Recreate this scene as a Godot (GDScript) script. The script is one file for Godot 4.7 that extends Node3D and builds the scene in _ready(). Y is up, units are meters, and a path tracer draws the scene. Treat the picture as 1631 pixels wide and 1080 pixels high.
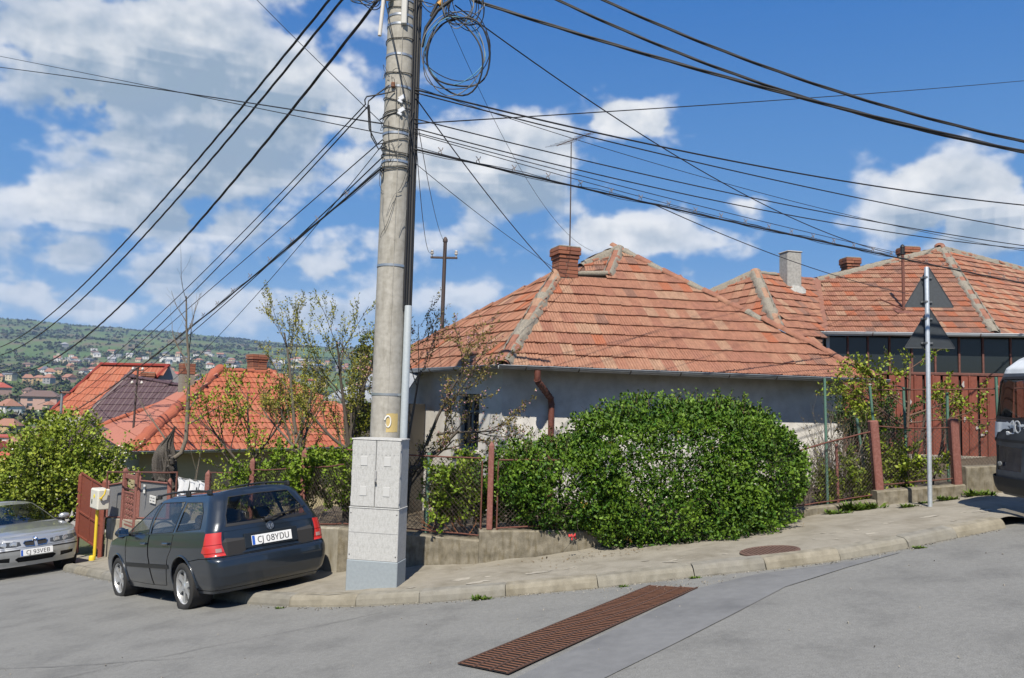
extends Node3D
# A street corner on a hillside: tiled cottage, utility pole, parked cars, valley behind.

class MB:
	var v := PackedVector3Array()
	var n := PackedVector3Array()
	var c := PackedColorArray()
	var i := PackedInt32Array()
	var col := Color(1, 1, 1)
	func vert(p: Vector3, q: Vector3) -> int:
		v.push_back(p); n.push_back(q); c.push_back(col)
		return v.size() - 1
	func ti(a: int, b: int, d: int) -> void:
		if (v[b] - v[a]).cross(v[d] - v[a]).dot(n[a] + n[b] + n[d]) > 0.0:
			i.push_back(a); i.push_back(d); i.push_back(b)
		else:
			i.push_back(a); i.push_back(b); i.push_back(d)
	func tri(a: Vector3, b: Vector3, d: Vector3) -> void:
		var q := (b - a).cross(d - a).normalized()
		var k := vert(a, q)
		vert(b, q); vert(d, q)
		i.push_back(k); i.push_back(k + 2); i.push_back(k + 1)
	func quad(a: Vector3, b: Vector3, d: Vector3, e: Vector3) -> void:
		var q := (d - a).cross(e - b).normalized()
		var k := vert(a, q)
		vert(b, q); vert(d, q); vert(e, q)
		for m in [0, 2, 1, 0, 3, 2]:
			i.push_back(k + m)
	func poly(pts: Array) -> void:
		var q: Vector3 = Vector3.ZERO
		for k in range(1, pts.size() - 1):
			q += (pts[k] - pts[0]).cross(pts[k + 1] - pts[0])
		q = q.normalized()
		var u: Vector3 = (pts[1] - pts[0]).normalized()
		var w := q.cross(u)
		var flat := PackedVector2Array()
		for p in pts:
			flat.push_back(Vector2((p - pts[0]).dot(u), (p - pts[0]).dot(w)))
		var base := v.size()
		for p in pts:
			vert(p, q)
		var t := Geometry2D.triangulate_polygon(flat)
		for k in range(0, t.size(), 3):
			ti(base + t[k], base + t[k + 1], base + t[k + 2])
	func prism(pts: Array, d: Vector3) -> void:   # pts seen from outside are counter-clockwise; the other side lies at +d
		poly(pts)
		var back: Array = []
		for p in pts:
			back.push_front(p + d)
		poly(back)
		for k in pts.size():
			var a: Vector3 = pts[k]
			var b: Vector3 = pts[(k + 1) % pts.size()]
			quad(b, a, a + d, b + d)
	func box(t: Transform3D, s: Vector3, bev := 0.0) -> void:
		var h := s * 0.5
		var b := minf(bev, minf(h.x, minf(h.y, h.z)) * 0.9)
		for ax in 3:
			for sg in [-1.0, 1.0]:
				var u := (ax + 1) % 3
				var w := (ax + 2) % 3
				var q := [Vector3(), Vector3(), Vector3(), Vector3()]
				var sg4 := [[-1, -1], [1, -1], [1, 1], [-1, 1]]
				for k in 4:
					var p := Vector3()
					p[ax] = h[ax] * sg
					p[u] = (h[u] - b) * sg4[k][0]
					p[w] = (h[w] - b) * sg4[k][1]
					q[k] = t * p
				if sg > 0: quad(q[0], q[1], q[2], q[3])
				else: quad(q[3], q[2], q[1], q[0])
		if b <= 0.0: return
		for ax in 3:
			var u := (ax + 1) % 3
			var w := (ax + 2) % 3
			for su in [-1.0, 1.0]:
				for sw in [-1.0, 1.0]:
					var e := [Vector3(), Vector3(), Vector3(), Vector3()]
					for k in 4:
						var p := Vector3()
						p[ax] = (h[ax] - b) * (-1.0 if k == 0 or k == 3 else 1.0)
						p[u] = su * (h[u] if k < 2 else h[u] - b)
						p[w] = sw * (h[w] - b if k < 2 else h[w])
						e[k] = t * p
					if su * sw > 0: quad(e[0], e[1], e[2], e[3])
					else: quad(e[3], e[2], e[1], e[0])
		for sx in [-1.0, 1.0]:
			for sy in [-1.0, 1.0]:
				for sz in [-1.0, 1.0]:
					var a := t * Vector3(sx * h.x, sy * (h.y - b), sz * (h.z - b))
					var b2 := t * Vector3(sx * (h.x - b), sy * h.y, sz * (h.z - b))
					var d := t * Vector3(sx * (h.x - b), sy * (h.y - b), sz * h.z)
					if sx * sy * sz > 0: tri(a, b2, d)
					else: tri(a, d, b2)
	func tube(pts: Array, r0: float, r1: float, sides := 6, cap := true) -> void:
		var m := pts.size()
		if m < 2: return
		var side := Vector3.ZERO
		var base := v.size()
		for k in m:
			var d: Vector3 = (pts[mini(k + 1, m - 1)] - pts[maxi(k - 1, 0)]).normalized()
			if side == Vector3.ZERO:
				side = d.cross(Vector3.UP if absf(d.y) < 0.9 else Vector3.RIGHT).normalized()
			side = (side - d * side.dot(d)).normalized()
			var up := d.cross(side)
			var r := lerpf(r0, r1, float(k) / (m - 1))
			for s in sides:
				var a := TAU * s / sides
				var q := side * cos(a) + up * sin(a)
				vert(pts[k] + q * r, q)
		for k in m - 1:
			for s in sides:
				var a := base + k * sides + s
				var b := base + k * sides + (s + 1) % sides
				ti(a, b, b + sides); ti(a, b + sides, a + sides)
		if cap:
			for e in [0, m - 1]:
				var d: Vector3 = (pts[0] - pts[1] if e == 0 else pts[m - 1] - pts[m - 2]).normalized()
				var k0 := vert(pts[e], d)
				for s in sides: vert(v[base + e * sides + s], d)
				for s in sides: ti(k0, k0 + 1 + s, k0 + 1 + (s + 1) % sides)
	func lathe(t: Transform3D, prof: Array, segs := 24, sx := 1.0) -> void:   # prof: Vector2(radius, height along y)
		var m := prof.size()
		var base := v.size()
		for k in m - 1:
			var d: Vector2 = (prof[k + 1] - prof[k]).normalized()
			var nn := Vector2(d.y, -d.x)
			for e in 2:
				var p: Vector2 = prof[k + e]
				var q := nn
				var other: int = k - 1 if e == 0 else k + 1
				if other >= 0 and other < m - 1:
					var d2: Vector2 = (prof[other + 1] - prof[other]).normalized()
					if d2.dot(d) > 0.72: q = (nn + Vector2(d2.y, -d2.x)).normalized()
				for s in segs + 1:
					var a := TAU * s / segs
					vert(t * Vector3(p.x * cos(a) * sx, p.y, p.x * sin(a)), (t.basis * Vector3(q.x * cos(a), q.y, q.x * sin(a))).normalized())
			var b := base + k * 2 * (segs + 1)
			for s in segs:
				ti(b + s, b + s + 1, b + s + segs + 2); ti(b + s, b + s + segs + 2, b + s + segs + 1)
	func grid(rows: Array, toward := Vector3.UP) -> void:   # smooth sheet; normals lean to «toward»
		var base := v.size()
		var m := rows.size()
		for r in m:
			var row: PackedVector3Array = rows[r]
			var up: PackedVector3Array = rows[maxi(r - 1, 0)]
			var dn: PackedVector3Array = rows[mini(r + 1, m - 1)]
			var w := row.size()
			for k in w:
				var q := (row[mini(k + 1, w - 1)] - row[maxi(k - 1, 0)]).cross(dn[k] - up[k]).normalized()
				if q.dot(toward) < 0: q = -q
				vert(row[k], q)
		for r in m - 1:
			var w: int = rows[r].size()
			for k in w - 1:
				var a := base + r * w + k
				ti(a, a + 1, a + w + 1); ti(a, a + w + 1, a + w)
	func add(o: MB, t: Transform3D, tint := Color(1, 1, 1)) -> void:
		var base := v.size()
		for k in o.v.size():
			v.push_back(t * o.v[k])
			n.push_back((t.basis * o.n[k]).normalized())
			c.push_back(o.c[k] * tint)
		for k in o.i: i.push_back(base + k)
	func leaf(p: Vector3, d: Vector3, s: Vector3, l: float, w: float, q: Vector3) -> void:
		var k := v.size()
		v.push_back(p); v.push_back(p + d * l * 0.45 + s * w); v.push_back(p + d * l); v.push_back(p + d * l * 0.45 - s * w)
		n.push_back(q); n.push_back((q + s * 0.35).normalized()); n.push_back(q); n.push_back((q - s * 0.35).normalized())
		c.push_back(col); c.push_back(col); c.push_back(col); c.push_back(col)
		ti(k, k + 1, k + 2); ti(k, k + 2, k + 3)
	func mesh() -> ArrayMesh:
		var a := []
		a.resize(Mesh.ARRAY_MAX)
		a[Mesh.ARRAY_VERTEX] = v
		a[Mesh.ARRAY_NORMAL] = n
		a[Mesh.ARRAY_COLOR] = c
		a[Mesh.ARRAY_INDEX] = i
		var m := ArrayMesh.new()
		if v.size() > 0: m.add_surface_from_arrays(Mesh.PRIMITIVE_TRIANGLES, a)
		return m

var rng := RandomNumberGenerator.new()
var M := {}
var names := {}

func rf(a: float, b: float) -> float: return rng.randf_range(a, b)
func rv() -> Vector3: return Vector3(rf(-1, 1), rf(-1, 1), rf(-1, 1))
func lin(r: float, g: float, b: float) -> Color: return Color(r, g, b).linear_to_srgb()
func at(p: Vector3, yaw := 0.0) -> Transform3D: return Transform3D(Basis(Vector3.UP, yaw), p)
func frame(p: Vector3, x: Vector3, y: Vector3, z: Vector3) -> Transform3D: return Transform3D(Basis(x, y, z), p)

func numbered(called: String) -> String:
	var k: int = names.get(called, -1) + 1
	names[called] = k
	return called if k == 0 else "%s_%03d" % [called, k]

func tag(o: Node, label: String, category: String, group := "") -> void:
	if label: o.set_meta("label", label)
	if category: o.set_meta("category", category)
	if group: o.set_meta("group", group)

func thing(called: String, label: String, category: String, p := Vector3.ZERO, yaw := 0.0, group := "") -> Node3D:
	var o := Node3D.new()
	o.name = numbered(called)
	add_child(o)
	o.position = p
	o.rotation.y = yaw
	tag(o, label, category, group)
	return o

func part(called: String, m, mat: Material, parent: Node, kind := "") -> MeshInstance3D:
	var o := MeshInstance3D.new()
	o.name = called
	o.mesh = m.mesh() if m is MB else m
	o.material_override = mat
	parent.add_child(o, true)
	if kind: o.set_meta("kind", kind)
	return o

func solo(called: String, m, mat: Material, label: String, category: String, group := "") -> MeshInstance3D:
	var o := part(numbered(called), m, mat, self)
	tag(o, label, category, group)
	return o

func struct(called: String, m, mat: Material) -> MeshInstance3D:
	var o := part(numbered(called), m, mat, self, "structure")
	return o

# ---------- textures and materials
var texes := {}
func noise_img(sd: int, f: float, oct: int, size: int, kind := FastNoiseLite.TYPE_SIMPLEX_SMOOTH) -> PackedByteArray:
	var z := FastNoiseLite.new()
	z.seed = sd
	z.noise_type = kind
	z.frequency = f
	z.fractal_octaves = oct
	if oct < 2: z.fractal_type = FastNoiseLite.FRACTAL_NONE
	var im := z.get_seamless_image(size, size)
	im.convert(Image.FORMAT_L8)
	return im.get_data()

# a texture between three linear colours, from a coarse and a fine noise; its height goes along
func ramp_tex(key: String, lo: Color, mid: Color, hi: Color, sd: int, f: float, fine: float, mixf := 0.4, size := 512) -> Array:
	if texes.has(key): return texes[key]
	var a := noise_img(sd, f, 5, size)
	var b := noise_img(sd + 7, fine, 3, size)
	var table := PackedByteArray()
	for k in 256:
		var t := clampf((k / 255.0 - 0.5) * 1.35 + 0.5, 0, 1)
		var q := (lo.lerp(mid, t * 2.0) if t < 0.5 else mid.lerp(hi, t * 2.0 - 1.0)).linear_to_srgb()
		table.push_back(clampi(int(q.r * 255), 0, 255)); table.push_back(clampi(int(q.g * 255), 0, 255)); table.push_back(clampi(int(q.b * 255), 0, 255))
	var out := PackedByteArray()
	out.resize(size * size * 3)
	var hgt := PackedByteArray()
	hgt.resize(size * size)
	for k in size * size:
		var g := int(a[k] * (1.0 - mixf) + b[k] * mixf)
		out[k * 3] = table[g * 3]; out[k * 3 + 1] = table[g * 3 + 1]; out[k * 3 + 2] = table[g * 3 + 2]
		hgt[k] = b[k] / 2 + a[k] / 2
	texes[key] = [ImageTexture.create_from_image(Image.create_from_data(size, size, false, Image.FORMAT_RGB8, out)), ImageTexture.create_from_image(Image.create_from_data(size, size, false, Image.FORMAT_L8, hgt))]
	return texes[key]

func plain(key: String, q: Color, rough := 0.8, metal := 0.0) -> StandardMaterial3D:
	if M.has(key): return M[key]
	var m := StandardMaterial3D.new()
	m.resource_name = key
	m.albedo_color = q.linear_to_srgb()
	m.roughness = rough
	m.metallic = metal
	M[key] = m
	return m

const OWN := ["asphalt", "asphalt_patch", "pavement", "mortar_patch", "kerb_a", "kerb_b", "cabinet_grp", "pole_concrete", "old_concrete", "grey_render", "faded_red", "rust_red", "rust", "whitewash", "clay_0", "clay_1", "clay_2", "clay_3", "clay_4", "ridge_mortar", "garden_soil", "faded_yellow", "green_paint", "dead_wood", "brown_sheet_a", "block_plinth", "van_grey", "grey_plaster"]
func rough_mat(key: String, lo: Color, mid: Color, hi: Color, size_m: float, rough := 0.85, bump := 0.0, f := 0.012, fine := 0.12, mixf := 0.4, px := 512, metal := 0.0) -> StandardMaterial3D:
	if M.has(key): return M[key]
	var m := plain(key, Color(1, 1, 1), rough, metal)
	var t: Array
	if key in OWN:
		t = ramp_tex(key, lo, mid, hi, key.hash() % 1000, f, fine, mixf, px)
	else:   # small things share a few neutral grain pictures under their own colour
		var c := clampf(lo.get_luminance() / maxf(hi.get_luminance(), 0.001), 0.3, 0.9)
		var k := int(round(c * 5.0))
		var g := k / 5.0
		t = ramp_tex("grain_%d_%d" % [k, key.hash() % 2], Color(g, g, g), Color(1, 1, 1) * lerpf(g, 1.0, 0.5), Color(1, 1, 1), k * 7 + key.hash() % 2, f, fine, mixf)
		m.albedo_color = (mid * (2.0 / (1.0 + g))).clamp(Color(0, 0, 0), Color(1, 1, 1)).linear_to_srgb()
		m.uv1_offset = Vector3.ONE * (key.hash() % 89) * 0.137
	m.albedo_texture = t[0]
	m.uv1_triplanar = true
	m.uv1_world_triplanar = true
	m.uv1_scale = Vector3.ONE / size_m
	if bump > 0.0:
		m.heightmap_enabled = true
		m.heightmap_texture = t[1]
		m.heightmap_scale = bump
	return m

func leaf_mat(key: String, back := 0.35) -> StandardMaterial3D:
	var m := plain(key, Color(1, 1, 1), 0.5)
	m.vertex_color_use_as_albedo = true
	m.cull_mode = BaseMaterial3D.CULL_DISABLED
	m.backlight_enabled = true
	m.backlight = Color(back, back, back * 0.5)
	m.metallic_specular = 0.35
	return m

# large-scale stains multiplied over a material
func stain(m: StandardMaterial3D, key: String, lo: Color, size_m: float, f := 0.01, tall := 1.0) -> void:
	var t := ramp_tex(key, lo, lo.lerp(Color(1, 1, 1), 0.75), Color(1, 1, 1), key.hash() % 997, f, 0.05, 0.25)
	m.detail_enabled = true
	m.detail_blend_mode = BaseMaterial3D.BLEND_MODE_MUL
	m.detail_albedo = t[0]
	m.detail_uv_layer = BaseMaterial3D.DETAIL_UV_2
	m.uv2_triplanar = true
	m.uv2_world_triplanar = true
	m.uv2_scale = Vector3(1, 1.0 / tall, 1) / size_m

# ---------- ground
func lut(t: Array, x: float) -> float:
	if x <= t[0][0]: return t[0][1]
	for k in t.size() - 1:
		if x < t[k + 1][0]:
			return lerpf(t[k][1], t[k + 1][1], (x - t[k][0]) / (t[k + 1][0] - t[k][0]))
	return t[t.size() - 1][1]

const VALLEY := [[40, -6], [80, -11], [150, -16], [400, -21], [650, -14], [1000, 9], [1500, 50], [2000, 95], [2600, 158], [3100, 206], [3400, 190], [4200, 130]]
func gp(x: float, z: float) -> float: return 0.1315 * x + 0.0498 * z
func gy(x: float, z: float) -> float:
	var r := sqrt(x * x + z * z)
	var az := atan2(x, -z)
	var k := minf(1.0, 46.0 / maxf(r, 0.01))
	var near := gp(x * k, z * k)
	if r < 38.0: return near
	var v := lut(VALLEY, r)
	if r > 900.0: v *= lerpf(1.0, clampf(1.0 - (az + 0.27) * 0.42, 0.92, 1.12), smoothstep(900.0, 3000.0, r))
	v += 0.018 * (r - 60.0) * (FARN.get_noise_2d(x * 0.22, z * 0.22)) * 0.7
	var hill := 4.0 + 0.05 * r
	var right := smoothstep(0.0, 0.6, az) if az > -2.0 else 1.0
	return lerpf(near, lerpf(v, hill, right), smoothstep(38.0, 110.0, r))
var FARN := FastNoiseLite.new()

# ---------- sky
const CLOUDS := [
	# x, y, half width, half height (pixels of a 1631 wide view), weight
	[170, 100, 260, 130, 0.80], [380, 150, 210, 140, 0.86], [310, 265, 210, 75, 0.80], [60, 40, 210, 100, 0.70], [470, 60, 120, 70, 0.56], [250, 40, 220, 90, 0.76], [190, 215, 130, 60, 0.66],
	[575, 190, 75, 60, 0.72], [560, 250, 90, 40, 0.62], [700, 250, 150, 64, 0.95], [830, 240, 105, 60, 0.95], [790, 305, 150, 46, 0.80], [870, 290, 60, 30, 0.6],
	[990, 185, 78, 36, 0.95], [1035, 200, 50, 26, 0.75],
	[1520, 300, 130, 62, 1.0], [1450, 345, 90, 46, 0.85], [1590, 350, 115, 62, 0.95], [1500, 385, 95, 30, 0.62], [1610, 290, 60, 35, 0.75], [1640, 410, 120, 40, 0.5],
	[1000, 375, 140, 44, 0.85], [930, 350, 50, 30, 0.55], [1190, 328, 34, 24, 0.66], [1120, 385, 80, 26, 0.62], [1095, 435, 26, 22, 0.6],
	[505, 430, 110, 42, 0.66], [420, 475, 90, 30, 0.62], [590, 470, 60, 30, 0.55], [120, 320, 210, 70, 0.76], [230, 345, 120, 55, 0.76], [60, 385, 170, 50, 0.60], [330, 360, 150, 50, 0.60], [430, 300, 90, 45, 0.45], [105, 405, 70, 32, 0.78], [260, 440, 120, 45, 0.55],
	[40, 465, 90, 30, 0.72], [740, 470, 130, 40, 0.60], [560, 400, 120, 50, 0.56], [300, 480, 180, 45, 0.64], [850, 450, 60, 26, 0.5], [330, 400, 140, 40, 0.42], [150, 490, 220, 34, 0.66], [480, 500, 160, 30, 0.62], [30, 430, 120, 40, 0.6], [800, 400, 60, 30, 0.35], [700, 380, 130, 50, 0.46], [390, 330, 60, 22, 0.45]]
var CN := FastNoiseLite.new()
var CN2 := FastNoiseLite.new()
var CP := FastNoiseLite.new()
func sky_dir_px(az: float, el: float) -> Vector2:   # roughly where a direction lies in such a view
	var fx := 815.0 + 1256.0 * tan(clampf(az, -1.2, 1.2))
	var fy := 640.0 - 1256.0 * tan(clampf(el, -0.2, 1.2)) / cos(clampf(az, -1.2, 1.2)) * 0.985
	return Vector2(fx, fy + 0.027 * (fx - 815.0))
func coverage(az: float, el: float) -> float:
	var p := sky_dir_px(az, el)
	var open := 0.0
	for b in CLOUDS:
		var dx: float = (p.x - b[0]) / b[2]
		var dy: float = (p.y - b[1]) / b[3]
		var q := dx * dx + dy * dy
		if q < 5.0: open = maxf(open, b[4] * exp(-q * 0.75))
	var out := clampf(maxf(absf(az) - 0.6, (el - 0.46) * 1.5) / 0.25, 0.0, 1.0)
	if absf(az) > 1.1: out = 1.0
	var wide := 0.22 + 0.30 * CN2.get_noise_3d(sin(az) * 60.0, el * 110.0, cos(az) * 60.0)
	return lerpf(open, wide, out)
func sky_color(az: float, el: float, cov: float, above := 0.0) -> Color:
	var s := maxf(sin(el), 0.0)
	var blue := Color(0.40, 0.585, 0.79).lerp(Color(0.145, 0.345, 0.68), smoothstep(0.0, 0.20, s)).lerp(Color(0.040, 0.180, 0.53), smoothstep(0.12, 0.55, s)).lerp(Color(0.030, 0.14, 0.44), smoothstep(0.5, 1.0, s))
	if el < -0.05: return blue
	var c := cos(el)
	var p := Vector3(sin(az) * c, s * 1.5, -cos(az) * c) * 100.0
	var sp := p + Vector3(-1.1, 2.3, 0.8)
	var a := CN.get_noise_3dv(p) * 0.85 - CP.get_noise_3dv(p) * 0.50 - 0.25
	var up := CN.get_noise_3dv(sp) * 0.85 - CP.get_noise_3dv(sp) * 0.50 - 0.25
	var d := cov + a * 0.74 - 0.25
	var sharp := lerpf(0.40, 0.09, smoothstep(0.45, 0.75, cov))
	var dens := smoothstep(0.0, sharp, d)
	dens *= smoothstep(0.06, 0.26, cov)
	var lit := clampf(0.86 + (a - up) * 0.95 - maxf(d - 0.25, 0.0) * 0.55 - smoothstep(0.40, 0.9, above) * 0.70 - smoothstep(0.10, 0.42, s) * smoothstep(-0.08, -0.40, az) * 0.26, 0.0, 1.0)
	var cloud := Color(0.33, 0.43, 0.55).lerp(Color(0.92, 0.93, 0.94), lit)
	cloud = cloud.lerp(blue, 0.32 * smoothstep(0.25, 0.0, s))
	return blue.lerp(cloud, dens * lerpf(0.78, 0.97, smoothstep(0.4, 0.75, cov)))
func sky_image() -> Image:
	CN.seed = 11; CN.frequency = 0.10; CN.fractal_octaves = 6; CN.fractal_gain = 0.56
	CN.noise_type = FastNoiseLite.TYPE_SIMPLEX_SMOOTH
	CP.seed = 31; CP.frequency = 0.16; CP.noise_type = FastNoiseLite.TYPE_CELLULAR; CP.cellular_return_type = FastNoiseLite.RETURN_DISTANCE; CP.fractal_octaves = 4; CP.fractal_gain = 0.5
	CN2.seed = 5; CN2.frequency = 0.012; CN2.fractal_octaves = 3
	var w := 4096
	var h := 2048
	var small := Image.create(w / 8, h / 8, false, Image.FORMAT_RGB8)
	for y in h / 8:
		var el := (0.5 - (y + 0.5) / (h / 8.0)) * PI
		for x in w / 8:
			var az := ((x + 0.5) / (w / 8.0) - 0.5) * TAU
			small.set_pixel(x, y, sky_color(az, el, coverage(az, el) if el > -0.06 else 0.0, coverage(az, el + 0.045) if el > -0.06 else 0.0).linear_to_srgb())
	small.resize(w, h, Image.INTERPOLATE_CUBIC)
	var x0 := int(w * (0.5 - 0.66 / TAU))
	var x1 := int(w * (0.5 + 0.66 / TAU))
	var y0 := int(h * (0.5 - 0.53 / PI))
	var y1 := int(h * 0.505)
	var cw := (x1 - x0) / 8 + 2
	var ch := (y1 - y0) / 8 + 2
	var cov := PackedFloat32Array()
	cov.resize(cw * ch)
	for y in ch:
		for x in cw:
			cov[y * cw + x] = coverage((float(x0 + x * 8) / w - 0.5) * TAU, (0.5 - float(y0 + y * 8) / h) * PI)
	for y in range(y0, y1):
		var el := (0.5 - (y + 0.5) / h) * PI
		var fy := (y - y0) / 8.0
		var iy := int(fy)
		for x in range(x0, x1):
			var fx := (x - x0) / 8.0
			var ix := int(fx)
			var k := iy * cw + ix
			var q := lerpf(lerpf(cov[k], cov[k + 1], fx - ix), lerpf(cov[k + cw], cov[k + cw + 1], fx - ix), fy - iy)
			small.set_pixel(x, y, sky_color(((x + 0.5) / w - 0.5) * TAU, el, q, cov[maxi(iy - 4, 0) * cw + ix]).linear_to_srgb())
	var out := Image.create(w, h, false, Image.FORMAT_RGB8)   # a panorama begins straight ahead
	out.blit_rect(small, Rect2i(w / 2, 0, w / 2, h), Vector2i(0, 0))
	out.blit_rect(small, Rect2i(0, 0, w / 2, h), Vector2i(w / 2, 0))
	return out

func set_up() -> void:
	var cam := Camera3D.new()
	cam.name = "camera"
	add_child(cam)
	cam.fov = 46.53
	cam.near = 0.1
	cam.far = 9000.0
	cam.transform = Transform3D(Basis(Vector3.RIGHT, 0.07945) * Basis(Vector3.BACK, 0.027), Vector3(0, 1.65, 0))
	cam.current = true
	var we := WorldEnvironment.new()
	we.name = "world_environment"
	var e := Environment.new()
	e.background_mode = Environment.BG_SKY
	var sky := Sky.new()
	var pm := PanoramaSkyMaterial.new()
	pm.panorama = ImageTexture.create_from_image(sky_image())
	sky.sky_material = pm
	e.sky = sky
	e.background_energy_multiplier = 0.69
	e.tonemap_mode = Environment.TONE_MAPPER_LINEAR
	e.tonemap_exposure = 1.45
	e.sdfgi_enabled = true
	e.ssao_enabled = true
	e.ssil_enabled = true
	e.fog_enabled = true
	e.fog_density = 0.00013
	e.fog_light_color = Color(0.66, 0.78, 0.95)
	we.environment = e
	add_child(we)
	var sun := DirectionalLight3D.new()
	sun.name = "sun"
	sun.light_energy = 1.6
	sun.light_color = Color(1.0, 0.965, 0.905)
	sun.light_angular_distance = 0.5
	sun.shadow_enabled = true
	add_child(sun)
	# the sun stands high behind the viewer, a little to the left
	var az := deg_to_rad(7.0)
	var el := deg_to_rad(52.0)
	sun.look_at_from_position(Vector3.ZERO, Vector3(sin(az) * cos(el), -sin(el), -cos(az) * cos(el)), Vector3.UP)

# ---------- terrain, road, pavement
const KERB := [[5.95, -9.54], [4.96, -9.14], [4.03, -8.72], [3.02, -8.54], [2.31, -8.57], [1.7, -8.56], [0.96, -8.53], [0.37, -8.6], [-0.3, -8.65], [-1.12, -8.8], [-2.02, -9.1], [-2.85, -9.6], [-4.3, -11.08], [-6.81, -13.77], [-8.9, -16.2]]
const WALLB := [[7.2, -12.05], [5.6, -11.93], [4.5, -11.62], [3.6, -11.32], [2.6, -10.98], [1.9, -10.72], [0.68, -10.37], [0.2, -10.36], [-0.29, -10.4], [-1.28, -10.57], [-1.9, -10.78], [-2.32, -11.0], [-3.6, -12.3], [-6.0, -14.72], [-8.4, -17.16]]

func far_color(x: float, z: float, r: float) -> Color:
	var a := FARN.get_noise_2d(x * 0.55, z * 0.55)
	var b := FARN.get_noise_2d(x * 2.3 + 90.0, z * 2.3)
	var f := FARN.get_noise_2d(floor(x / 85.0 + b * 1.4) * 31.0, floor(z / 150.0 + a) * 57.0)
	var g := Color(0.068, 0.132, 0.024).lerp(Color(0.118, 0.165, 0.042), clampf(f + 0.5, 0, 1))
	g = g.lerp(Color(0.150, 0.120, 0.062), smoothstep(0.12, 0.38, b + f * 0.5))
	g = g.lerp(Color(0.055, 0.082, 0.026), smoothstep(0.14, 0.34, a) * 0.7)
	if r < 60.0: g = g.lerp(Color(0.115, 0.088, 0.058), 0.55 + b * 0.4)
	return g

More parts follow.
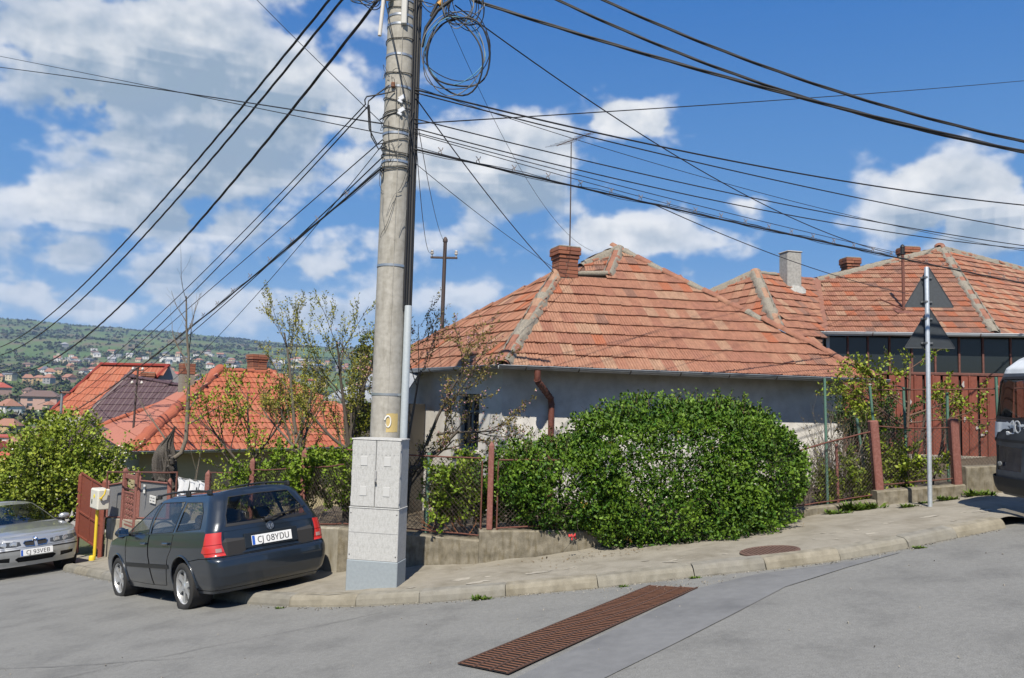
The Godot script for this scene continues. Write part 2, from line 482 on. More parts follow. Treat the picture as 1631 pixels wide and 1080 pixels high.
func build_ground() -> void:
	FARN.seed = 21; FARN.frequency = 0.006; FARN.fractal_octaves = 4
	var radii := [0.0, 3.0, 6.0, 9.0, 12.0, 15.0, 18.0, 22.0, 26.0, 31.0, 37.0, 45.0, 55.0, 68.0, 84.0, 104.0, 130.0, 160.0, 195.0, 240.0, 290.0, 350.0, 415.0, 490.0, 570.0, 650.0]
	var r := 700.0
	while r < 3350.0:
		radii.push_back(r)
		r += 42.0
	radii.append_array([3500.0, 3900.0, 4400.0])
	var angs := []
	var a := -180.0
	while a < 180.01:
		angs.push_back(deg_to_rad(a))
		a += 0.4 if a >= -40.0 and a < 5.0 else 5.0
	var mb := MB.new()
	var rows := []
	for q in radii:
		var row := PackedVector3Array()
		for w in angs:
			var x: float = q * sin(w)
			var z: float = -q * cos(w)
			row.push_back(Vector3(x, gy(x, z) - (0.06 if q < 30.0 else (0.14 if q < 62.0 else 0.0)), z))
		rows.push_back(row)
	mb.grid(rows)
	for k in mb.v.size():
		var p := mb.v[k]
		mb.c[k] = far_color(p.x, p.z, sqrt(p.x * p.x + p.z * p.z))
	var gm := plain("ground", Color(1, 1, 1), 0.95)
	gm.vertex_color_use_as_albedo = true
	gm.albedo_texture = ramp_tex("soil", Color(0.5, 0.5, 0.5), Color(0.8, 0.8, 0.8), Color(1, 1, 1), 3, 0.02, 0.1)[0]
	gm.uv1_triplanar = true
	gm.uv1_world_triplanar = true
	gm.uv1_scale = Vector3.ONE / 2.0
	struct("ground", mb, gm)

	# asphalt
	var asph := rough_mat("asphalt", Color(0.115, 0.116, 0.108), Color(0.185, 0.186, 0.176), Color(0.275, 0.276, 0.262), 2.2, 0.92, 0.5, 0.03, 0.16, 0.75, 1024)
	stain(asph, "asphalt_stain", Color(0.66, 0.66, 0.67), 6.0, 0.012)
	var wl := [[-34.0, -43.1], [-20.0, -28.9], [-10.0, -18.75], [-2.3, -10.97], [0.68, -10.33], [3.86, -11.38], [7.42, -12.1], [12.0, -13.2], [20.0, -15.2], [40.0, -20.0]]
	var ol := [[-42.0, -36.0], [-27.0, -20.0], [-18.0, -9.0], [-11.0, 2.0], [-4.0, 7.0], [2.0, 8.0], [8.0, 6.0], [16.0, 1.0], [24.0, -3.0], [44.0, -9.0]]
	rows = []
	for s in wl.size() - 1:
		for k in 6:
			var t := k / 6.0
			if s == wl.size() - 2 and k == 5: t = 1.0
			var p0 := Vector2(lerpf(wl[s][0], wl[s + 1][0], t), lerpf(wl[s][1], wl[s + 1][1], t))
			var p1 := Vector2(lerpf(ol[s][0], ol[s + 1][0], t), lerpf(ol[s][1], ol[s + 1][1], t))
			var row := PackedVector3Array()
			for j in 25:
				var p := p0.lerp(p1, j / 24.0)
				row.push_back(Vector3(p.x, gy(p.x, p.y) + FARN.get_noise_2d(p.x * 40, p.y * 40) * 0.012, p.y))
			rows.push_back(row)
	mb = MB.new()
	mb.grid(rows)
	struct("road", mb, asph)
	# smoother strip of newer asphalt beside the grate
	var np := rough_mat("asphalt_patch", Color(0.125, 0.129, 0.131), Color(0.164, 0.168, 0.170), Color(0.212, 0.216, 0.218), 1.6, 0.88, 0.3, 0.02, 0.35, 0.7, 512)
	stain(np, "asphalt_stain", Color(0.74, 0.74, 0.75), 7.0, 0.012)
	var edge_a := [[-0.55, -4.9], [0.05, -5.62], [0.62, -6.35], [1.2, -7.05], [1.9, -7.98], [2.6, -8.35], [3.3, -8.40]]
	var edge_b := [[0.15, -4.6], [0.68, -5.45], [1.3, -6.12], [1.95, -6.82], [2.65, -7.62], [3.5, -8.22], [4.3, -8.72]]
	rows = []
	for s in edge_a.size():
		var row := PackedVector3Array()
		for j in 7:
			var p := Vector2(edge_a[s][0], edge_a[s][1]).lerp(Vector2(edge_b[s][0], edge_b[s][1]), j / 6.0)
			row.push_back(Vector3(p.x, gy(p.x, p.y) + FARN.get_noise_2d(p.x * 40, p.y * 40) * 0.012 + 0.006, p.y))
		rows.push_back(row)
	mb = MB.new()
	mb.grid(rows)
	struct("road_patch", mb, np)
	# tarred joints in the asphalt
	mb = MB.new()
	for line in [[[-5.2, -6.2], [-3.4, -7.4], [-1.9, -8.1], [-1.2, -8.55]], [[-6.0, -8.0], [-4.2, -7.6], [-2.6, -7.3]], [[-9.0, -7.0], [-7.0, -8.5], [-6.0, -10.5]]]:
		var l := PackedVector3Array()
		var rr := PackedVector3Array()
		for s in line.size() - 1:
			for k in 8:
				var p := Vector2(line[s][0], line[s][1]).lerp(Vector2(line[s + 1][0], line[s + 1][1]), k / 8.0)
				var d := (Vector2(line[s + 1][0], line[s + 1][1]) - Vector2(line[s][0], line[s][1])).normalized().orthogonal()
				p += d * rf(-0.02, 0.02)
				var wd := rf(0.002, 0.006)
				var y := gy(p.x, p.y) + FARN.get_noise_2d(p.x * 40, p.y * 40) * 0.012 + 0.009
				l.push_back(Vector3(p.x + d.x * wd, y, p.y + d.y * wd)); rr.push_back(Vector3(p.x - d.x * wd, y, p.y - d.y * wd))
		mb.grid([l, rr])
	struct("road_cracks", mb, plain("tar", Color(0.105, 0.103, 0.098), 0.85))

	# pavement
	var conc := rough_mat("pavement", Color(0.200, 0.184, 0.148), Color(0.265, 0.246, 0.204), Color(0.335, 0.314, 0.266), 2.3, 0.92, 0.35, 0.012, 0.14, 0.66, 1024)
	stain(conc, "pavement_stain", Color(0.62, 0.60, 0.55), 5.0, 0.012)
	rows = []
	var kk := KERB.duplicate(true)
	var ww := WALLB.duplicate(true)
	for e in [[[6.5, -9.70], [7.9, -12.12]], [[8.0, -10.15], [9.0, -12.35]], [[12.0, -11.3], [12.4, -13.25]]]:
		kk.push_front(e[0]); ww.push_front(e[1])
	for e in [[[-10.2, -17.7], [-9.8, -18.6]], [[-13.5, -21.2], [-13.0, -21.8]], [[-24.0, -32.2], [-23.5, -32.6]]]:
		kk.push_back(e[0]); ww.push_back(e[1])
	for s in kk.size() - 1:
		var n := 10 if s < 17 else 4
		for k in n + (1 if s == kk.size() - 2 else 0):
			var t := k / float(n)
			var p0 := Vector2(lerpf(kk[s][0], kk[s + 1][0], t), lerpf(kk[s][1], kk[s + 1][1], t))
			var p1 := Vector2(lerpf(ww[s][0], ww[s + 1][0], t), lerpf(ww[s][1], ww[s + 1][1], t))
			p0 += (p1 - p0).normalized() * 0.10
			var row := PackedVector3Array()
			var drop := smoothstep(16.6, 17.6, s + t) * 0.085 + smoothstep(3.0, 2.0, s + t) * 0.095
			for j in 13:
				var p := p0.lerp(p1, j / 12.0 * 1.05)
				row.push_back(Vector3(p.x, gy(p.x, p.y) + 0.112 - drop + FARN.get_noise_2d(p.x * 170, p.y * 170) * 0.03 + 0.02 * pow(j / 12.0, 2), p.y))
			rows.push_back(row)
	mb = MB.new()
	mb.grid(rows)
	struct("pavement", mb, conc)
	# flaked patches of thin pale mortar on the pavement, each with its own outline
	var pale := rough_mat("mortar_patch", Color(0.25, 0.23, 0.19), Color(0.315, 0.293, 0.245), Color(0.37, 0.345, 0.295), 0.7, 0.95, 0.3)
	mb = MB.new()
	for w in 46:
		var s := rng.randi_range(0, 9)
		var t := rng.randf()
		var g := Vector2(lerpf(KERB[s][0], KERB[s + 1][0], t), lerpf(KERB[s][1], KERB[s + 1][1], t)).lerp(Vector2(lerpf(WALLB[s][0], WALLB[s + 1][0], t), lerpf(WALLB[s][1], WALLB[s + 1][1], t)), rf(0.16, 0.42) if w < 100 else rf(0.1, 0.9))
		if g.x < 0.2 and w % 3: continue
		var sz := rf(0.012, 0.05) if w % 6 else rf(0.06, 0.11)
		var ctr := Vector3(g.x, 0, g.y)
		var ring := []
		for q in 11:
			var aa := TAU * q / 11
			var p := ctr + Vector3(cos(aa) * rf(0.6, 1.7), 0, sin(aa) * rf(0.35, 0.8)) * sz
			p.y = gy(p.x, p.z) + 0.118 + FARN.get_noise_2d(p.x * 170, p.z * 170) * 0.03
			ring.push_back(p)
		ctr.y = gy(ctr.x, ctr.z) + 0.121 + FARN.get_noise_2d(ctr.x * 170, ctr.z * 170) * 0.03
		for q in 11: mb.tri(ctr, ring[(q + 1) % 11], ring[q])
	struct("pavement_mortar", mb, pale)

	# kerb stones, one by one
	var kt := thing("kerb", "weathered concrete kerb of separate stones edging the pavement round the corner", "kerb")
	var kmats := [rough_mat("kerb_a", Color(0.165, 0.155, 0.128), Color(0.228, 0.215, 0.178), Color(0.29, 0.275, 0.23), 0.9, 0.9, 0.25), rough_mat("kerb_b", Color(0.175, 0.158, 0.122), Color(0.240, 0.220, 0.172), Color(0.305, 0.28, 0.225), 0.8, 0.9, 0.25), rough_mat("kerb_c", Color(0.155, 0.148, 0.128), Color(0.215, 0.206, 0.178), Color(0.275, 0.265, 0.232), 1.0, 0.9, 0.25)]
	for m in kmats: stain(m, "pavement_stain", Color(0.62, 0.60, 0.55), 3.0, 0.012)
	var pts := PackedVector2Array()
	for p in KERB: pts.push_back(Vector2(p[0], p[1]))
	var run := PackedVector2Array([pts[0]])
	var need := rf(0.7, 1.0)
	for s in pts.size() - 1:
		var p := pts[s]
		while p.distance_to(pts[s + 1]) > need:
			p = p.move_toward(pts[s + 1], need)
			run.push_back(p)
			need = rf(0.75, 1.05) if p.x > -2.6 else 0.95
		need -= p.distance_to(pts[s + 1])
	run.push_back(pts[pts.size() - 1])
	for s in run.size() - 1:
		var p0 := run[s]
		var p1 := run[s + 1]
		var d := (p1 - p0).normalized()
		var inn := Vector2(-d.y, d.x)
		if inn.dot(Vector2(0.3, -1)) < 0: inn = -inn
		var c2 := (p0 + p1) * 0.5 + inn * 0.075
		var a0 := Vector3(p0.x, gy(p0.x, p0.y), p0.y)
		var a1 := Vector3(p1.x, gy(p1.x, p1.y), p1.y)
		var x := (a1 - a0).normalized()
		var zz := Vector3(inn.x, 0, inn.y)
		var y := zz.cross(x).normalized()
		if y.y < 0: y = -y
		zz = x.cross(y)
		var b := MB.new()
		var ln := a0.distance_to(a1)
		# cross-section with a rounded, sloping street face; profile swept along the stone
		var prof := [Vector2(-0.085, -0.2), Vector2(-0.085, 0.02), Vector2(-0.070, 0.075), Vector2(-0.050, 0.105), Vector2(-0.022, 0.121), Vector2(0.085, 0.127), Vector2(0.085, -0.2)]
		var rr := []
		for q in prof.size():
			var row := PackedVector3Array()
			for t in 5:
				var e := 0.006 if t == 0 or t == 4 else 0.0
				var f: float = [-0.5, -0.478, 0.0, 0.478, 0.5][t]
				row.push_back(Vector3(f * (ln - 0.009), prof[q].y - (e if q > 1 else 0.0) + (rf(-0.004, 0.004) if q > 1 and q < 6 else 0.0), prof[q].x * (1.0 - e * 4) + (rf(-0.004, 0.004) if q < 4 else 0.0)))
			rr.push_back(row)
		var tr := frame(Vector3(c2.x, gy(c2.x, c2.y) + rf(-0.006, 0.006), c2.y), x, y, zz)
		for q in prof.size() - 1:
			for t in 4:
				var u := [tr * rr[q][t], tr * rr[q][t + 1], tr * rr[q + 1][t + 1], tr * rr[q + 1][t]]
				var nn: Vector3 = (u[2] - u[0]).cross(u[3] - u[1])
				if nn.dot(u[0] - tr.origin) < 0: u.reverse()
				b.quad(u[0], u[1], u[2], u[3])
		for e in [0, 4]:
			var cap := []
			for q in prof.size(): cap.push_back(tr * rr[q][e])
			if e == 4: cap.reverse()
			b.poly(cap)
		part("kerb_stone", b, kmats[(s * 7 + 1) % 3], kt)

	# planting soil behind the low walls
	var soil := rough_mat("garden_soil", Color(0.045, 0.034, 0.022), Color(0.085, 0.066, 0.043), Color(0.14, 0.115, 0.075), 1.2, 0.95, 2.0, 0.02, 0.2)
	rows = []
	var front := [[-8.2, -17.1], [-6.0, -14.9], [-2.35, -11.2], [0.7, -10.55], [3.8, -11.55], [5.6, -12.1], [9.0, -12.7]]
	var backl := [[-5.0, -21.5], [-2.0, -19.5], [0.0, -19.0], [2.0, -19.0], [5.0, -19.0], [8.0, -18.8], [12.0, -18.0]]
	for s in front.size() - 1:
		for k in 7:
			var t := k / 6.0
			if k == 6 and s < front.size() - 2: continue
			var p0 := Vector2(lerpf(front[s][0], front[s + 1][0], t), lerpf(front[s][1], front[s + 1][1], t))
			var p1 := Vector2(lerpf(backl[s][0], backl[s + 1][0], t), lerpf(backl[s][1], backl[s + 1][1], t))
			var row := PackedVector3Array()
			for j in 13:
				var p := p0.lerp(p1, j / 12.0)
				row.push_back(Vector3(p.x, gy(p.x, p.y) + garden(p.x) + FARN.get_noise_2d(p.x * 300, p.y * 300) * 0.1, p.y))
			rows.push_back(row)
	mb = MB.new()
	mb.grid(rows)
	struct("garden_soil", mb, soil)

func garden(x: float) -> float: return lerpf(0.42, 0.16, smoothstep(0.5, 4.5, x))

const WIRES := [
	["thick twisted black cable, leftmost of the three rising steeply to the pole top", Vector3(-1.82, 7.77, -9.90), Vector3(-24.68, 3.61, -38.00), 0.92, 0.028],
	["thick twisted black cable, middle one of the three rising steeply to the pole top", Vector3(-1.66, 7.77, -9.90), Vector3(-24.65, 3.22, -38.00), 1.06, 0.028],
	["thick twisted black cable, rightmost of the three rising steeply to the pole top", Vector3(-1.82, 6.81, -9.80), Vector3(-24.59, 2.49, -38.00), 1.60, 0.030],
	["thin black cable from a pole clamp bending down left, upper of its pair", Vector3(-1.91, 5.31, -9.60), Vector3(-22.66, 0.89, -38.00), 0.62, 0.009],
	["black cable from a pole clamp bending down left, lower of its pair", Vector3(-1.88, 5.28, -9.60), Vector3(-22.62, 0.44, -38.00), 0.72, 0.014],
	["thin black wire leaving the pole at the wrapped bands down left", Vector3(-1.68, 4.86, -9.60), Vector3(-21.14, 0.72, -38.00), 0.05, 0.009],
	["thin grey wire running close under the wrapped band wire down left", Vector3(-1.66, 4.82, -9.60), Vector3(-21.25, 0.24, -38.00), 1.55, 0.006],
	["black cable above the hooked bundle going down left", Vector3(-1.67, 4.64, -9.60), Vector3(-21.42, 0.41, -38.00), 0.63, 0.014],
	["thick drooping black cable bundle with hooks going down left", Vector3(-1.68, 4.50, -9.60), Vector3(-21.64, 0.23, -38.00), 0.33, 0.022],
	["thin black line crossing the left sky from the pole, upper of the two", Vector3(-1.74, 5.01, -9.80), Vector3(-16.04, 11.35, -22.00), -0.01, 0.007],
	["black line crossing the left sky from the pole, lower of the two", Vector3(-1.75, 5.14, -9.80), Vector3(-16.01, 10.94, -22.00), -0.04, 0.010],
	["thin line from the cloud top down to the clamp on the pole", Vector3(-1.66, 5.06, -9.70), Vector3(-5.22, 9.25, -14.00), 0.02, 0.006],
	["thick twisted black cable from the pole top hook, lowest of three across the right sky", Vector3(-0.64, 6.86, -9.90), Vector3(6.71, 4.75, -9.40), 0.11, 0.030],
	["thick twisted black cable, middle of the three across the right sky", Vector3(0.24, 7.00, -9.90), Vector3(6.71, 4.79, -9.40), 0.29, 0.026],
	["thick twisted black cable, uppermost of the three across the right sky", Vector3(0.82, 7.02, -9.90), Vector3(6.72, 4.89, -9.40), 0.22, 0.026],
	["black wire rising slightly to the right edge from the pole wrap", Vector3(-1.30, 5.15, -9.80), Vector3(17.21, 12.30, -24.00), 0.06, 0.009],
	["black cable from the pole past the coil to the right, topmost of the sagging set", Vector3(-1.30, 5.59, -9.80), Vector3(10.68, 5.66, -15.00), 0.22, 0.013],
	["black cable second of the sagging set to the right", Vector3(-1.30, 5.55, -9.80), Vector3(10.67, 5.12, -15.00), 0.13, 0.010],
	["very thin dotted looking wire between sagging cables on the right", Vector3(-1.30, 5.62, -9.80), Vector3(10.65, 4.71, -15.00), 0.25, 0.005],
	["black wire third of the sagging set above the antenna middle", Vector3(-1.30, 5.21, -9.80), Vector3(10.66, 4.83, -15.00), 0.17, 0.009],
	["black wire fourth of the sagging set crossing the antenna mast", Vector3(-1.28, 5.08, -9.80), Vector3(10.66, 4.81, -15.00), 0.25, 0.009],
	["thin black wire just above the hooked bundle to the right", Vector3(-1.28, 5.03, -9.80), Vector3(9.81, 5.62, -19.60), 0.05, 0.007],
	["thin black wire running over the hooks of the bundle to the right", Vector3(-1.28, 5.01, -9.80), Vector3(9.81, 5.55, -19.60), 0.12, 0.006],
	["thick black cable bundle carrying small hooks towards the right house", Vector3(-1.27, 4.81, -9.80), Vector3(12.76, 4.52, -18.00), 0.06, 0.020],
	["thin wire leaving under the hooked bundle towards the right house roof", Vector3(2.13, 4.76, -12.00), Vector3(9.82, 4.59, -19.40), 0.17, 0.008],
	["black wire falling steeply from top coil to the vent mast on the right roof", Vector3(-0.86, 6.78, -9.90), Vector3(9.49, 5.63, -19.60), 0.48, 0.010],
	["black wire falling from the pole to the chimney of the near house", Vector3(-1.30, 5.47, -9.80), Vector3(0.90, 4.41, -16.80), 0.10, 0.009],
	["thin grey wire falling from the pole behind the near house roof", Vector3(-1.27, 4.62, -9.80), Vector3(2.17, 4.29, -19.00), 0.14, 0.005],
	["thin wire from the pole to the left insulator of the iron mast", Vector3(-1.28, 4.86, -9.80), Vector3(-2.33, 5.85, -22.00), 0.52, 0.006],
	["thin wire from the pole to the top of the iron mast", Vector3(-1.26, 5.08, -9.80), Vector3(-2.00, 6.13, -22.00), 0.22, 0.006],
	["thin wire from the coil down past the chimney to the near house ridge", Vector3(-1.02, 6.72, -9.80), Vector3(1.87, 5.27, -18.50), 0.63, 0.004],
	["thin wire from beside the clamps along the pole face", Vector3(-1.72, 6.68, -9.55), Vector3(-1.29, 4.83, -9.55), -0.04, 0.008],
]

# ---------- street furniture
func text_part(txt: String, size_m: float, t: Transform3D, mat: Material, parent: Node, called := "lettering", fname := "Droid Sans", depth := 0.002) -> void:
	var tm := TextMesh.new()
	var f := SystemFont.new()
	f.font_names = PackedStringArray([fname])
	tm.font = f
	tm.text = txt
	tm.font_size = 48
	tm.pixel_size = size_m / 36.0
	tm.depth = depth
	var o := part(called, tm, mat, parent)
	o.transform = t

func build_street() -> void:
	var rust := rough_mat("rust", Color(0.085, 0.036, 0.020), Color(0.150, 0.066, 0.036), Color(0.22, 0.105, 0.06), 0.4, 0.85, 0.1, 0.02, 0.2)
	# drain grate across the road
	var g := thing("drain_grate", "long rusty brown drain grate set slantwise in the asphalt", "grate")
	var a := Vector3(-0.34, 0, -6.15)
	var b := Vector3(0.04, 0, -5.75)
	var c := Vector3(1.89, 0, -7.99)
	var d := Vector3(1.50, 0, -8.33)
	for k in 1:
		a.y = gy(a.x, a.z) + 0.009; b.y = gy(b.x, b.z) + 0.009; c.y = gy(c.x, c.z) + 0.009; d.y = gy(d.x, d.z) + 0.009
	var up := (d - a).cross(b - a).normalized()
	if up.y < 0: up = -up
	var pit := MB.new()
	pit.quad(a + up * 0.002, b + up * 0.002, c + up * 0.002, d + up * 0.002)
	part("pit", pit, plain("pit_dark", Color(0.008, 0.005, 0.004), 0.95), g)
	var lng := (d - a).normalized()
	var wid := (b - a).normalized()
	var dk := plain("grate_dark", Color(0.060, 0.030, 0.020), 0.85)
	for e in [[a, d], [b, c], [a.lerp(b, 0.335), d.lerp(c, 0.335)], [a.lerp(b, 0.665), d.lerp(c, 0.665)]]:
		var m := MB.new()
		m.box(frame((e[0] + e[1]) * 0.5 + up * 0.006, lng, up, lng.cross(up)), Vector3((e[1] - e[0]).length(), 0.012, 0.020), 0.003)
		part("frame_bar", m, dk, g)
	var bar := MB.new()
	bar.box(Transform3D(), Vector3(0.0165, 0.0035, 0.158), 0.001)
	var bm := bar.mesh()
	var n := 62
	for r in 3:
		for k in n:
			var t := (k + 0.5) / n
			var p: Vector3 = a.lerp(d, t).lerp(b.lerp(c, t), (r + 0.5) / 3.0)
			var o := part("bar", bm, rust, g)
			o.transform = frame(p + up * (0.0065 + rf(-0.001, 0.001)), lng, up, wid if lng.cross(up).dot(wid) > 0 else -wid)
	# manhole cover in the pavement
	var mc := thing("manhole_cover", "round rusty manhole cover with raised ribs in the pavement", "manhole cover", Vector3(2.96, gp(2.96, -9.02) + 0.119, -9.02))
	var nn := Vector3(-0.1315, 1, -0.0498).normalized()
	mc.basis = Basis(Vector3(1, 0.1315, 0).normalized(), nn, Vector3(1, 0.1315, 0).normalized().cross(nn))
	var mr := rough_mat("manhole_iron", Color(0.070, 0.040, 0.030), Color(0.115, 0.068, 0.052), Color(0.17, 0.11, 0.085), 0.5, 0.8, 0.1)
	var mb := MB.new()
	mb.lathe(Transform3D(), [Vector2(0.33, -0.02), Vector2(0.33, 0.004), Vector2(0.322, 0.009), Vector2(0.305, 0.009), Vector2(0.30, 0.002), Vector2(0, 0.002)], 40)
	part("plate", mb, mr, mc)
	for k in 15:
		var x := -0.27 + 0.54 * k / 14.0
		var h := sqrt(0.295 * 0.295 - x * x)
		mb = MB.new()
		mb.box(at(Vector3(x, 0.004, 0)), Vector3(0.016, 0.010, h * 2), 0.003)
		part("rib", mb, mr, mc)

	# electrical cabinet
	var cab := thing("electrical_cabinet", "tall pale grey concrete-look electrical cabinet with double doors at the foot of the pole", "cabinet", Vector3(-1.53, -0.62, -9.50), -0.21)
	var cm := rough_mat("cabinet_grp", Color(0.33, 0.335, 0.33), Color(0.455, 0.46, 0.455), Color(0.53, 0.535, 0.53), 0.22, 0.8, 0.2, 0.02, 0.16, 0.6)
	stain(cm, "cabinet_stain", Color(0.74, 0.735, 0.72), 0.30, 0.02, 3.0)
	var cb := rough_mat("cabinet_base", Color(0.205, 0.235, 0.26), Color(0.245, 0.28, 0.305), Color(0.28, 0.315, 0.34), 0.5, 0.8, 0.05)
	mb = MB.new()
	mb.box(at(Vector3(0, 0.15, 0)), Vector3(0.630, 0.46, 0.30), 0.008)
	part("plinth", mb, cb, cab)
	mb = MB.new()
	mb.box(at(Vector3(0, 0.68, 0)), Vector3(0.618, 0.60, 0.292), 0.006)
	part("lower_panel", mb, cm, cab)
	mb = MB.new()
	mb.box(at(Vector3(0, 0.985, 0.002)), Vector3(0.626, 0.014, 0.300), 0.003)
	part("ledge", mb, cm, cab)
	mb = MB.new()
	mb.box(at(Vector3(0, 1.385, -0.012)), Vector3(0.606, 0.79, 0.27), 0.006)
	part("housing", mb, cm, cab)
	for s in [-1, 1]:
		mb = MB.new()
		mb.box(at(Vector3(s * 0.1515, 1.385, 0.132)), Vector3(0.295, 0.775, 0.03), 0.006)
		for q in 6: mb.box(at(Vector3(s * 0.1515 - 0.125 + q * 0.05, 1.66, 0.148)), Vector3(0.016, 0.11, 0.006), 0.002)
		var door := part("door", mb, cm, cab)
		for y in [1.18, 1.53]:
			mb = MB.new()
			mb.box(at(Vector3(s * 0.145, y, 0.150)), Vector3(0.085, 0.11, 0.006), 0.003)
			part("label_plate", mb, plain("label_grey", Color(0.445, 0.45, 0.445), 0.75), door)
	for sd in [-1, 1]:
		for y in [1.08, 1.385, 1.69]:
			mb = MB.new()
			mb.tube([Vector3(sd * 0.301, y - 0.03, 0.135), Vector3(sd * 0.301, y + 0.03, 0.135)], 0.007, 0.007, 8)
			part("hinge", mb, plain("handle_grey", Color(0.30, 0.30, 0.30), 0.5), cab)
	mb = MB.new()
	mb.box(at(Vector3(0.0, 0.70, 0.1465)), Vector3(0.604, 0.005, 0.004))
	part("moulding_line", mb, plain("handle_grey", Color(0.30, 0.30, 0.30), 0.5), cab)
	for x in [-0.285, 0.285]:
		for y in [0.44, 0.92]:
			mb = MB.new()
			mb.lathe(Transform3D(Basis(Vector3.RIGHT, PI / 2), Vector3(x, y, 0.146)), [Vector2(0.008, 0), Vector2(0.007, 0.004), Vector2(0, 0.005)], 10)
			part("screw", mb, plain("padlock_steel", Color(0.10, 0.10, 0.10), 0.4, 0.6), cab)
	mb = MB.new()
	mb.box(at(Vector3(0.008, 1.375, 0.157)), Vector3(0.026, 0.10, 0.02), 0.006)
	mb.box(at(Vector3(0.008, 1.315, 0.165)), Vector3(0.018, 0.05, 0.03), 0.006)
	part("handle", mb, plain("handle_grey", Color(0.30, 0.30, 0.30), 0.5), cab)
	mb = MB.new()
	mb.box(at(Vector3(0.015, 1.278, 0.165)), Vector3(0.024, 0.028, 0.016), 0.004)
	part("padlock", mb, plain("padlock_steel", Color(0.10, 0.10, 0.10), 0.4, 0.6), cab)
	mb = MB.new()
	mb.prism([Vector3(-0.310, 1.778, 0.152), Vector3(0.310, 1.778, 0.152), Vector3(0.310, 1.792, 0.150), Vector3(0.0, 1.800, 0.146), Vector3(-0.310, 1.792, 0.150)], Vector3(0, 0, -0.30))
	part("cap", mb, cm, cab)

	build_pole(rust)
	build_sign()
	build_walls(rust)

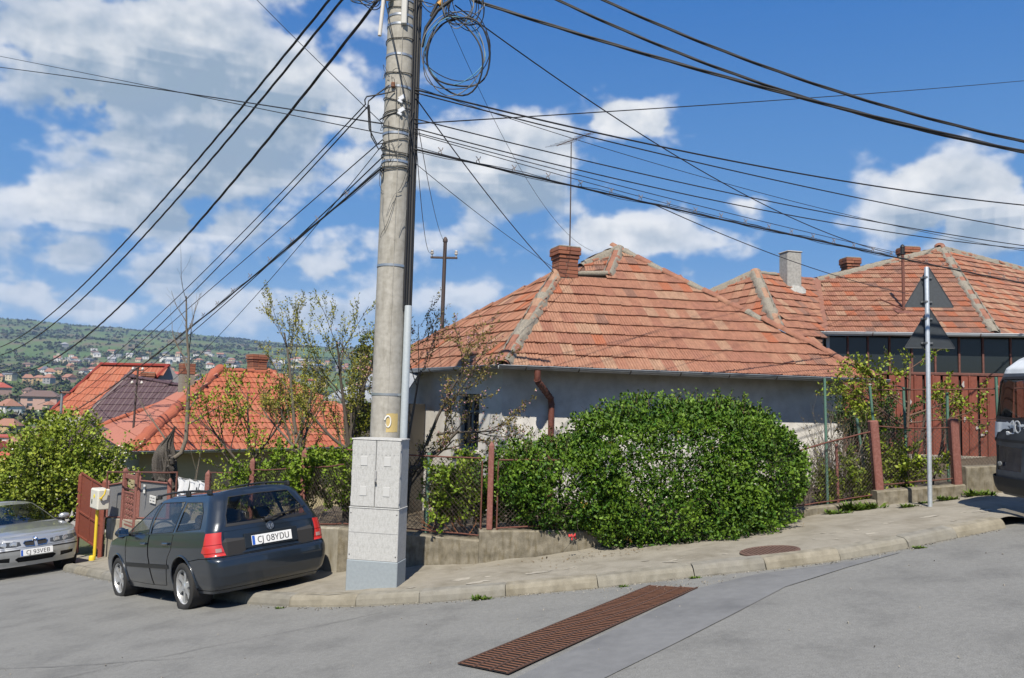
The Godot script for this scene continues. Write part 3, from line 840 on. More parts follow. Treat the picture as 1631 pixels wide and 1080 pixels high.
const PX := -1.535
const PZ := -9.82
func build_pole(rust: Material) -> void:
	var pole := thing("utility_pole", "tall round concrete utility pole behind the grey cabinet, wrapped in bands and wires", "utility pole", Vector3(PX, -0.6, PZ))
	var pm := rough_mat("pole_concrete", Color(0.27, 0.258, 0.228), Color(0.365, 0.35, 0.315), Color(0.45, 0.435, 0.395), 0.7, 0.9, 0.25, 0.015, 0.18, 0.45)
	stain(pm, "pole_stain", Color(0.66, 0.65, 0.62), 0.8, 0.015, 5.0)
	var mb := MB.new()
	mb.lathe(Transform3D(), [Vector2(0.20, -0.5), Vector2(0.187, 1.8), Vector2(0.178, 5.0), Vector2(0.17, 10.0), Vector2(0.0, 10.01)], 36)
	part("shaft", mb, pm, pole)
	# mould seam along the shaft
	mb = MB.new()
	for k in 12:
		var y := 0.6 + k * 0.8
		mb.box(at(Vector3(0.045, y, sqrt(0.187 * 0.187 - 0.045 * 0.045) - 0.004)), Vector3(0.010, 0.8, 0.010), 0.003)
	part("mould_seam", mb, pm, pole)
	var steel := plain("galvanised", Color(0.50, 0.52, 0.53), 0.35, 0.8)
	var wire := plain("cable_black", Color(0.012, 0.012, 0.013), 0.55)
	var wire2 := plain("cable_grey", Color(0.17, 0.17, 0.165), 0.6)
	var r := func(y): return lerpf(0.19, 0.172, y / 9.0)
	for y in [2.30, 3.90, 5.22, 5.58, 6.18, 6.60, 7.00, 7.12, 7.32]:
		mb = MB.new()
		var q: float = r.call(y) + 0.003
		mb.lathe(at(Vector3(0, y, 0)), [Vector2(q, -0.016), Vector2(q + 0.003, -0.014), Vector2(q + 0.003, 0.014), Vector2(q, 0.016)], 36)
		part("steel_band", mb, steel, pole)
	for y in [5.10, 5.14, 5.30, 5.36, 5.46, 5.66, 5.85, 6.02, 6.36, 6.80, 7.22]:
		var pts := []
		var q: float = r.call(y) + 0.009
		var tl := rf(-0.05, 0.05)
		for k in 31:
			var an := TAU * k / 30.0
			pts.push_back(Vector3(cos(an) * q, y + sin(an + 1.0) * tl + sin(an * 3.0) * 0.008, sin(an) * q))
		mb = MB.new()
		mb.tube(pts, 0.006, 0.006, 5, false)
		part("wrapped_wire", mb, wire, pole)
	# loose tails and crossing wires on the lit face
	for k in 22:
		var y := rf(4.6, 6.4)
		var a0 := rf(0.2, 2.9)
		var da := rf(-1.2, 1.2)
		var dy := rf(-0.55, 0.25)
		var pts := []
		for s in 12:
			var t := s / 11.0
			var an := a0 + da * t
			var q: float = r.call(y) + 0.010 + 0.03 * sin(PI * t) * rf(0.5, 1.0)
			pts.push_back(Vector3(cos(an) * q, y + dy * t + 0.06 * sin(t * 5.0 + k), sin(an) * q))
		mb = MB.new()
		mb.tube(pts, 0.0035, 0.003, 5, false)
		part("loose_wire", mb, wire if k % 4 else wire2, pole)
	# bundle of black cables down the right side of the shaft into the conduit
	for k in 4:
		var pts := []
		for s in 26:
			var y := 3.35 + s * 0.26
			pts.push_back(Vector3(0.185 + k * 0.026 - y * 0.003, y, 0.06 - k * 0.030 + sin(s * 0.9 + k) * 0.006))
		mb = MB.new()
		mb.tube(pts, 0.021 if k < 3 else 0.014, 0.021 if k < 3 else 0.014, 8)
		part("riser_cable", mb, wire if k != 2 else plain("cable_dark", Color(0.035, 0.034, 0.033), 0.6), pole)
	mb = MB.new()
	mb.lathe(at(Vector3(0.232, 0, 0.05)), [Vector2(0.047, 0.60), Vector2(0.047, 3.40), Vector2(0.04, 3.41), Vector2(0.0, 3.41)], 20)
	var con := part("conduit", mb, rough_mat("conduit_grey", Color(0.25, 0.29, 0.32), Color(0.30, 0.34, 0.37), Color(0.34, 0.38, 0.41), 0.5, 0.6), pole)
	mb = MB.new()
	mb.lathe(at(Vector3(0.238, 0, 0.052)), [Vector2(0.040, 0.02), Vector2(0.041, 0.62)], 20)
	part("conduit_foot", mb, plain("orange_pipe", Color(0.42, 0.13, 0.06), 0.6), con)
	# cross-arm above the picture and hook fittings
	mb = MB.new()
	mb.box(at(Vector3(0.45, 8.05, -0.2)), Vector3(2.6, 0.07, 0.07), 0.01)
	part("cross_arm", mb, steel, pole)
	mb = MB.new()
	mb.tube([Vector3(0.05, 7.75, 0.2), Vector3(0.35, 7.62, 0.1), Vector3(0.62, 7.50, 0.0), Vector3(0.92, 7.46, -0.08)], 0.016, 0.016, 6)
	part("arm_hook", mb, steel, pole)
	# white pipe stub and cable box clamped high on the left
	mb = MB.new()
	mb.tube([Vector3(-0.17, 7.75, 0.17), Vector3(-0.20, 7.42, 0.2), Vector3(-0.235, 6.80, 0.22)], 0.026, 0.024, 12)
	part("pipe_stub", mb, plain("pale_pipe", Color(0.52, 0.50, 0.47), 0.6), pole)
	mb = MB.new()
	mb.box(at(Vector3(-0.17, 7.32, 0.17)), Vector3(0.16, 0.05, 0.07), 0.008)
	part("clamp", mb, steel, pole)
	mb = MB.new()
	mb.box(at(Vector3(0.06, 7.22, 0.19)), Vector3(0.075, 0.5, 0.05), 0.012)
	part("cable_box", mb, plain("box_grey", Color(0.46, 0.46, 0.44), 0.6), pole)
	for y in [6.02, 5.86]:
		mb = MB.new()
		mb.box(Transform3D(Basis(Vector3.BACK, 0.6), Vector3(0.07, y, 0.18)), Vector3(0.09, 0.06, 0.03), 0.008)
		mb.box(Transform3D(Basis(Vector3.BACK, -0.5), Vector3(0.05, y - 0.05, 0.185)), Vector3(0.07, 0.035, 0.03), 0.008)
		part("bracket", mb, plain("bracket_zinc", Color(0.62, 0.63, 0.64), 0.35, 0.5), pole)
	mb = MB.new()
	mb.box(at(Vector3(-0.045, 6.18, 0.185)), Vector3(0.05, 0.07, 0.05), 0.01)
	part("clamp", mb, rust, pole)
	# faded yellow square with a white loop painted near the cabinet top
	var yel := MB.new()
	var rows := []
	for k in 7:
		var row := PackedVector3Array()
		for s in 9:
			var an := 0.55 + s * 0.105
			var q: float = r.call(1.95) + 0.0025
			row.push_back(Vector3(cos(an) * q, 1.84 + k * 0.038 + rf(-0.004, 0.004), sin(an) * q))
		rows.push_back(row)
	yel.grid(rows, Vector3(0.5, 0, 1))
	part("painted_square", yel, rough_mat("faded_yellow", Color(0.38, 0.33, 0.20), Color(0.48, 0.36, 0.13), Color(0.50, 0.40, 0.22), 0.12, 0.85), pole)
	var loop := []
	for s in 24:
		var t := s / 23.0
		var an2 := 0.3 + t * 5.6
		var u := 1.28 + cos(an2) * 0.21 * (1.0 - 0.3 * t)
		var q: float = r.call(1.95) + 0.004
		loop.push_back(Vector3(cos(u) * q, 1.965 + sin(an2) * 0.075 * (1.0 - 0.2 * t), sin(u) * q))
	mb = MB.new()
	mb.tube(loop, 0.012, 0.007, 5)
	part("painted_loop", mb, plain("chalk_white", Color(0.62, 0.61, 0.58), 0.9), pole)

	# coils of spare cable hanging by the pole
	var coils := [["cable_coil", "big loose loop of black, grey and blue cable hanging right of the pole", Vector3(-0.83, 6.02, -9.6), 0.40, 0.47, 6], ["cable_coil", "small dense black cable coil above the big hanging loop", Vector3(-0.74, 6.62, -9.6), 0.22, 0.24, 9], ["cable_coil", "black cable coil hanging left of the pole top", Vector3(-1.98, 6.86, -9.7), 0.21, 0.20, 5], ["cable_coil", "black cable loop hooked against the pole top on its right", Vector3(-1.16, 6.84, -9.6), 0.17, 0.22, 3]]
	for q in coils:
		var t := thing(q[0], q[1], "cable coil", q[2], 0.0, "spare cable coils on the pole")
		for k in q[5]:
			var pts := []
			var off := rv() * (0.075 if q[5] > 5 else 0.05)
			var sq := rf(0.86, 1.06)
			for s in 37:
				var an: float = TAU * s / 36.0 + k
				var drop := 1.0 - 0.22 * sin(an) * (0.6 + 0.4 * sin(k * 2.1))
				pts.push_back(Vector3(cos(an + 0.15 * sin(k * 1.3)) * q[3] * sq * drop, sin(an) * q[4] * (1.0 + 0.14 * sin(k * 2.7)) + 0.03 * sin(an * 3.0 + k * 2.0), 0.05 * sin(an * 2.0 + k * 1.7)) + off * Vector3(1, 1, 0.4))
			mb = MB.new()
			var thick: float = 0.011 if q[3] > 0.3 and k < 2 else 0.006
			mb.tube(pts, thick, thick, 7, false)
			part("turn", mb, wire if k % 3 != 2 else (plain("cable_blue", Color(0.07, 0.22, 0.32), 0.5) if q[3] > 0.3 and k == 2 else wire2), t)
		if q[3] > 0.3:
			mb = MB.new()
			mb.tube([Vector3(0.29, 1.25, 0), Vector3(0.20, 0.98, 0.02), Vector3(0.02, 0.72, 0.03), Vector3(-0.22, 0.52, 0.02), Vector3(-0.36, 0.30, 0.0), Vector3(-0.40, 0.05, 0)], 0.03, 0.02, 8)
			mb.tube([Vector3(-0.06, 1.2, 0), Vector3(-0.12, 0.85, 0.02), Vector3(-0.30, 0.45, 0.0)], 0.028, 0.022, 8)
			part("feeder", mb, wire, t)
			mb = MB.new()
			mb.lathe(Transform3D(Basis(Vector3.BACK, -0.7), Vector3(-0.19, 0.62, 0.01)), [Vector2(0.034, -0.03), Vector2(0.034, 0.03)], 10)
			part("yellow_tape", mb, plain("yellow_tape", Color(0.50, 0.25, 0.04), 0.6), t)
	# short lengths leading from clamps on the shaft out to the first bend of two cables
	for q in [[Vector3(-0.02, 6.10, 0.19), Vector3(-0.20, 6.04, 0.22), Vector3(-0.36, 6.00, 0.24), Vector3(-0.385, 5.96, 0.23), Vector3(-0.375, 5.90, 0.22)], [Vector3(-0.10, 6.18, 0.17), Vector3(-0.24, 6.05, 0.2), Vector3(-0.34, 5.95, 0.22), Vector3(-0.345, 5.88, 0.22)], [Vector3(-0.345, 5.90, 0.22), Vector3(-0.32, 5.60, 0.2), Vector3(-0.22, 5.42, 0.15), Vector3(-0.12, 5.45, 0.15)], [Vector3(-0.33, 5.90, 0.22), Vector3(-0.29, 5.50, 0.2), Vector3(-0.20, 5.36, 0.15), Vector3(-0.1, 5.40, 0.16)], [Vector3(-0.21, 5.76, 0.1), Vector3(-0.10, 5.80, 0.16), Vector3(0.02, 5.83, 0.19)]]:
		mb = MB.new()
		mb.tube(q, 0.009, 0.009, 6)
		part("jumper", mb, wire, pole)
	build_wires(wire)

func sag_line(a: Vector3, b: Vector3, sag: float, n: int) -> Array:
	var pts := []
	for k in n + 1:
		var t := float(k) / n
		pts.push_back(a.lerp(b, t) - Vector3(0, sag * 4.0 * t * (1.0 - t), 0))
	return pts

func build_wires(black: Material) -> void:
	var hook := MB.new()
	hook.tube([Vector3(-0.02, 0, 0), Vector3(-0.025, 0.03, 0), Vector3(0.02, 0.055, 0), Vector3(0.03, 0.085, 0)], 0.006, 0.006, 5)
	hook.tube([Vector3(0.02, 0, 0.01), Vector3(0.0, 0.05, 0.01), Vector3(-0.03, 0.085, 0.01)], 0.006, 0.006, 5)
	var hm := hook.mesh()
	var pale := plain("hook_pale", Color(0.20, 0.17, 0.16), 0.6)
	for w in WIRES:
		var label: String = w[0]
		var rad: float = w[4] * (0.66 if w[4] >= 0.014 else 0.9)
		var twisted := label.contains("twisted")
		var t := thing("overhead_cable", label, "cable", Vector3.ZERO, 0.0, "overhead cables meeting at the pole")
		var n := 40
		var line := sag_line(w[1], w[2], w[3], n)
		if absf(w[1].x - PX) < 0.32 and w[1].z > PZ - 0.1 and w[1].y < 6.5: line.push_front(Vector3(PX + signf(w[1].x - PX) * 0.12, w[1].y + 0.02, PZ))
		if twisted:
			var fine := sag_line(w[1], w[2], w[3], 150)
			var length: float = w[1].distance_to(w[2])
			for s in 3:
				var mb := MB.new()
				var pts := []
				for k in fine.size():
					var an: float = k / 150.0 * length / 0.75 * TAU / 3.0 + s * TAU / 3.0
					var d: Vector3 = (w[2] - w[1]).normalized()
					var sd := d.cross(Vector3.UP).normalized()
					pts.push_back(fine[k] + (sd * cos(an) + sd.cross(d) * sin(an)) * rad * 0.55)
				mb.tube(pts, rad * 0.62, rad * 0.62, 6)
				part("strand", mb, black, t)
		else:
			var mb := MB.new()
			mb.tube(line, rad, rad, 6)
			part("wire", mb, black, t)
			if rad >= 0.0130:
				for s in 2:
					mb = MB.new()
					var pts := []
					for k in line.size(): pts.push_back(line[k] + Vector3(0, (0.020 if s == 0 else -0.018) + 0.016 * sin(k * 1.7 + s * 2), 0.012 * cos(k * 2.3)))
					mb.tube(pts, 0.005, 0.005, 5)
					part("companion_wire", mb, black, t)
		if label.contains("hooks") and rad >= 0.0130:
			for k in 27:
				var f := 0.02 + 0.034 * k if label.contains("right house") else 0.03 + 0.03 * k
				if f > 0.92: break
				var p: Vector3 = w[1].lerp(w[2], f) - Vector3(0, w[3] * 4.0 * f * (1.0 - f), 0)
				var o := part("hook", hm, pale, t)
				o.position = p + Vector3(0, 0.015, 0)

func build_sign() -> void:
	var s := thing("road_sign", "two dark triangular road signs seen from behind on one galvanised post", "road sign", Vector3(5.90, 0.30, -11.15))
	var steel := rough_mat("sign_steel", Color(0.33, 0.37, 0.41), Color(0.42, 0.46, 0.50), Color(0.50, 0.54, 0.58), 0.6, 0.45, 0.0, 0.02, 0.1, 0.4, 512, 0.35)
	var back := rough_mat("sign_back", Color(0.036, 0.042, 0.050), Color(0.045, 0.052, 0.060), Color(0.056, 0.063, 0.072), 0.5, 0.6)
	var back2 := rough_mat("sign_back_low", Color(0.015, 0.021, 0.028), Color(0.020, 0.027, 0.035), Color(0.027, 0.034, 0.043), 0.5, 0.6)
	var mb := MB.new()
	mb.lathe(Transform3D(), [Vector2(0.030, -0.1), Vector2(0.030, 3.42), Vector2(0.026, 3.43), Vector2(0, 3.43)], 18)
	part("post", mb, steel, s)
	for k in 2:
		var y: float = [2.86, 2.27][k]
		var pl := Node3D.new()
		pl.name = "sign_plate"
		s.add_child(pl, true)
		pl.position = Vector3(0.055, y, -0.05)
		pl.rotation.y = -0.12 if k == 0 else -0.18
		var out := []
		var base := [Vector2(-0.335, 0), Vector2(0.335, 0), Vector2(0, 0.585)]
		for q in 3:
			var p: Vector2 = base[q]
			var a: Vector2 = (base[(q + 2) % 3] - p).normalized()
			var b: Vector2 = (base[(q + 1) % 3] - p).normalized()
			for z in [0.035, 0.012]: out.push_back(p + a * z)
			for z in [0.012, 0.035]: out.push_back(p + b * z)
		var face := []
		for p in out: face.push_back(Vector3(p.x, p.y, 0.0))
		mb = MB.new()
		mb.prism(face, Vector3(0, 0, -0.003))
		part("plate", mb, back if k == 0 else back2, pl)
		mb = MB.new()
		for q in out.size():
			var p0: Vector3 = face[q]
			var p1: Vector3 = face[(q + 1) % out.size()]
			mb.tube([p0, p1], 0.006, 0.006, 6)
		part("rim", mb, plain("sign_rim", Color(0.035, 0.04, 0.046), 0.5), pl)
		for cy in [0.07, 0.42]:
			mb = MB.new()
			mb.box(at(Vector3(-0.04, cy, 0.012)), Vector3(0.16, 0.028, 0.02), 0.004)
			mb.lathe(at(Vector3(-0.06, cy, 0.052)), [Vector2(0.034, -0.014), Vector2(0.037, -0.012), Vector2(0.037, 0.012), Vector2(0.034, 0.014)], 18)
			part("clamp", mb, plain("clamp_grey", Color(0.13, 0.14, 0.15), 0.5, 0.5), pl)

# ---------- low walls, fences, gates along the two streets
func seg_wall(parent: Node, a: Vector2, b: Vector2, top_a: float, top_b: float, thick: float, mat: Material, called := "wall_section") -> void:
	var d := (b - a).normalized()
	var inn := Vector2(-d.y, d.x)
	if inn.dot(Vector2(0.4, -1)) < 0: inn = -inn
	var mb := MB.new()
	var n := 7
	var fr := []
	for k in n + 1:
		var p := a.lerp(b, float(k) / n)
		var row := PackedVector3Array()
		var top := lerpf(top_a, top_b, float(k) / n)
		var base := gp(p.x, p.y) - 0.25
		for q in [Vector2(0, base), Vector2(0, top - 0.02), Vector2(0.02, top + rf(-0.004, 0.004)), Vector2(thick - 0.02, top + rf(-0.004, 0.004)), Vector2(thick, top - 0.02), Vector2(thick, base)]:
			var o: Vector2 = p + inn * (q.x + (rf(-0.006, 0.006) if q.x == 0.0 else 0.0))
			row.push_back(Vector3(o.x, q.y, o.y))
		fr.push_back(row)
	for k in n:
		for q in 5:
			var u := [fr[k][q], fr[k + 1][q], fr[k + 1][q + 1], fr[k][q + 1]]
			var ctr := Vector3(a.x + b.x, 0, a.y + b.y) * 0.5 + Vector3(inn.x, 0, inn.y) * thick * 0.5
			ctr.y = (top_a + top_b) * 0.5 - 0.3
			var nn: Vector3 = (u[2] - u[0]).cross(u[3] - u[1])
			if nn.dot((u[0] + u[2]) * 0.5 - ctr) < 0 and q != 1 and q != 3 or (q == 1 or q == 3) and nn.y < 0: u.reverse()
			mb.quad(u[0], u[1], u[2], u[3])
	for e in [0, n]:
		var cap := []
		for q in 6: cap.push_back(fr[e][q])
		mb.poly(cap)
	part(called, mb, mat, parent)

func post(parent: Node, base: Vector3, h: float, w: float, mat: Material, lean := Vector3.ZERO, pointed := true) -> void:
	var mb := MB.new()
	var y := (Vector3.UP + lean).normalized()
	var x := y.cross(Vector3.FORWARD).normalized()
	mb.box(frame(base + y * h * 0.5, x, y, x.cross(y)), Vector3(w, h, w), w * 0.12)
	if pointed:
		var t := base + y * h
		var z := x.cross(y)
		var c := [t + (x + z) * w * 0.42, t + (z - x) * w * 0.42, t - (x + z) * w * 0.42, t + (x - z) * w * 0.42]
		for k in 4: mb.tri(t + y * w * 0.7, c[(k + 1) % 4], c[k])
	part("post", mb, mat, parent)

func wire_mesh(parent: Node, a: Vector3, b: Vector3, h0: float, h1: float, cell: float, mat: Material) -> void:
	# chain-link: two families of thin zigzag wires from a to b
	var mb := MB.new()
	var ln := a.distance_to(b)
	var d := (b - a) / ln
	var side := Vector3(d.z, 0, -d.x).normalized()
	var hh := maxf(h0, h1)
	var n := int((ln + hh) / cell)
	for k in n:
		for fam in 2:
			var s0 := k * cell - hh
			var t0 := maxf(0.0, -s0)
			var t1 := minf(hh, ln - s0)
			if t1 - t0 < 0.03: continue
			var p0 := s0 + t0
			var p1 := s0 + t1
			var q0 := a + d * (p0 if fam == 0 else ln - p0) + Vector3(0, t0, 0) + side * (0.004 if fam else -0.004)
			var q1 := a + d * (p1 if fam == 0 else ln - p1) + Vector3(0, t1, 0) + side * (-0.004 if fam else 0.004)
			var mid := (q0 + q1) * 0.5 + side * rf(-0.02, 0.02)
			mb.tube([q0, mid, q1], 0.0026, 0.0026, 3, false)
	part("wire_netting", mb, mat, parent, "stuff")

func rail(parent: Node, a: Vector3, b: Vector3, r: float, mat: Material, bend := 0.02, called := "rail") -> void:
	var mb := MB.new()
	var pts := []
	for k in 9: pts.push_back(a.lerp(b, k / 8.0) + Vector3(0, -sin(PI * k / 8.0) * bend + rf(-0.004, 0.004), rf(-0.006, 0.006)))
	mb.tube(pts, r, r, 6)
	part(called, mb, mat, parent)

func sw(t: float, off := 0.0, y := 0.0) -> Vector3:   # a point along the side street's fence line
	return Vector3(-2.3 - 0.7 * t + 0.712 * off, y, -10.95 - 0.71 * t - 0.702 * off)

func build_walls(rust: Material) -> void:
	var conc := rough_mat("old_concrete", Color(0.105, 0.095, 0.072), Color(0.190, 0.172, 0.135), Color(0.30, 0.275, 0.22), 1.1, 0.93, 0.5, 0.014, 0.16, 0.4)
	stain(conc, "wall_stain", Color(0.50, 0.45, 0.32), 1.0, 0.02, 4.0)
	var pink := rough_mat("faded_red", Color(0.14, 0.050, 0.038), Color(0.195, 0.075, 0.060), Color(0.26, 0.125, 0.105), 0.5, 0.8, 0.05, 0.02, 0.2)
	var darkred := rough_mat("rust_red", Color(0.07, 0.026, 0.018), Color(0.115, 0.042, 0.030), Color(0.17, 0.08, 0.06), 0.4, 0.85, 0.08, 0.02, 0.2)
	var green := rough_mat("green_paint", Color(0.03, 0.085, 0.065), Color(0.06, 0.15, 0.11), Color(0.17, 0.21, 0.175), 0.25, 0.7, 0.05, 0.03, 0.2)
	var net := plain("netting", Color(0.075, 0.055, 0.047), 0.7, 0.2)

	# main street, left part: low stepped wall with netting
	var w := thing("low_wall", "stained low concrete wall with a step, between the grey cabinet and the big bush", "wall")
	seg_wall(w, Vector2(-2.3, -10.95), Vector2(-0.36, -10.40), -0.13, -0.15, 0.2, conc)
	seg_wall(w, Vector2(-0.355, -10.39), Vector2(1.9, -10.70), -0.025, -0.02, 0.2, conc)
	seg_wall(w, Vector2(1.905, -10.70), Vector2(3.86, -11.38), 0.10, 0.12, 0.2, conc)
	var f := thing("mesh_fence", "rusty chain-link fence on the stepped wall with one pink pointed post", "fence")
	post(f, Vector3(-0.23, -0.025, -10.48), 1.10, 0.075, pink)
	for x in [-0.345, -0.135]:
		rail(f, Vector3(x, -0.03, -10.47), Vector3(x, 0.86, -10.47), 0.012, darkred, 0.0, "upright")
	rail(f, Vector3(-2.25, 0.93, -11.02), Vector3(-0.36, 0.90, -10.49), 0.012, darkred)
	rail(f, Vector3(-2.25, -0.08, -11.02), Vector3(-0.36, -0.10, -10.49), 0.010, darkred, 0.0)
	wire_mesh(f, Vector3(-2.25, -0.09, -11.02), Vector3(-0.36, -0.10, -10.49), 1.0, 1.0, 0.062, net)
	rail(f, Vector3(-0.13, 0.0, -10.47), Vector3(3.82, 0.16, -11.44), 0.012, darkred, 0.0)
	rail(f, Vector3(-0.13, 0.88, -10.47), Vector3(3.82, 0.98, -11.44), 0.012, darkred)
	wire_mesh(f, Vector3(-0.13, 0.0, -10.47), Vector3(3.82, 0.16, -11.44), 0.9, 0.9, 0.062, net)
	var gp1 := thing("fence_stake", "green painted stake wound with twigs behind the cabinet's conduit", "stake")
	post(gp1, Vector3(-1.12, -0.3, -10.95), 1.22, 0.055, green, Vector3(0.02, 0, 0), false)
	var lp := thing("fence_post", "plain brown post at the right foot of the big hedge bush", "post", Vector3.ZERO, 0.0)
	post(lp, Vector3(3.90, 0.0, -11.42), 0.78, 0.08, darkred, Vector3(-0.02, 0, 0), false)

	# main street, right part
	var w2 := thing("kerb_wall", "very low concrete kerb wall under the netting between the bush and the leaning red post", "wall")
	seg_wall(w2, Vector2(3.87, -11.36), Vector2(5.48, -11.86), 0.20, 0.34, 0.16, conc)
	seg_wall(w2, Vector2(5.485, -11.84), Vector2(6.86, -11.95), 0.47, 0.60, 0.2, conc)
	var w3 := thing("plinth_wall", "taller pale concrete plinth wall between the right red post and the van", "wall")
	seg_wall(w3, Vector2(6.865, -11.93), Vector2(10.5, -12.9), 0.86, 1.02, 0.2, conc)
	var f2 := thing("mesh_fence", "sagging rusty netting between the leaning weathered red posts near the road sign", "fence")
	post(f2, Vector3(5.60, 0.30, -12.02), 1.22, 0.125, pink, Vector3(-0.085, 0, 0.02), false)
	post(f2, Vector3(6.78, 0.56, -12.03), 1.02, 0.12, pink, Vector3(-0.06, 0, 0.02), false)
	rail(f2, Vector3(3.95, 0.98, -11.46), Vector3(5.5, 1.35, -12.0), 0.013, darkred, -0.02)
	rail(f2, Vector3(5.55, 1.43, -12.02), Vector3(6.72, 1.44, -12.03), 0.011, darkred)
	rail(f2, Vector3(5.62, 0.55, -12.02), Vector3(6.75, 0.68, -12.03), 0.010, darkred, 0.0)
	rail(f2, Vector3(3.95, 0.24, -11.46), Vector3(5.5, 0.40, -12.0), 0.010, darkred, 0.0)
	wire_mesh(f2, Vector3(3.95, 0.24, -11.46), Vector3(5.5, 0.40, -12.0), 0.78, 0.9, 0.062, net)
	wire_mesh(f2, Vector3(5.62, 0.52, -12.02), Vector3(6.75, 0.66, -12.03), 0.82, 0.8, 0.062, net)
	var f3 := thing("mesh_fence", "netting and thin red rails above the pale plinth wall beside the van", "fence")
	rail(f3, Vector3(6.82, 2.02, -12.05), Vector3(10.4, 2.2, -12.95), 0.014, darkred, 0.0)
	rail(f3, Vector3(6.82, 1.55, -12.05), Vector3(10.4, 1.75, -12.95), 0.008, darkred, 0.0)
	rail(f3, Vector3(5.55, 1.98, -12.05), Vector3(6.82, 2.02, -12.05), 0.012, darkred, 0.0)
	wire_mesh(f3, Vector3(6.86, 0.88, -12.0), Vector3(10.4, 1.0, -12.95), 0.66, 0.66, 0.062, net)
	var k := 0
	for q in [[Vector3(4.75, 0.15, -11.85), 1.98, Vector3(-0.02, 0, 0), "tall thin green stake in front of the cottage's right wall"], [Vector3(5.62, 0.2, -12.4), 1.35, Vector3(-0.14, 0, 0), "slanting green stake left of the leaning red post"], [Vector3(5.72, 0.9, -12.35), 1.15, Vector3(-0.09, 0, 0), "peeling green stake rising from the top of the leaning red post"], [Vector3(6.32, 0.3, -12.6), 1.75, Vector3(-0.03, 0, 0), "green stake behind the netting left of the road sign"], [Vector3(6.70, 0.62, -12.12), 1.35, Vector3(0, 0, 0), "green stake standing against the right red post"], [Vector3(7.50, 0.9, -12.15), 1.33, Vector3(-0.02, 0, 0), "green stake beside the van's windscreen"]]:
		var s := thing("fence_stake", q[3], "stake")
		post(s, q[0], q[1], 0.034, green, q[2], false)
		k += 1
	var twig := thing("fence_stake", "red and white flaking stake beside the tall thin green stake", "stake")
	post(twig, Vector3(4.93, 0.2, -11.9), 0.95, 0.035, pink, Vector3(-0.03, 0, 0), false)

	# side street
	var sc := rough_mat("grey_render", Color(0.24, 0.225, 0.185), Color(0.33, 0.31, 0.26), Color(0.42, 0.40, 0.34), 1.0, 0.93, 0.4, 0.012, 0.2)
	stain(sc, "wall_stain", Color(0.50, 0.45, 0.32), 1.3, 0.02, 4.0)
	var w4 := thing("side_wall", "low concrete wall falling along the side street behind the dark wagon", "wall")
	for s in 4:
		var t0 := s * 2.3
		var t1 := t0 + 2.296
		var a := sw(t0)
		var b := sw(t1)
		seg_wall(w4, Vector2(a.x, a.z), Vector2(b.x, b.z), -0.13 - t0 * 0.108, -0.13 - t1 * 0.108, 0.22, sc)
	var f4 := thing("mesh_fence", "netting between red pointed posts behind the dark wagon", "fence")
	for q in [[1.15, 0.83, 0.08], [2.77, 0.58, 0.08], [4.42, 0.24, 0.09]]:
		var base := sw(q[0], 0.1, -0.15 - q[0] * 0.108)
		post(f4, base, q[1] - base.y, q[2], pink)
	for q in [[0.1, 1.1], [1.2, 2.72], [2.82, 4.37]]:
		var y0: float = -0.11 - q[0] * 0.108
		var y1: float = -0.11 - q[1] * 0.108
		wire_mesh(f4, sw(q[0], 0.1, y0), sw(q[1], 0.1, y1), 0.8, 0.8, 0.062, net)
		for e in [0.03, 0.84]: rail(f4, sw(q[0], 0.1, y0 + e), sw(q[1], 0.1, y1 + e), 0.012, darkred)
	# grey sheet panels with a red frame, ornamental red panel, gate
	var sheet := rough_mat("grey_sheet", Color(0.115, 0.118, 0.122), Color(0.155, 0.158, 0.163), Color(0.20, 0.203, 0.208), 0.6, 0.8, 0.06, 0.02, 0.2)
	var red := rough_mat("gate_red", Color(0.14, 0.038, 0.024), Color(0.185, 0.050, 0.031), Color(0.225, 0.072, 0.05), 0.7, 0.7, 0.03, 0.015, 0.2)
	var panels := [["grey sheet-metal fence panel with two white plates, right of the ornamental red panel", 5.98, 7.52, -0.08, -0.16], ["plain grey sheet-metal fence panel between the gas box and the ornamental red panel", 8.34, 9.36, -0.27, -0.42]]
	for pn in panels:
		var o := thing("sheet_fence", pn[0], "fence")
		var y0: float = -0.10 - pn[1] * 0.108
		var y1: float = -0.10 - pn[2] * 0.108
		var a := sw(pn[1], 0.06)
		var b := sw(pn[2], 0.06)
		var q := [Vector3(a.x, y0, a.z), Vector3(a.x, pn[3], a.z), Vector3(b.x, pn[4], b.z), Vector3(b.x, y1, b.z)]
		var mb := MB.new()
		mb.prism(q, Vector3(0.712, 0, -0.702) * 0.012)
		part("sheet", mb, sheet, o)
		for e in 4:
			mb = MB.new()
			var p0: Vector3 = q[e] - Vector3(0.712, 0, -0.702) * 0.012
			var p1: Vector3 = q[(e + 1) % 4] - Vector3(0.712, 0, -0.702) * 0.012
			mb.tube([p0, p1], 0.02, 0.02, 6)
			part("frame", mb, pink, o)
		for e in 2:
			post(o, sw(pn[1 + e], 0.05, y0 if e == 0 else y1), pn[3 + e] - (y0 if e == 0 else y1) + 0.06, 0.07, pink)
	var pl := plain("plate_white", Color(0.60, 0.60, 0.58), 0.5)
	var ink := plain("ink", Color(0.05, 0.05, 0.06), 0.6)
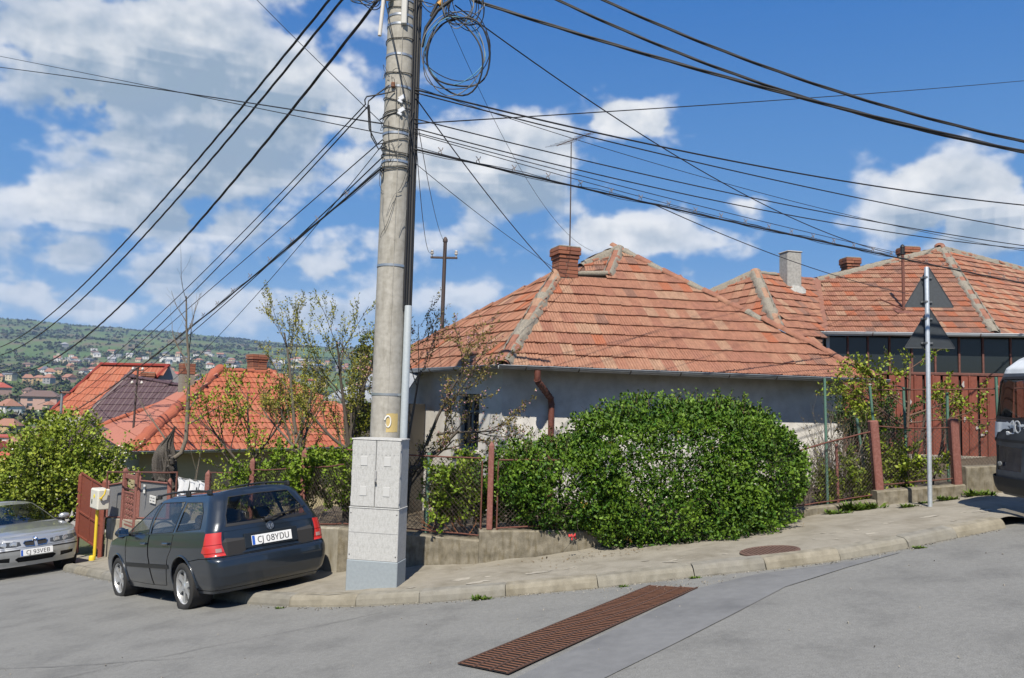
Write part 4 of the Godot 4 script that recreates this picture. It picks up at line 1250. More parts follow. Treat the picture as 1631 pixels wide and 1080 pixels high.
	for q in [["small narrow white plate on the grey sheet panel", 7.22, -0.30, 0.09, 0.17, 0], ["wider white name plate with two short lines on the grey sheet panel", 6.75, -0.46, 0.30, 0.15, 2]]:
		var o := thing("wall_plate", q[0], "plate", sw(q[1], 0.035, q[2]), -0.778 + PI * 0)
		o.rotation.y = atan2(-0.712, 0.702)
		var mb := MB.new()
		mb.box(Transform3D(), Vector3(q[3], q[4], 0.012), 0.003)
		part("panel", mb, pl, o)
		for e in q[5]:
			for j in 9:
				if rng.randf() < 0.2: continue
				mb = MB.new()
				mb.box(at(Vector3(-0.11 + j * 0.027, 0.028 - e * 0.055, 0.007)), Vector3(rf(0.010, 0.02), 0.022, 0.003))
				part("print_mark", mb, ink, o)
	# ornamental cast panel
	var og := thing("ornamental_panel", "faded red cast panel with rows of small openwork flowers beside the grey sheets", "fence panel")
	var oa := sw(7.56, 0.02)
	var ob := sw(8.28, 0.02)
	var along := (ob - oa).normalized()
	var nrm := Vector3(-0.712, 0, 0.702)
	var ytop := -0.14
	var ybot := -1.28
	for e in [[oa, 0.09], [ob, 0.09]]:
		var mb := MB.new()
		mb.box(frame(e[0] + Vector3(0, (ytop + ybot) * 0.5 + 0.06, 0), along, Vector3.UP, along.cross(Vector3.UP)), Vector3(e[1], ytop - ybot + 0.16, 0.09), 0.012)
		mb.lathe(at(e[0] + Vector3(0, ytop + 0.12, 0)), [Vector2(0.05, 0), Vector2(0.045, 0.03), Vector2(0.0, 0.07)], 8)
		part("post", mb, pink, og)
	for e in [[-0.02, 0.09], [0.24, 0.035], [0.31, 0.035], [0.90, 0.03], [0.97, 0.05], [1.14, 0.10]]:
		var mb := MB.new()
		mb.box(frame((oa + ob) * 0.5 + Vector3(0, ytop - e[0], 0), along, Vector3.UP, along.cross(Vector3.UP)), Vector3(oa.distance_to(ob) - 0.09, e[1], 0.04), 0.006)
		part("crossbar", mb, pink, og)
	var ring := MB.new()
	for k2 in 6:
		var an := TAU * k2 / 6
		ring.tube([Vector3(cos(an) * 0.012, sin(an) * 0.012, 0), Vector3(cos(an) * 0.045, sin(an) * 0.045, 0)], 0.010, 0.016, 6)
	var loop := []
	for k2 in 13: loop.push_back(Vector3(cos(TAU * k2 / 12) * 0.062, sin(TAU * k2 / 12) * 0.062, 0))
	ring.tube(loop, 0.009, 0.009, 5, false)
	var rm := ring.mesh()
	for row in 5:
		for cc in 4:
			var o := part("flower", rm, pink, og)
			o.transform = frame(oa.lerp(ob, (cc + 0.95) / 4.9) + Vector3(0, ytop - 0.36 - row * 0.122 + 0.01, 0), along, Vector3.UP, along.cross(Vector3.UP))
	var back := MB.new()
	back.quad(oa + Vector3(0, ybot + 0.24, 0) - nrm * 0.02, ob + Vector3(0, ybot + 0.24, 0) - nrm * 0.02, ob + Vector3(0, ybot, 0) - nrm * 0.02, oa + Vector3(0, ybot, 0) - nrm * 0.02)
	part("bottom_sheet", back, pink, og)
	# sheet gate of two tall leaves
	var g := thing("metal_gate", "red sheet-metal gate leaning open at the low end of the side street fence", "gate")
	for e in 2:
		var a := sw(9.5 + e * 0.78, 0.0)
		var b := sw(9.5 + (e + 1) * 0.78 - 0.01, 0.0)
		var yt0 := -0.45 + e * 0.07
		var yt1 := -0.38 + e * 0.09
		var yb0 := -1.83 + e * 0.05
		var yb1 := -1.78 + e * 0.05
		var mb := MB.new()
		mb.prism([Vector3(a.x, yb0, a.z), Vector3(a.x, yt0, a.z), Vector3(b.x, yt1, b.z), Vector3(b.x, yb1, b.z)], Vector3(0.712, 0, -0.702) * 0.02)
		part("leaf_sheet", mb, red, g)
		for q in [[Vector3(a.x, yb0, a.z), Vector3(a.x, yt0, a.z)], [Vector3(b.x, yb1, b.z), Vector3(b.x, yt1, b.z)], [Vector3(a.x, yt0, a.z), Vector3(b.x, yt1, b.z)], [Vector3(a.x, lerpf(yb0, yt0, 0.38), a.z), Vector3(b.x, lerpf(yb1, yt1, 0.38), b.z)], [Vector3(a.x, yb0, a.z), Vector3(b.x, yb1, b.z)]]:
			mb = MB.new()
			var d: Vector3 = (q[1] - q[0]).normalized()
			mb.box(frame((q[0] + q[1]) * 0.5 + nrm * 0.012, d, d.cross(nrm).normalized(), d.cross(d.cross(nrm)).normalized()), Vector3(q[0].distance_to(q[1]), 0.045, 0.02), 0.004)
			part("frame_strip", mb, red, g)
	for t in [9.44, 11.12]: post(g, sw(t, 0.0, -2.15), 1.80, 0.09, red)
	# frame of thin pipe over the fence
	var pf := thing("clothes_rack", "thin rusty pipe rack standing above the grey sheet fences", "rack")
	rail(pf, sw(8.55, -0.25, -1.35), sw(8.55, -0.25, -0.07), 0.018, darkred, 0.0, "upright")
	rail(pf, sw(8.55, -0.25, -0.06), sw(5.3, -0.1, 0.19), 0.018, darkred, 0.0, "top_pipe")
	rail(pf, sw(7.0, -0.18, -0.3), sw(6.95, -0.18, 0.06), 0.014, darkred, 0.0, "upright")
	rail(pf, sw(5.3, -0.1, -0.4), sw(5.3, -0.1, 0.2), 0.018, darkred, 0.0, "upright")
	# gas box on a yellow pipe
	var gb := thing("gas_box", "cream gas meter box with yellow sticker on a yellow pipe by the red gate", "gas meter", sw(8.68, -0.32, 0), atan2(-0.712, 0.702))
	var cream := rough_mat("box_cream", Color(0.46, 0.45, 0.39), Color(0.53, 0.52, 0.46), Color(0.58, 0.57, 0.52), 0.4, 0.6)
	var mb2 := MB.new()
	mb2.box(at(Vector3(0, -0.62, 0)), Vector3(0.47, 0.42, 0.24), 0.02)
	part("case", mb2, cream, gb)
	mb2 = MB.new()
	mb2.box(at(Vector3(0, -0.62, 0.122)), Vector3(0.41, 0.37, 0.012), 0.004)
	var bd := part("door", mb2, cream, gb)
	mb2 = MB.new()
	mb2.box(Transform3D(Basis(Vector3.BACK, 0.7854), Vector3(0.03, -0.56, 0.131)), Vector3(0.075, 0.075, 0.004))
	part("sticker", mb2, plain("sticker_yellow", Color(0.70, 0.56, 0.03), 0.5), bd)
	mb2 = MB.new()
	mb2.box(at(Vector3(-0.10, -0.68, 0.13)), Vector3(0.05, 0.09, 0.006))
	part("window", mb2, plain("meter_glass", Color(0.05, 0.06, 0.05), 0.2), bd)
	mb2 = MB.new()
	mb2.tube([Vector3(-0.13, -1.86, 0), Vector3(-0.13, -0.83, 0)], 0.032, 0.032, 10)
	part("pipe", mb2, plain("gas_yellow", Color(0.62, 0.46, 0.03), 0.5), gb)
	mb2 = MB.new()
	mb2.tube([Vector3(0.25, -0.62, 0.06), Vector3(0.29, -0.56, 0.06), Vector3(0.31, -0.50, 0.02), Vector3(0.31, -0.40, 0.0)], 0.016, 0.016, 8)
	mb2.box(at(Vector3(0.28, -0.58, 0.08)), Vector3(0.05, 0.03, 0.05), 0.008)
	part("valve", mb2, plain("gas_yellow", Color(0.62, 0.46, 0.03), 0.5), gb)
	var cap := thing("yellow_stub", "small yellow stub on the pavement by the yellow gas pipe", "pipe stub", sw(8.2, -0.55, 0))
	cap.position.y = gp(cap.position.x, cap.position.z) + 0.13
	mb2 = MB.new()
	mb2.lathe(Transform3D(), [Vector2(0.06, 0), Vector2(0.062, 0.07), Vector2(0.05, 0.09), Vector2(0.0, 0.095)], 14)
	part("shell", mb2, plain("gas_yellow", Color(0.62, 0.46, 0.03), 0.5), cap)
	# white shirts on the line
	var white := rough_mat("shirt_cloth", Color(0.60, 0.61, 0.64), Color(0.68, 0.69, 0.71), Color(0.74, 0.75, 0.76), 0.3, 0.9)
	for q in [["white shirt hung at the left end of the line over the side fence", 5.90, 0.50, 0.42], ["white shirt hung in the middle of the line over the side fence", 5.38, 0.42, 0.36], ["white shirt with dark print at the right end of the line over the side fence", 4.98, 0.40, 0.30]]:
		var o := thing("shirt", q[0], "shirt", Vector3.ZERO, 0.0, "shirts drying on the line")
		var rows := []
		for r in 9:
			var row := PackedVector3Array()
			for s in 13:
				var t := s / 12.0
				var p := sw(q[1] - q[2] * t * 1.1, 0.16 + 0.035 * sin(t * 14.0 + r * 0.5) * (0.3 + r / 8.0) + 0.02 * sin(t * 5.0), 0.05 + 0.02 * (5.9 - q[1]) - q[3] * r / 8.0 - 0.03 * sin(PI * t) - (0.02 * sin(t * 9.0) if r == 8 else 0.0))
				row.push_back(p)
			rows.push_back(row)
		var mb := MB.new()
		mb.grid(rows, nrm)
		part("cloth", mb, white, o)
		if q[0].contains("print"):
			for s in 3:
				mb = MB.new()
				var c := sw(q[1] - 0.10 - s * 0.12, 0.10, -0.10 - s * 0.02)
				mb.box(frame(c, along, Vector3.UP, along.cross(Vector3.UP)), Vector3(0.05, 0.10 - s * 0.02, 0.006))
				part("print", mb, ink, o)
	var ln := thing("washing_line", "thin washing line carrying the white shirts", "line")
	rail(ln, sw(6.0, 0.16, 0.05), sw(4.42, 0.12, 0.10), 0.004, plain("line_grey", Color(0.3, 0.3, 0.3), 0.8), 0.02, "cord")

# ---------- tiled roofs
func tile_shape(w: float, l: float, kind: int) -> MB:
	var m := MB.new()
	var prof := [[-0.5, 0.026], [-0.47, 0.008], [-0.43, 0.018], [-0.27, 0.022], [-0.22, 0.005], [-0.18, 0.020], [-0.03, 0.024], [0.02, 0.004], [0.06, 0.020], [0.21, 0.022], [0.26, 0.006], [0.30, 0.018], [0.42, 0.022], [0.48, 0.034], [0.54, 0.026]]
	if kind == 1:
		prof = [[-0.5, 0.010], [-0.36, 0.026], [-0.20, 0.034], [-0.04, 0.026], [0.08, 0.008], [0.20, 0.026], [0.34, 0.034], [0.48, 0.026], [0.54, 0.010]]
	var a := PackedVector3Array()
	var b := PackedVector3Array()
	for p in prof:
		a.push_back(Vector3(p[0] * w, p[1] - 0.012, -l * 0.56))
		b.push_back(Vector3(p[0] * w, p[1] + (0.022 if kind == 0 else 0.012), l * 0.56))
	for k in prof.size() - 1:
		m.quad(b[k], b[k + 1], a[k + 1], a[k])
		m.quad(b[k] - Vector3(0, 0.030, 0), b[k + 1] - Vector3(0, 0.030, 0), b[k + 1], b[k])
	return m

var budgets := {}
func tile_plane(roof: Node3D, id: String, poly: Array, e: Vector3, course: float, tw: float, shape: MB, mats: Array, weights: Array, tint_mat: Material, rough := 1.0, phase := 0.0, deck_mat: Material = null) -> void:
	var nrm: Vector3 = Vector3.ZERO
	for k in range(1, poly.size() - 1): nrm += (poly[k] - poly[0]).cross(poly[k + 1] - poly[0])
	nrm = nrm.normalized()
	if nrm.y < 0: nrm = -nrm
	e = (e - nrm * e.dot(nrm)).normalized()
	var up := nrm.cross(e)
	if up.y < 0:
		e = -e
		up = nrm.cross(e)
	var o: Vector3 = poly[0]
	var flat := PackedVector2Array()
	var lo := Vector2(1e9, 1e9)
	var hi := Vector2(-1e9, -1e9)
	for p in poly:
		var q := Vector2((p - o).dot(e), (p - o).dot(up))
		flat.push_back(q)
		lo = lo.min(q); hi = hi.max(q)
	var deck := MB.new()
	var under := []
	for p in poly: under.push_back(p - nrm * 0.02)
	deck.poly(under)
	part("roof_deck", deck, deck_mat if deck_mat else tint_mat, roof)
	if not budgets.has(id): budgets[id] = 296
	var tm := shape.mesh()
	var rest := MB.new()
	var total := 0
	for w in weights: total += w
	var row := 0
	var b := lo.y + course * 0.45
	while b < hi.y:
		var a := lo.x + tw * (0.5 if row % 2 == 0 else 0.5) + phase
		var wob := rf(-0.010, 0.010) * rough
		while a < hi.x:
			if Geometry2D.is_point_in_polygon(Vector2(a, b), flat):
				var pick := rng.randi() % total
				var mi := 0
				while pick >= weights[mi]:
					pick -= weights[mi]
					mi += 1
				var p := o + e * (a + rf(-0.004, 0.004) * rough) + up * (b + wob + rf(-0.010, 0.010) * rough) + nrm * (0.012 + rf(-0.002, 0.006) * rough)
				var t := frame(p, e, nrm, e.cross(nrm)) * Transform3D(Basis.from_euler(Vector3(rf(-0.02, 0.02), rf(-0.02, 0.02), rf(-0.035, 0.035)) * rough), Vector3.ZERO)
				if budgets[id] > 0:
					budgets[id] -= 1
					var n := part("tile", tm, mats[mi], roof)
					n.transform = t
				else:
					rest.add(shape, t, TINTS[mi % TINTS.size()] if tint_mat.vertex_color_use_as_albedo else Color(1, 1, 1))
			a += tw
		b += course
		row += 1
	if rest.v.size(): part("farther_tiles", rest, tint_mat, roof, "stuff")

var TINTS := [Color(0.290, 0.135, 0.086), Color(0.310, 0.158, 0.102), Color(0.325, 0.196, 0.130), Color(0.262, 0.118, 0.078), Color(0.205, 0.108, 0.078), Color(0.320, 0.110, 0.056)]
func clay_mats() -> Array:
	var out := []
	for k in TINTS.size():
		var q: Color = TINTS[k]
		out.push_back(rough_mat("clay_%d" % k, q * 0.70, q, q * 1.22 + Color(0.02, 0.02, 0.015), 0.55, 0.9, 0.06, 0.02, 0.2, 0.45, 256))
		stain(out[k], "clay_stain", Color(0.58, 0.55, 0.53), 2.2, 0.022)
	return out

func cap_line(roof: Node3D, a: Vector3, b: Vector3, mats: Array, r := 0.13, mortar: Material = null, step := 0.36) -> void:
	var d := (b - a).normalized()
	var x := d.cross(Vector3.UP).normalized()
	var y := x.cross(d)
	var n := int(a.distance_to(b) / step)
	for k in n + 1:
		var m := MB.new()
		var rows := []
		for j in 2:
			var rr := r * (1.1 if j == 0 else 0.88)
			var row := PackedVector3Array()
			for s in 9:
				var an := PI * s / 8.0
				row.push_back(Vector3(cos(an) * rr * 1.05, sin(an) * rr * 0.85 - 0.03, (-0.5 if j == 0 else 0.62) * step))
			rows.push_back(row)
		for s in 8:
			m.quad(rows[0][s], rows[0][s + 1], rows[1][s + 1], rows[1][s])
			m.quad(rows[0][s] * 0.82 + Vector3(0, 0, rows[0][s].z * 0.18), rows[0][s + 1] * 0.82 + Vector3(0, 0, rows[0][s].z * 0.18), rows[0][s + 1], rows[0][s])
		for q in m.n.size():
			if m.n[q].y < -0.2: m.n[q] = -m.n[q]
		var o := part("ridge_tile", m, mats[rng.randi() % mats.size()], roof)
		o.transform = frame(a + d * (step * (k + 0.5)) + y * (0.02 + rf(-0.012, 0.012)), x, y, -x.cross(y)) * Transform3D(Basis.from_euler(Vector3(rf(-0.05, 0.05), rf(-0.08, 0.08), rf(-0.06, 0.06))), Vector3(rf(-0.012, 0.012), 0, 0))
		if o.transform.basis.determinant() < 0: o.transform.basis.z = -o.transform.basis.z
	if mortar:
		var mb := MB.new()
		var nn := int(a.distance_to(b) / 0.10)
		for side in [-1.0, 1.0]:
			var rows2 := []
			for k in nn + 1:
				var p := a.lerp(b, float(k) / nn)
				var w := r * rf(1.05, 1.55)
				var row := PackedVector3Array()
				for s in 5:
					var f := s / 4.0
					row.push_back(p + x * side * lerpf(r * 0.5, w, f) + y * (lerpf(0.10, -0.075, f * f) + rf(-0.014, 0.014)))
				rows2.push_back(row)
			mb.grid(rows2, y)
		part("mortar", mb, mortar, roof)

func chimney(parent: Node3D, base: Vector3, yaw: float, w: float, h: float, mats: Array, mortar: Material, capped := true, bh := 0.082) -> void:
	var ch := Node3D.new()
	ch.name = "chimney"
	parent.add_child(ch, true)
	ch.transform = at(base, yaw)
	var core := MB.new()
	core.box(at(Vector3(0, h * 0.5 - 0.3, 0)), Vector3(w - 0.02, h + 0.6, w - 0.02))
	part("core", core, mortar, ch)
	var n := int(h / bh)
	for row in n:
		var over := 0.0
		if capped and row >= n - 2: over = 0.045
		elif capped and row == n - 3: over = 0.02
		for sd in 4:
			var bn := 2
			for k in bn:
				var ww := (w + over * 2) / bn
				var m := MB.new()
				var split := 0.5 if row % 2 == 0 else 0.36
				var x0 := -0.5 if k == 0 else -0.5 + split
				var x1 := -0.5 + split if k == 0 else 0.5
				m.box(Transform3D(), Vector3((x1 - x0) * (w + over * 2) - 0.010 - (0.06 if sd % 2 else 0.0) * 0.0, bh - 0.011, 0.06), 0.005)
				var o := part("brick", m, mats[rng.randi() % mats.size()], ch)
				o.transform = Transform3D(Basis(Vector3.UP, sd * PI / 2), Vector3.ZERO) * at(Vector3((x0 + x1) * 0.5 * (w + over * 2), (row + 0.5) * bh, (w * 0.5 + over - 0.025) - (0.002 if sd % 2 else 0.0)))
	var top := MB.new()
	top.box(at(Vector3(0, n * bh + 0.012, 0)), Vector3(w + (0.07 if capped else 0.0), 0.035, w + (0.07 if capped else 0.0)), 0.012)
	part("cap", top, mortar, ch)
	top = MB.new()
	top.box(at(Vector3(0, n * bh + 0.031, 0)), Vector3(w * 0.5, 0.006, w * 0.5))
	part("flue", top, plain("soot", Color(0.02, 0.018, 0.017), 0.95), ch)

func gutter(parent: Node3D, a: Vector3, b: Vector3, out: Vector3, r: float, mat: Material, brackets := 0.0, bmat: Material = null) -> void:
	var mb := MB.new()
	var rows := []
	var n := 12
	for k in n + 1:
		var p := a.lerp(b, float(k) / n) + out * r - Vector3(0, 0.01 * sin(PI * k / n), 0)
		var row := PackedVector3Array()
		for s in 9:
			var an := PI + PI * s / 8.0
			row.push_back(p + out * cos(an) * r + Vector3(0, sin(an) * r, 0))
		rows.push_back(row)
	mb.grid(rows, out - Vector3.UP)
	mb.tube([rows[0][8], rows[n][8]], 0.011, 0.011, 6)
	var g := part("gutter", mb, mat, parent)
	if brackets > 0.0:
		var c := int(a.distance_to(b) / brackets)
		for k in c + 1:
			var p := a.lerp(b, (k + 0.5) / (c + 1)) + out * r
			var pts := []
			for s in 9:
				var an := PI + PI * s / 8.0
				pts.push_back(p + out * cos(an) * (r + 0.006) + Vector3(0, sin(an) * (r + 0.006), 0))
			mb = MB.new()
			mb.tube(pts, 0.012, 0.012, 5)
			part("bracket", mb, bmat if bmat else mat, g)

func build_near_house() -> void:
	var h := thing("cottage", "whitewashed cottage under an old mottled clay tile roof at the street corner", "house")
	var clay := clay_mats()
	var joined := plain("clay_joined", Color(1, 1, 1), 0.9)
	joined.vertex_color_use_as_albedo = true
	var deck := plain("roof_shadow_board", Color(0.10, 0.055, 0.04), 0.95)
	var mortar := rough_mat("ridge_mortar", Color(0.115, 0.105, 0.085), Color(0.21, 0.19, 0.155), Color(0.32, 0.295, 0.245), 0.5, 0.95, 0.5, 0.02, 0.2)
	var roof := Node3D.new()
	roof.name = "roof"
	h.add_child(roof)
	var c0 := Vector3(-0.157, 2.277, -13.7)
	var e := Vector3(0.978, 0, -0.21)
	var n := Vector3(-0.21, 0, -0.978)
	var l := Vector3(-0.53, 0, -0.848)   # along the left eave
	var len_f := 7.42
	var c1 := c0 + e * len_f
	var tn := 0.77
	var P := func(a, m): return c0 + e * a + n * m + Vector3(0, m * tn, 0)
	var w1: Vector3 = P.call(1.722, 2.80)
	var w2: Vector3 = P.call(2.845, 2.80)
	var apex: Vector3 = P.call(3.487, 3.90)
	var c3 := c0 + l * 6.3
	# front plane
	tile_plane(roof, "cottage", [c0, c1, apex, w2, w1], e, 0.378, 0.232, tile_shape(0.232, 0.378, 0), clay, [10, 9, 4, 6, 1, 1], joined, 1.0, 0.0, deck)
	tile_plane(roof, "cottage", [c3, c0, w1], l, 0.378, 0.232, tile_shape(0.232, 0.378, 0), clay, [10, 9, 3, 6, 1, 1], joined, 1.0, 0.0, deck)
	# upper left plane of the main body, a valley behind it
	var back := Vector3(1.59, 4.80, -17.75)
	var w0 := Vector3(1.35, 4.42, -17.05)
	tile_plane(roof, "cottage_upper", [w2, apex, back, w0], (w0 - w2), 0.33, 0.22, tile_shape(0.22, 0.33, 0), clay, [8, 8, 4, 6, 3, 3], joined, 1.6, 0.0, deck)
	# right and rear planes
	var c2 := c1 + n * 7.6
	var rear := P.call(3.9, 3.95) as Vector3
	for q in [[c1, c2, apex], [c2, back, apex], [c2, c3, back], [c3, w1, w0], [c3, w0, back]]:
		var m := MB.new()
		m.poly(q)
		part("rear_slope", m, clay[0], roof)
	cap_line(roof, c0 + Vector3(0, 0.03, 0), w1, [clay[2], clay[3], mortar], 0.135, mortar, 0.30)
	cap_line(roof, w2, apex, [clay[3], mortar, clay[0]], 0.12, mortar, 0.32)
	cap_line(roof, c1 + Vector3(0, 0.03, 0), apex, [clay[0], clay[1], clay[3], mortar], 0.11, null, 0.36)
	cap_line(roof, c3, w1, [clay[0], clay[1]], 0.10, null, 0.42)
	cap_line(roof, apex, back, [mortar, clay[5], clay[0]], 0.10, mortar, 0.30)
	var fl := MB.new()
	fl.tube([w1 + Vector3(0.1, 0.05, 0), w1.lerp(w2, 0.4) + Vector3(0, 0.02, 0.0), w2 + Vector3(0, 0.06, 0)], 0.05, 0.07, 7)
	part("valley_mortar", fl, mortar, roof)
	# chimney of single bricks
	var brick := []
	for k in 4:
		var q: Color = [Color(0.235, 0.088, 0.050), Color(0.20, 0.075, 0.046), Color(0.17, 0.068, 0.044), Color(0.26, 0.108, 0.064)][k]
		brick.push_back(rough_mat("brick_%d" % k, q * 0.75, q, q * 1.25, 0.3, 0.9, 0.08, 0.02, 0.2, 0.4, 256))
	chimney(roof, w1 + Vector3(0.16, -0.12, -0.02), 0.35, 0.43, 0.66, brick, mortar)
	# walls, set in under the eaves
	var wm := rough_mat("whitewash", Color(0.46, 0.45, 0.43), Color(0.58, 0.57, 0.545), Color(0.66, 0.65, 0.625), 1.8, 0.92, 0.15, 0.012, 0.15, 0.35)
	stain(wm, "wash_stain", Color(0.82, 0.80, 0.77), 3.0, 0.012)
	var wc0 := c0 + e * 0.12 + n * 0.52 + Vector3(0, -0.02, 0)
	var lw := l * 6.0
	var wc1 := c1 - e * 0.42 + n * 0.5
	var foot := func(p): return Vector3(p.x, gp(p.x, p.z) - 0.1, p.z)
	wc0.y = 2.30; wc1.y = 2.30
	var wc3 := wc0 + lw
	var wc2 := wc1 + n * 6.5
	var ring := [wc0, wc1, wc2, wc3]
	for k in 4:
		var a: Vector3 = ring[k]
		var b: Vector3 = ring[(k + 1) % 4]
		var m := MB.new()
		if k == 3:
			# left wall with a window opening: built round it
			var d := (a - b).normalized()     # from the corner down the left wall
			var w_l := b.distance_to(a)
			var x0 := 0.82
			var x1 := 1.62
			var y0 := 0.72
			var y1 := 1.78
			var q := func(x, y): return Vector3(b.x, 0, b.z) + Vector3(d.x, 0, d.z) * x + Vector3(0, y, 0)
			for r in [[0.0, x0, -1.9, 2.3], [x1, w_l, -1.9, 2.3], [x0, x1, -1.9, y0], [x0, x1, y1, 2.3]]:
				m.quad(q.call(r[0], r[2]), q.call(r[0], r[3]), q.call(r[1], r[3]), q.call(r[1], r[2]))
			var inn := Vector3(-d.z, 0, d.x)
			if inn.dot(wc1 - wc0) < 0: inn = -inn
			var dp := inn * 0.14
			m.quad(q.call(x0, y0), q.call(x1, y0), q.call(x1, y0) + dp, q.call(x0, y0) + dp)
			m.quad(q.call(x0, y1) + dp, q.call(x1, y1) + dp, q.call(x1, y1), q.call(x0, y1))
			m.quad(q.call(x0, y0), q.call(x0, y0) + dp, q.call(x0, y1) + dp, q.call(x0, y1))
			m.quad(q.call(x1, y0) + dp, q.call(x1, y0), q.call(x1, y1), q.call(x1, y1) + dp)
			part("wall", m, wm, h)
			var win := Node3D.new()
			win.name = "window"
			h.add_child(win, true)
			var gl := MB.new()
			gl.quad(q.call(x0, y0) + dp * 0.9, q.call(x1, y0) + dp * 0.9, q.call(x1, y1) + dp * 0.9, q.call(x0, y1) + dp * 0.9)
			part("pane", gl, plain("house_glass", Color(0.02, 0.025, 0.03), 0.08), win)
			var wd := plain("window_wood", Color(0.17, 0.19, 0.20), 0.6)
			for r in [[x0 + 0.03, x0 + 0.03, y0, y1], [x1 - 0.03, x1 - 0.03, y0, y1], [(x0 + x1) / 2, (x0 + x1) / 2, y0, y1], [x0, x1, y0 + 0.03, y0 + 0.03], [x0, x1, y1 - 0.03, y1 - 0.03], [x0, x1, y0 + 0.72, y0 + 0.72]]:
				var b2 := MB.new()
				b2.tube([q.call(r[0], r[2]) + dp * 0.75, q.call(r[1], r[3]) + dp * 0.75], 0.03, 0.03, 4)
				part("frame", b2, wd, win)
			var sl := MB.new()
			sl.box(frame(q.call((x0 + x1) / 2, y0 - 0.03) - inn * 0.03, d, Vector3.UP, d.cross(Vector3.UP)), Vector3(x1 - x0 + 0.2, 0.05, 0.16), 0.01)
			part("sill", sl, wm, win)
		else:
			m.quad(foot.call(a), foot.call(b), b, a)
			part("wall", m, wm, h)
	# soffit
	var sf := MB.new()
	sf.poly([c0 + Vector3(0, -0.035, 0), c3 + Vector3(0, -0.035, 0), c2 + Vector3(0, -0.035, 0), c1 + Vector3(0, -0.035, 0)])
	part("soffit", sf, rough_mat("soffit_board", Color(0.16, 0.14, 0.12), Color(0.24, 0.21, 0.18), Color(0.30, 0.27, 0.24), 0.8, 0.9), h)
	# gutter and brown downpipe
	var zinc := rough_mat("zinc", Color(0.22, 0.235, 0.25), Color(0.30, 0.32, 0.335), Color(0.38, 0.40, 0.42), 1.2, 0.42, 0.0, 0.02, 0.1, 0.4, 512, 0.55)
	var brk := plain("bracket_dark", Color(0.05, 0.045, 0.04), 0.7)
	gutter(h, c0 + Vector3(0, 0.0, 0) - e * 0.08, c1 + e * 0.18 + Vector3(0, -0.012, 0), -n, 0.062, zinc, 0.98, brk)
	var lout := Vector3(-0.848, 0, 0.53)
	gutter(h, c3, c0 + Vector3(0, 0.002, 0), lout, 0.062, zinc, 1.2, brk)
	var dpm := rough_mat("downpipe_brown", Color(0.10, 0.034, 0.024), Color(0.135, 0.047, 0.033), Color(0.17, 0.064, 0.046), 0.4, 0.55)
	var p0 := c0 + e * 0.62 - n * 0.06 + Vector3(0, -0.07, 0)
	var pw := c0 + e * 1.02 + n * 0.44
	var pts := [p0, p0 + Vector3(0, -0.16, 0)]
	for k in 7:
		var t := (k + 1) / 8.0
		pts.push_back((p0 + Vector3(0, -0.18, 0)).lerp(Vector3(pw.x, p0.y - 0.50, pw.z), smoothstep(0.0, 1.0, t) * 0.5 + t * 0.5))
	pts.push_back(Vector3(pw.x, p0.y - 0.58, pw.z))
	pts.push_back(Vector3(pw.x, -0.3, pw.z))
	var dp2 := MB.new()
	dp2.tube(pts, 0.056, 0.056, 14)
	var dpo := part("downpipe", dp2, dpm, h)
	for k in 9:
		var m := MB.new()
		var q: Vector3 = pts[1 + k] if k < 9 else pts[8]
		var d: Vector3 = (pts[2 + k] - pts[1 + k]).normalized()
		m.tube([q - d * 0.012, q + d * 0.012], 0.0615, 0.0615, 14)
		part("elbow_ring", m, dpm, dpo)
	# television aerial on the chimney
	var an := thing("tv_aerial", "rusty television aerial mast with a yagi head on the cottage chimney", "aerial", Vector3(1.19, 4.45, -16.72))
	var ir := plain("aerial_iron", Color(0.075, 0.055, 0.05), 0.7, 0.3)
	var m2 := MB.new()
	m2.tube([Vector3(0, -0.3, 0), Vector3(-0.005, 1.4, 0), Vector3(-0.02, 2.86, 0)], 0.018, 0.012, 6)
	part("mast", m2, ir, an)
	m2 = MB.new()
	m2.tube([Vector3(-0.34, 2.72, 0.12), Vector3(0.42, 3.12, -0.15)], 0.010, 0.010, 5)
	part("boom", m2, ir, an)
	for k in 9:
		var t := k / 8.0
		var c := Vector3(-0.32, 2.735, 0.11).lerp(Vector3(0.40, 3.11, -0.14), t)
		m2 = MB.new()
		var hw := lerpf(0.26, 0.13, t)
		m2.tube([c + Vector3(-hw, 0.03, -hw * 0.9), c + Vector3(hw, -0.03, hw * 0.9)], 0.004, 0.004, 4)
		part("element", m2, ir, an)
	# iron supply mast behind the roof
	var im := thing("iron_mast", "slim iron electricity mast with a crossbar and two insulators behind the cottage roof", "mast", Vector3(-1.98, 2.2, -22.0))
	m2 = MB.new()
	m2.tube([Vector3(0, -1.0, 0), Vector3(0.02, 3.92, 0)], 0.062, 0.052, 8)
	part("pole", m2, ir, im)
	m2 = MB.new()
	m2.lathe(at(Vector3(0.02, 3.95, 0)), [Vector2(0.07, -0.05), Vector2(0.07, 0.02), Vector2(0.03, 0.09), Vector2(0, 0.1)], 10)
	part("cap", m2, ir, im)
	m2 = MB.new()
	m2.box(at(Vector3(0, 3.45, 0)), Vector3(0.76, 0.06, 0.05), 0.008)
	part("crossbar", m2, ir, im)
	for s in [-1, 1]:
		m2 = MB.new()
		m2.lathe(at(Vector3(s * 0.34, 3.48, 0)), [Vector2(0.02, 0), Vector2(0.02, 0.06), Vector2(0.05, 0.07), Vector2(0.05, 0.11), Vector2(0.03, 0.12), Vector2(0.045, 0.15), Vector2(0.03, 0.18), Vector2(0, 0.19)], 10)
		part("insulator", m2, plain("porcelain", Color(0.45, 0.43, 0.40), 0.3), im)

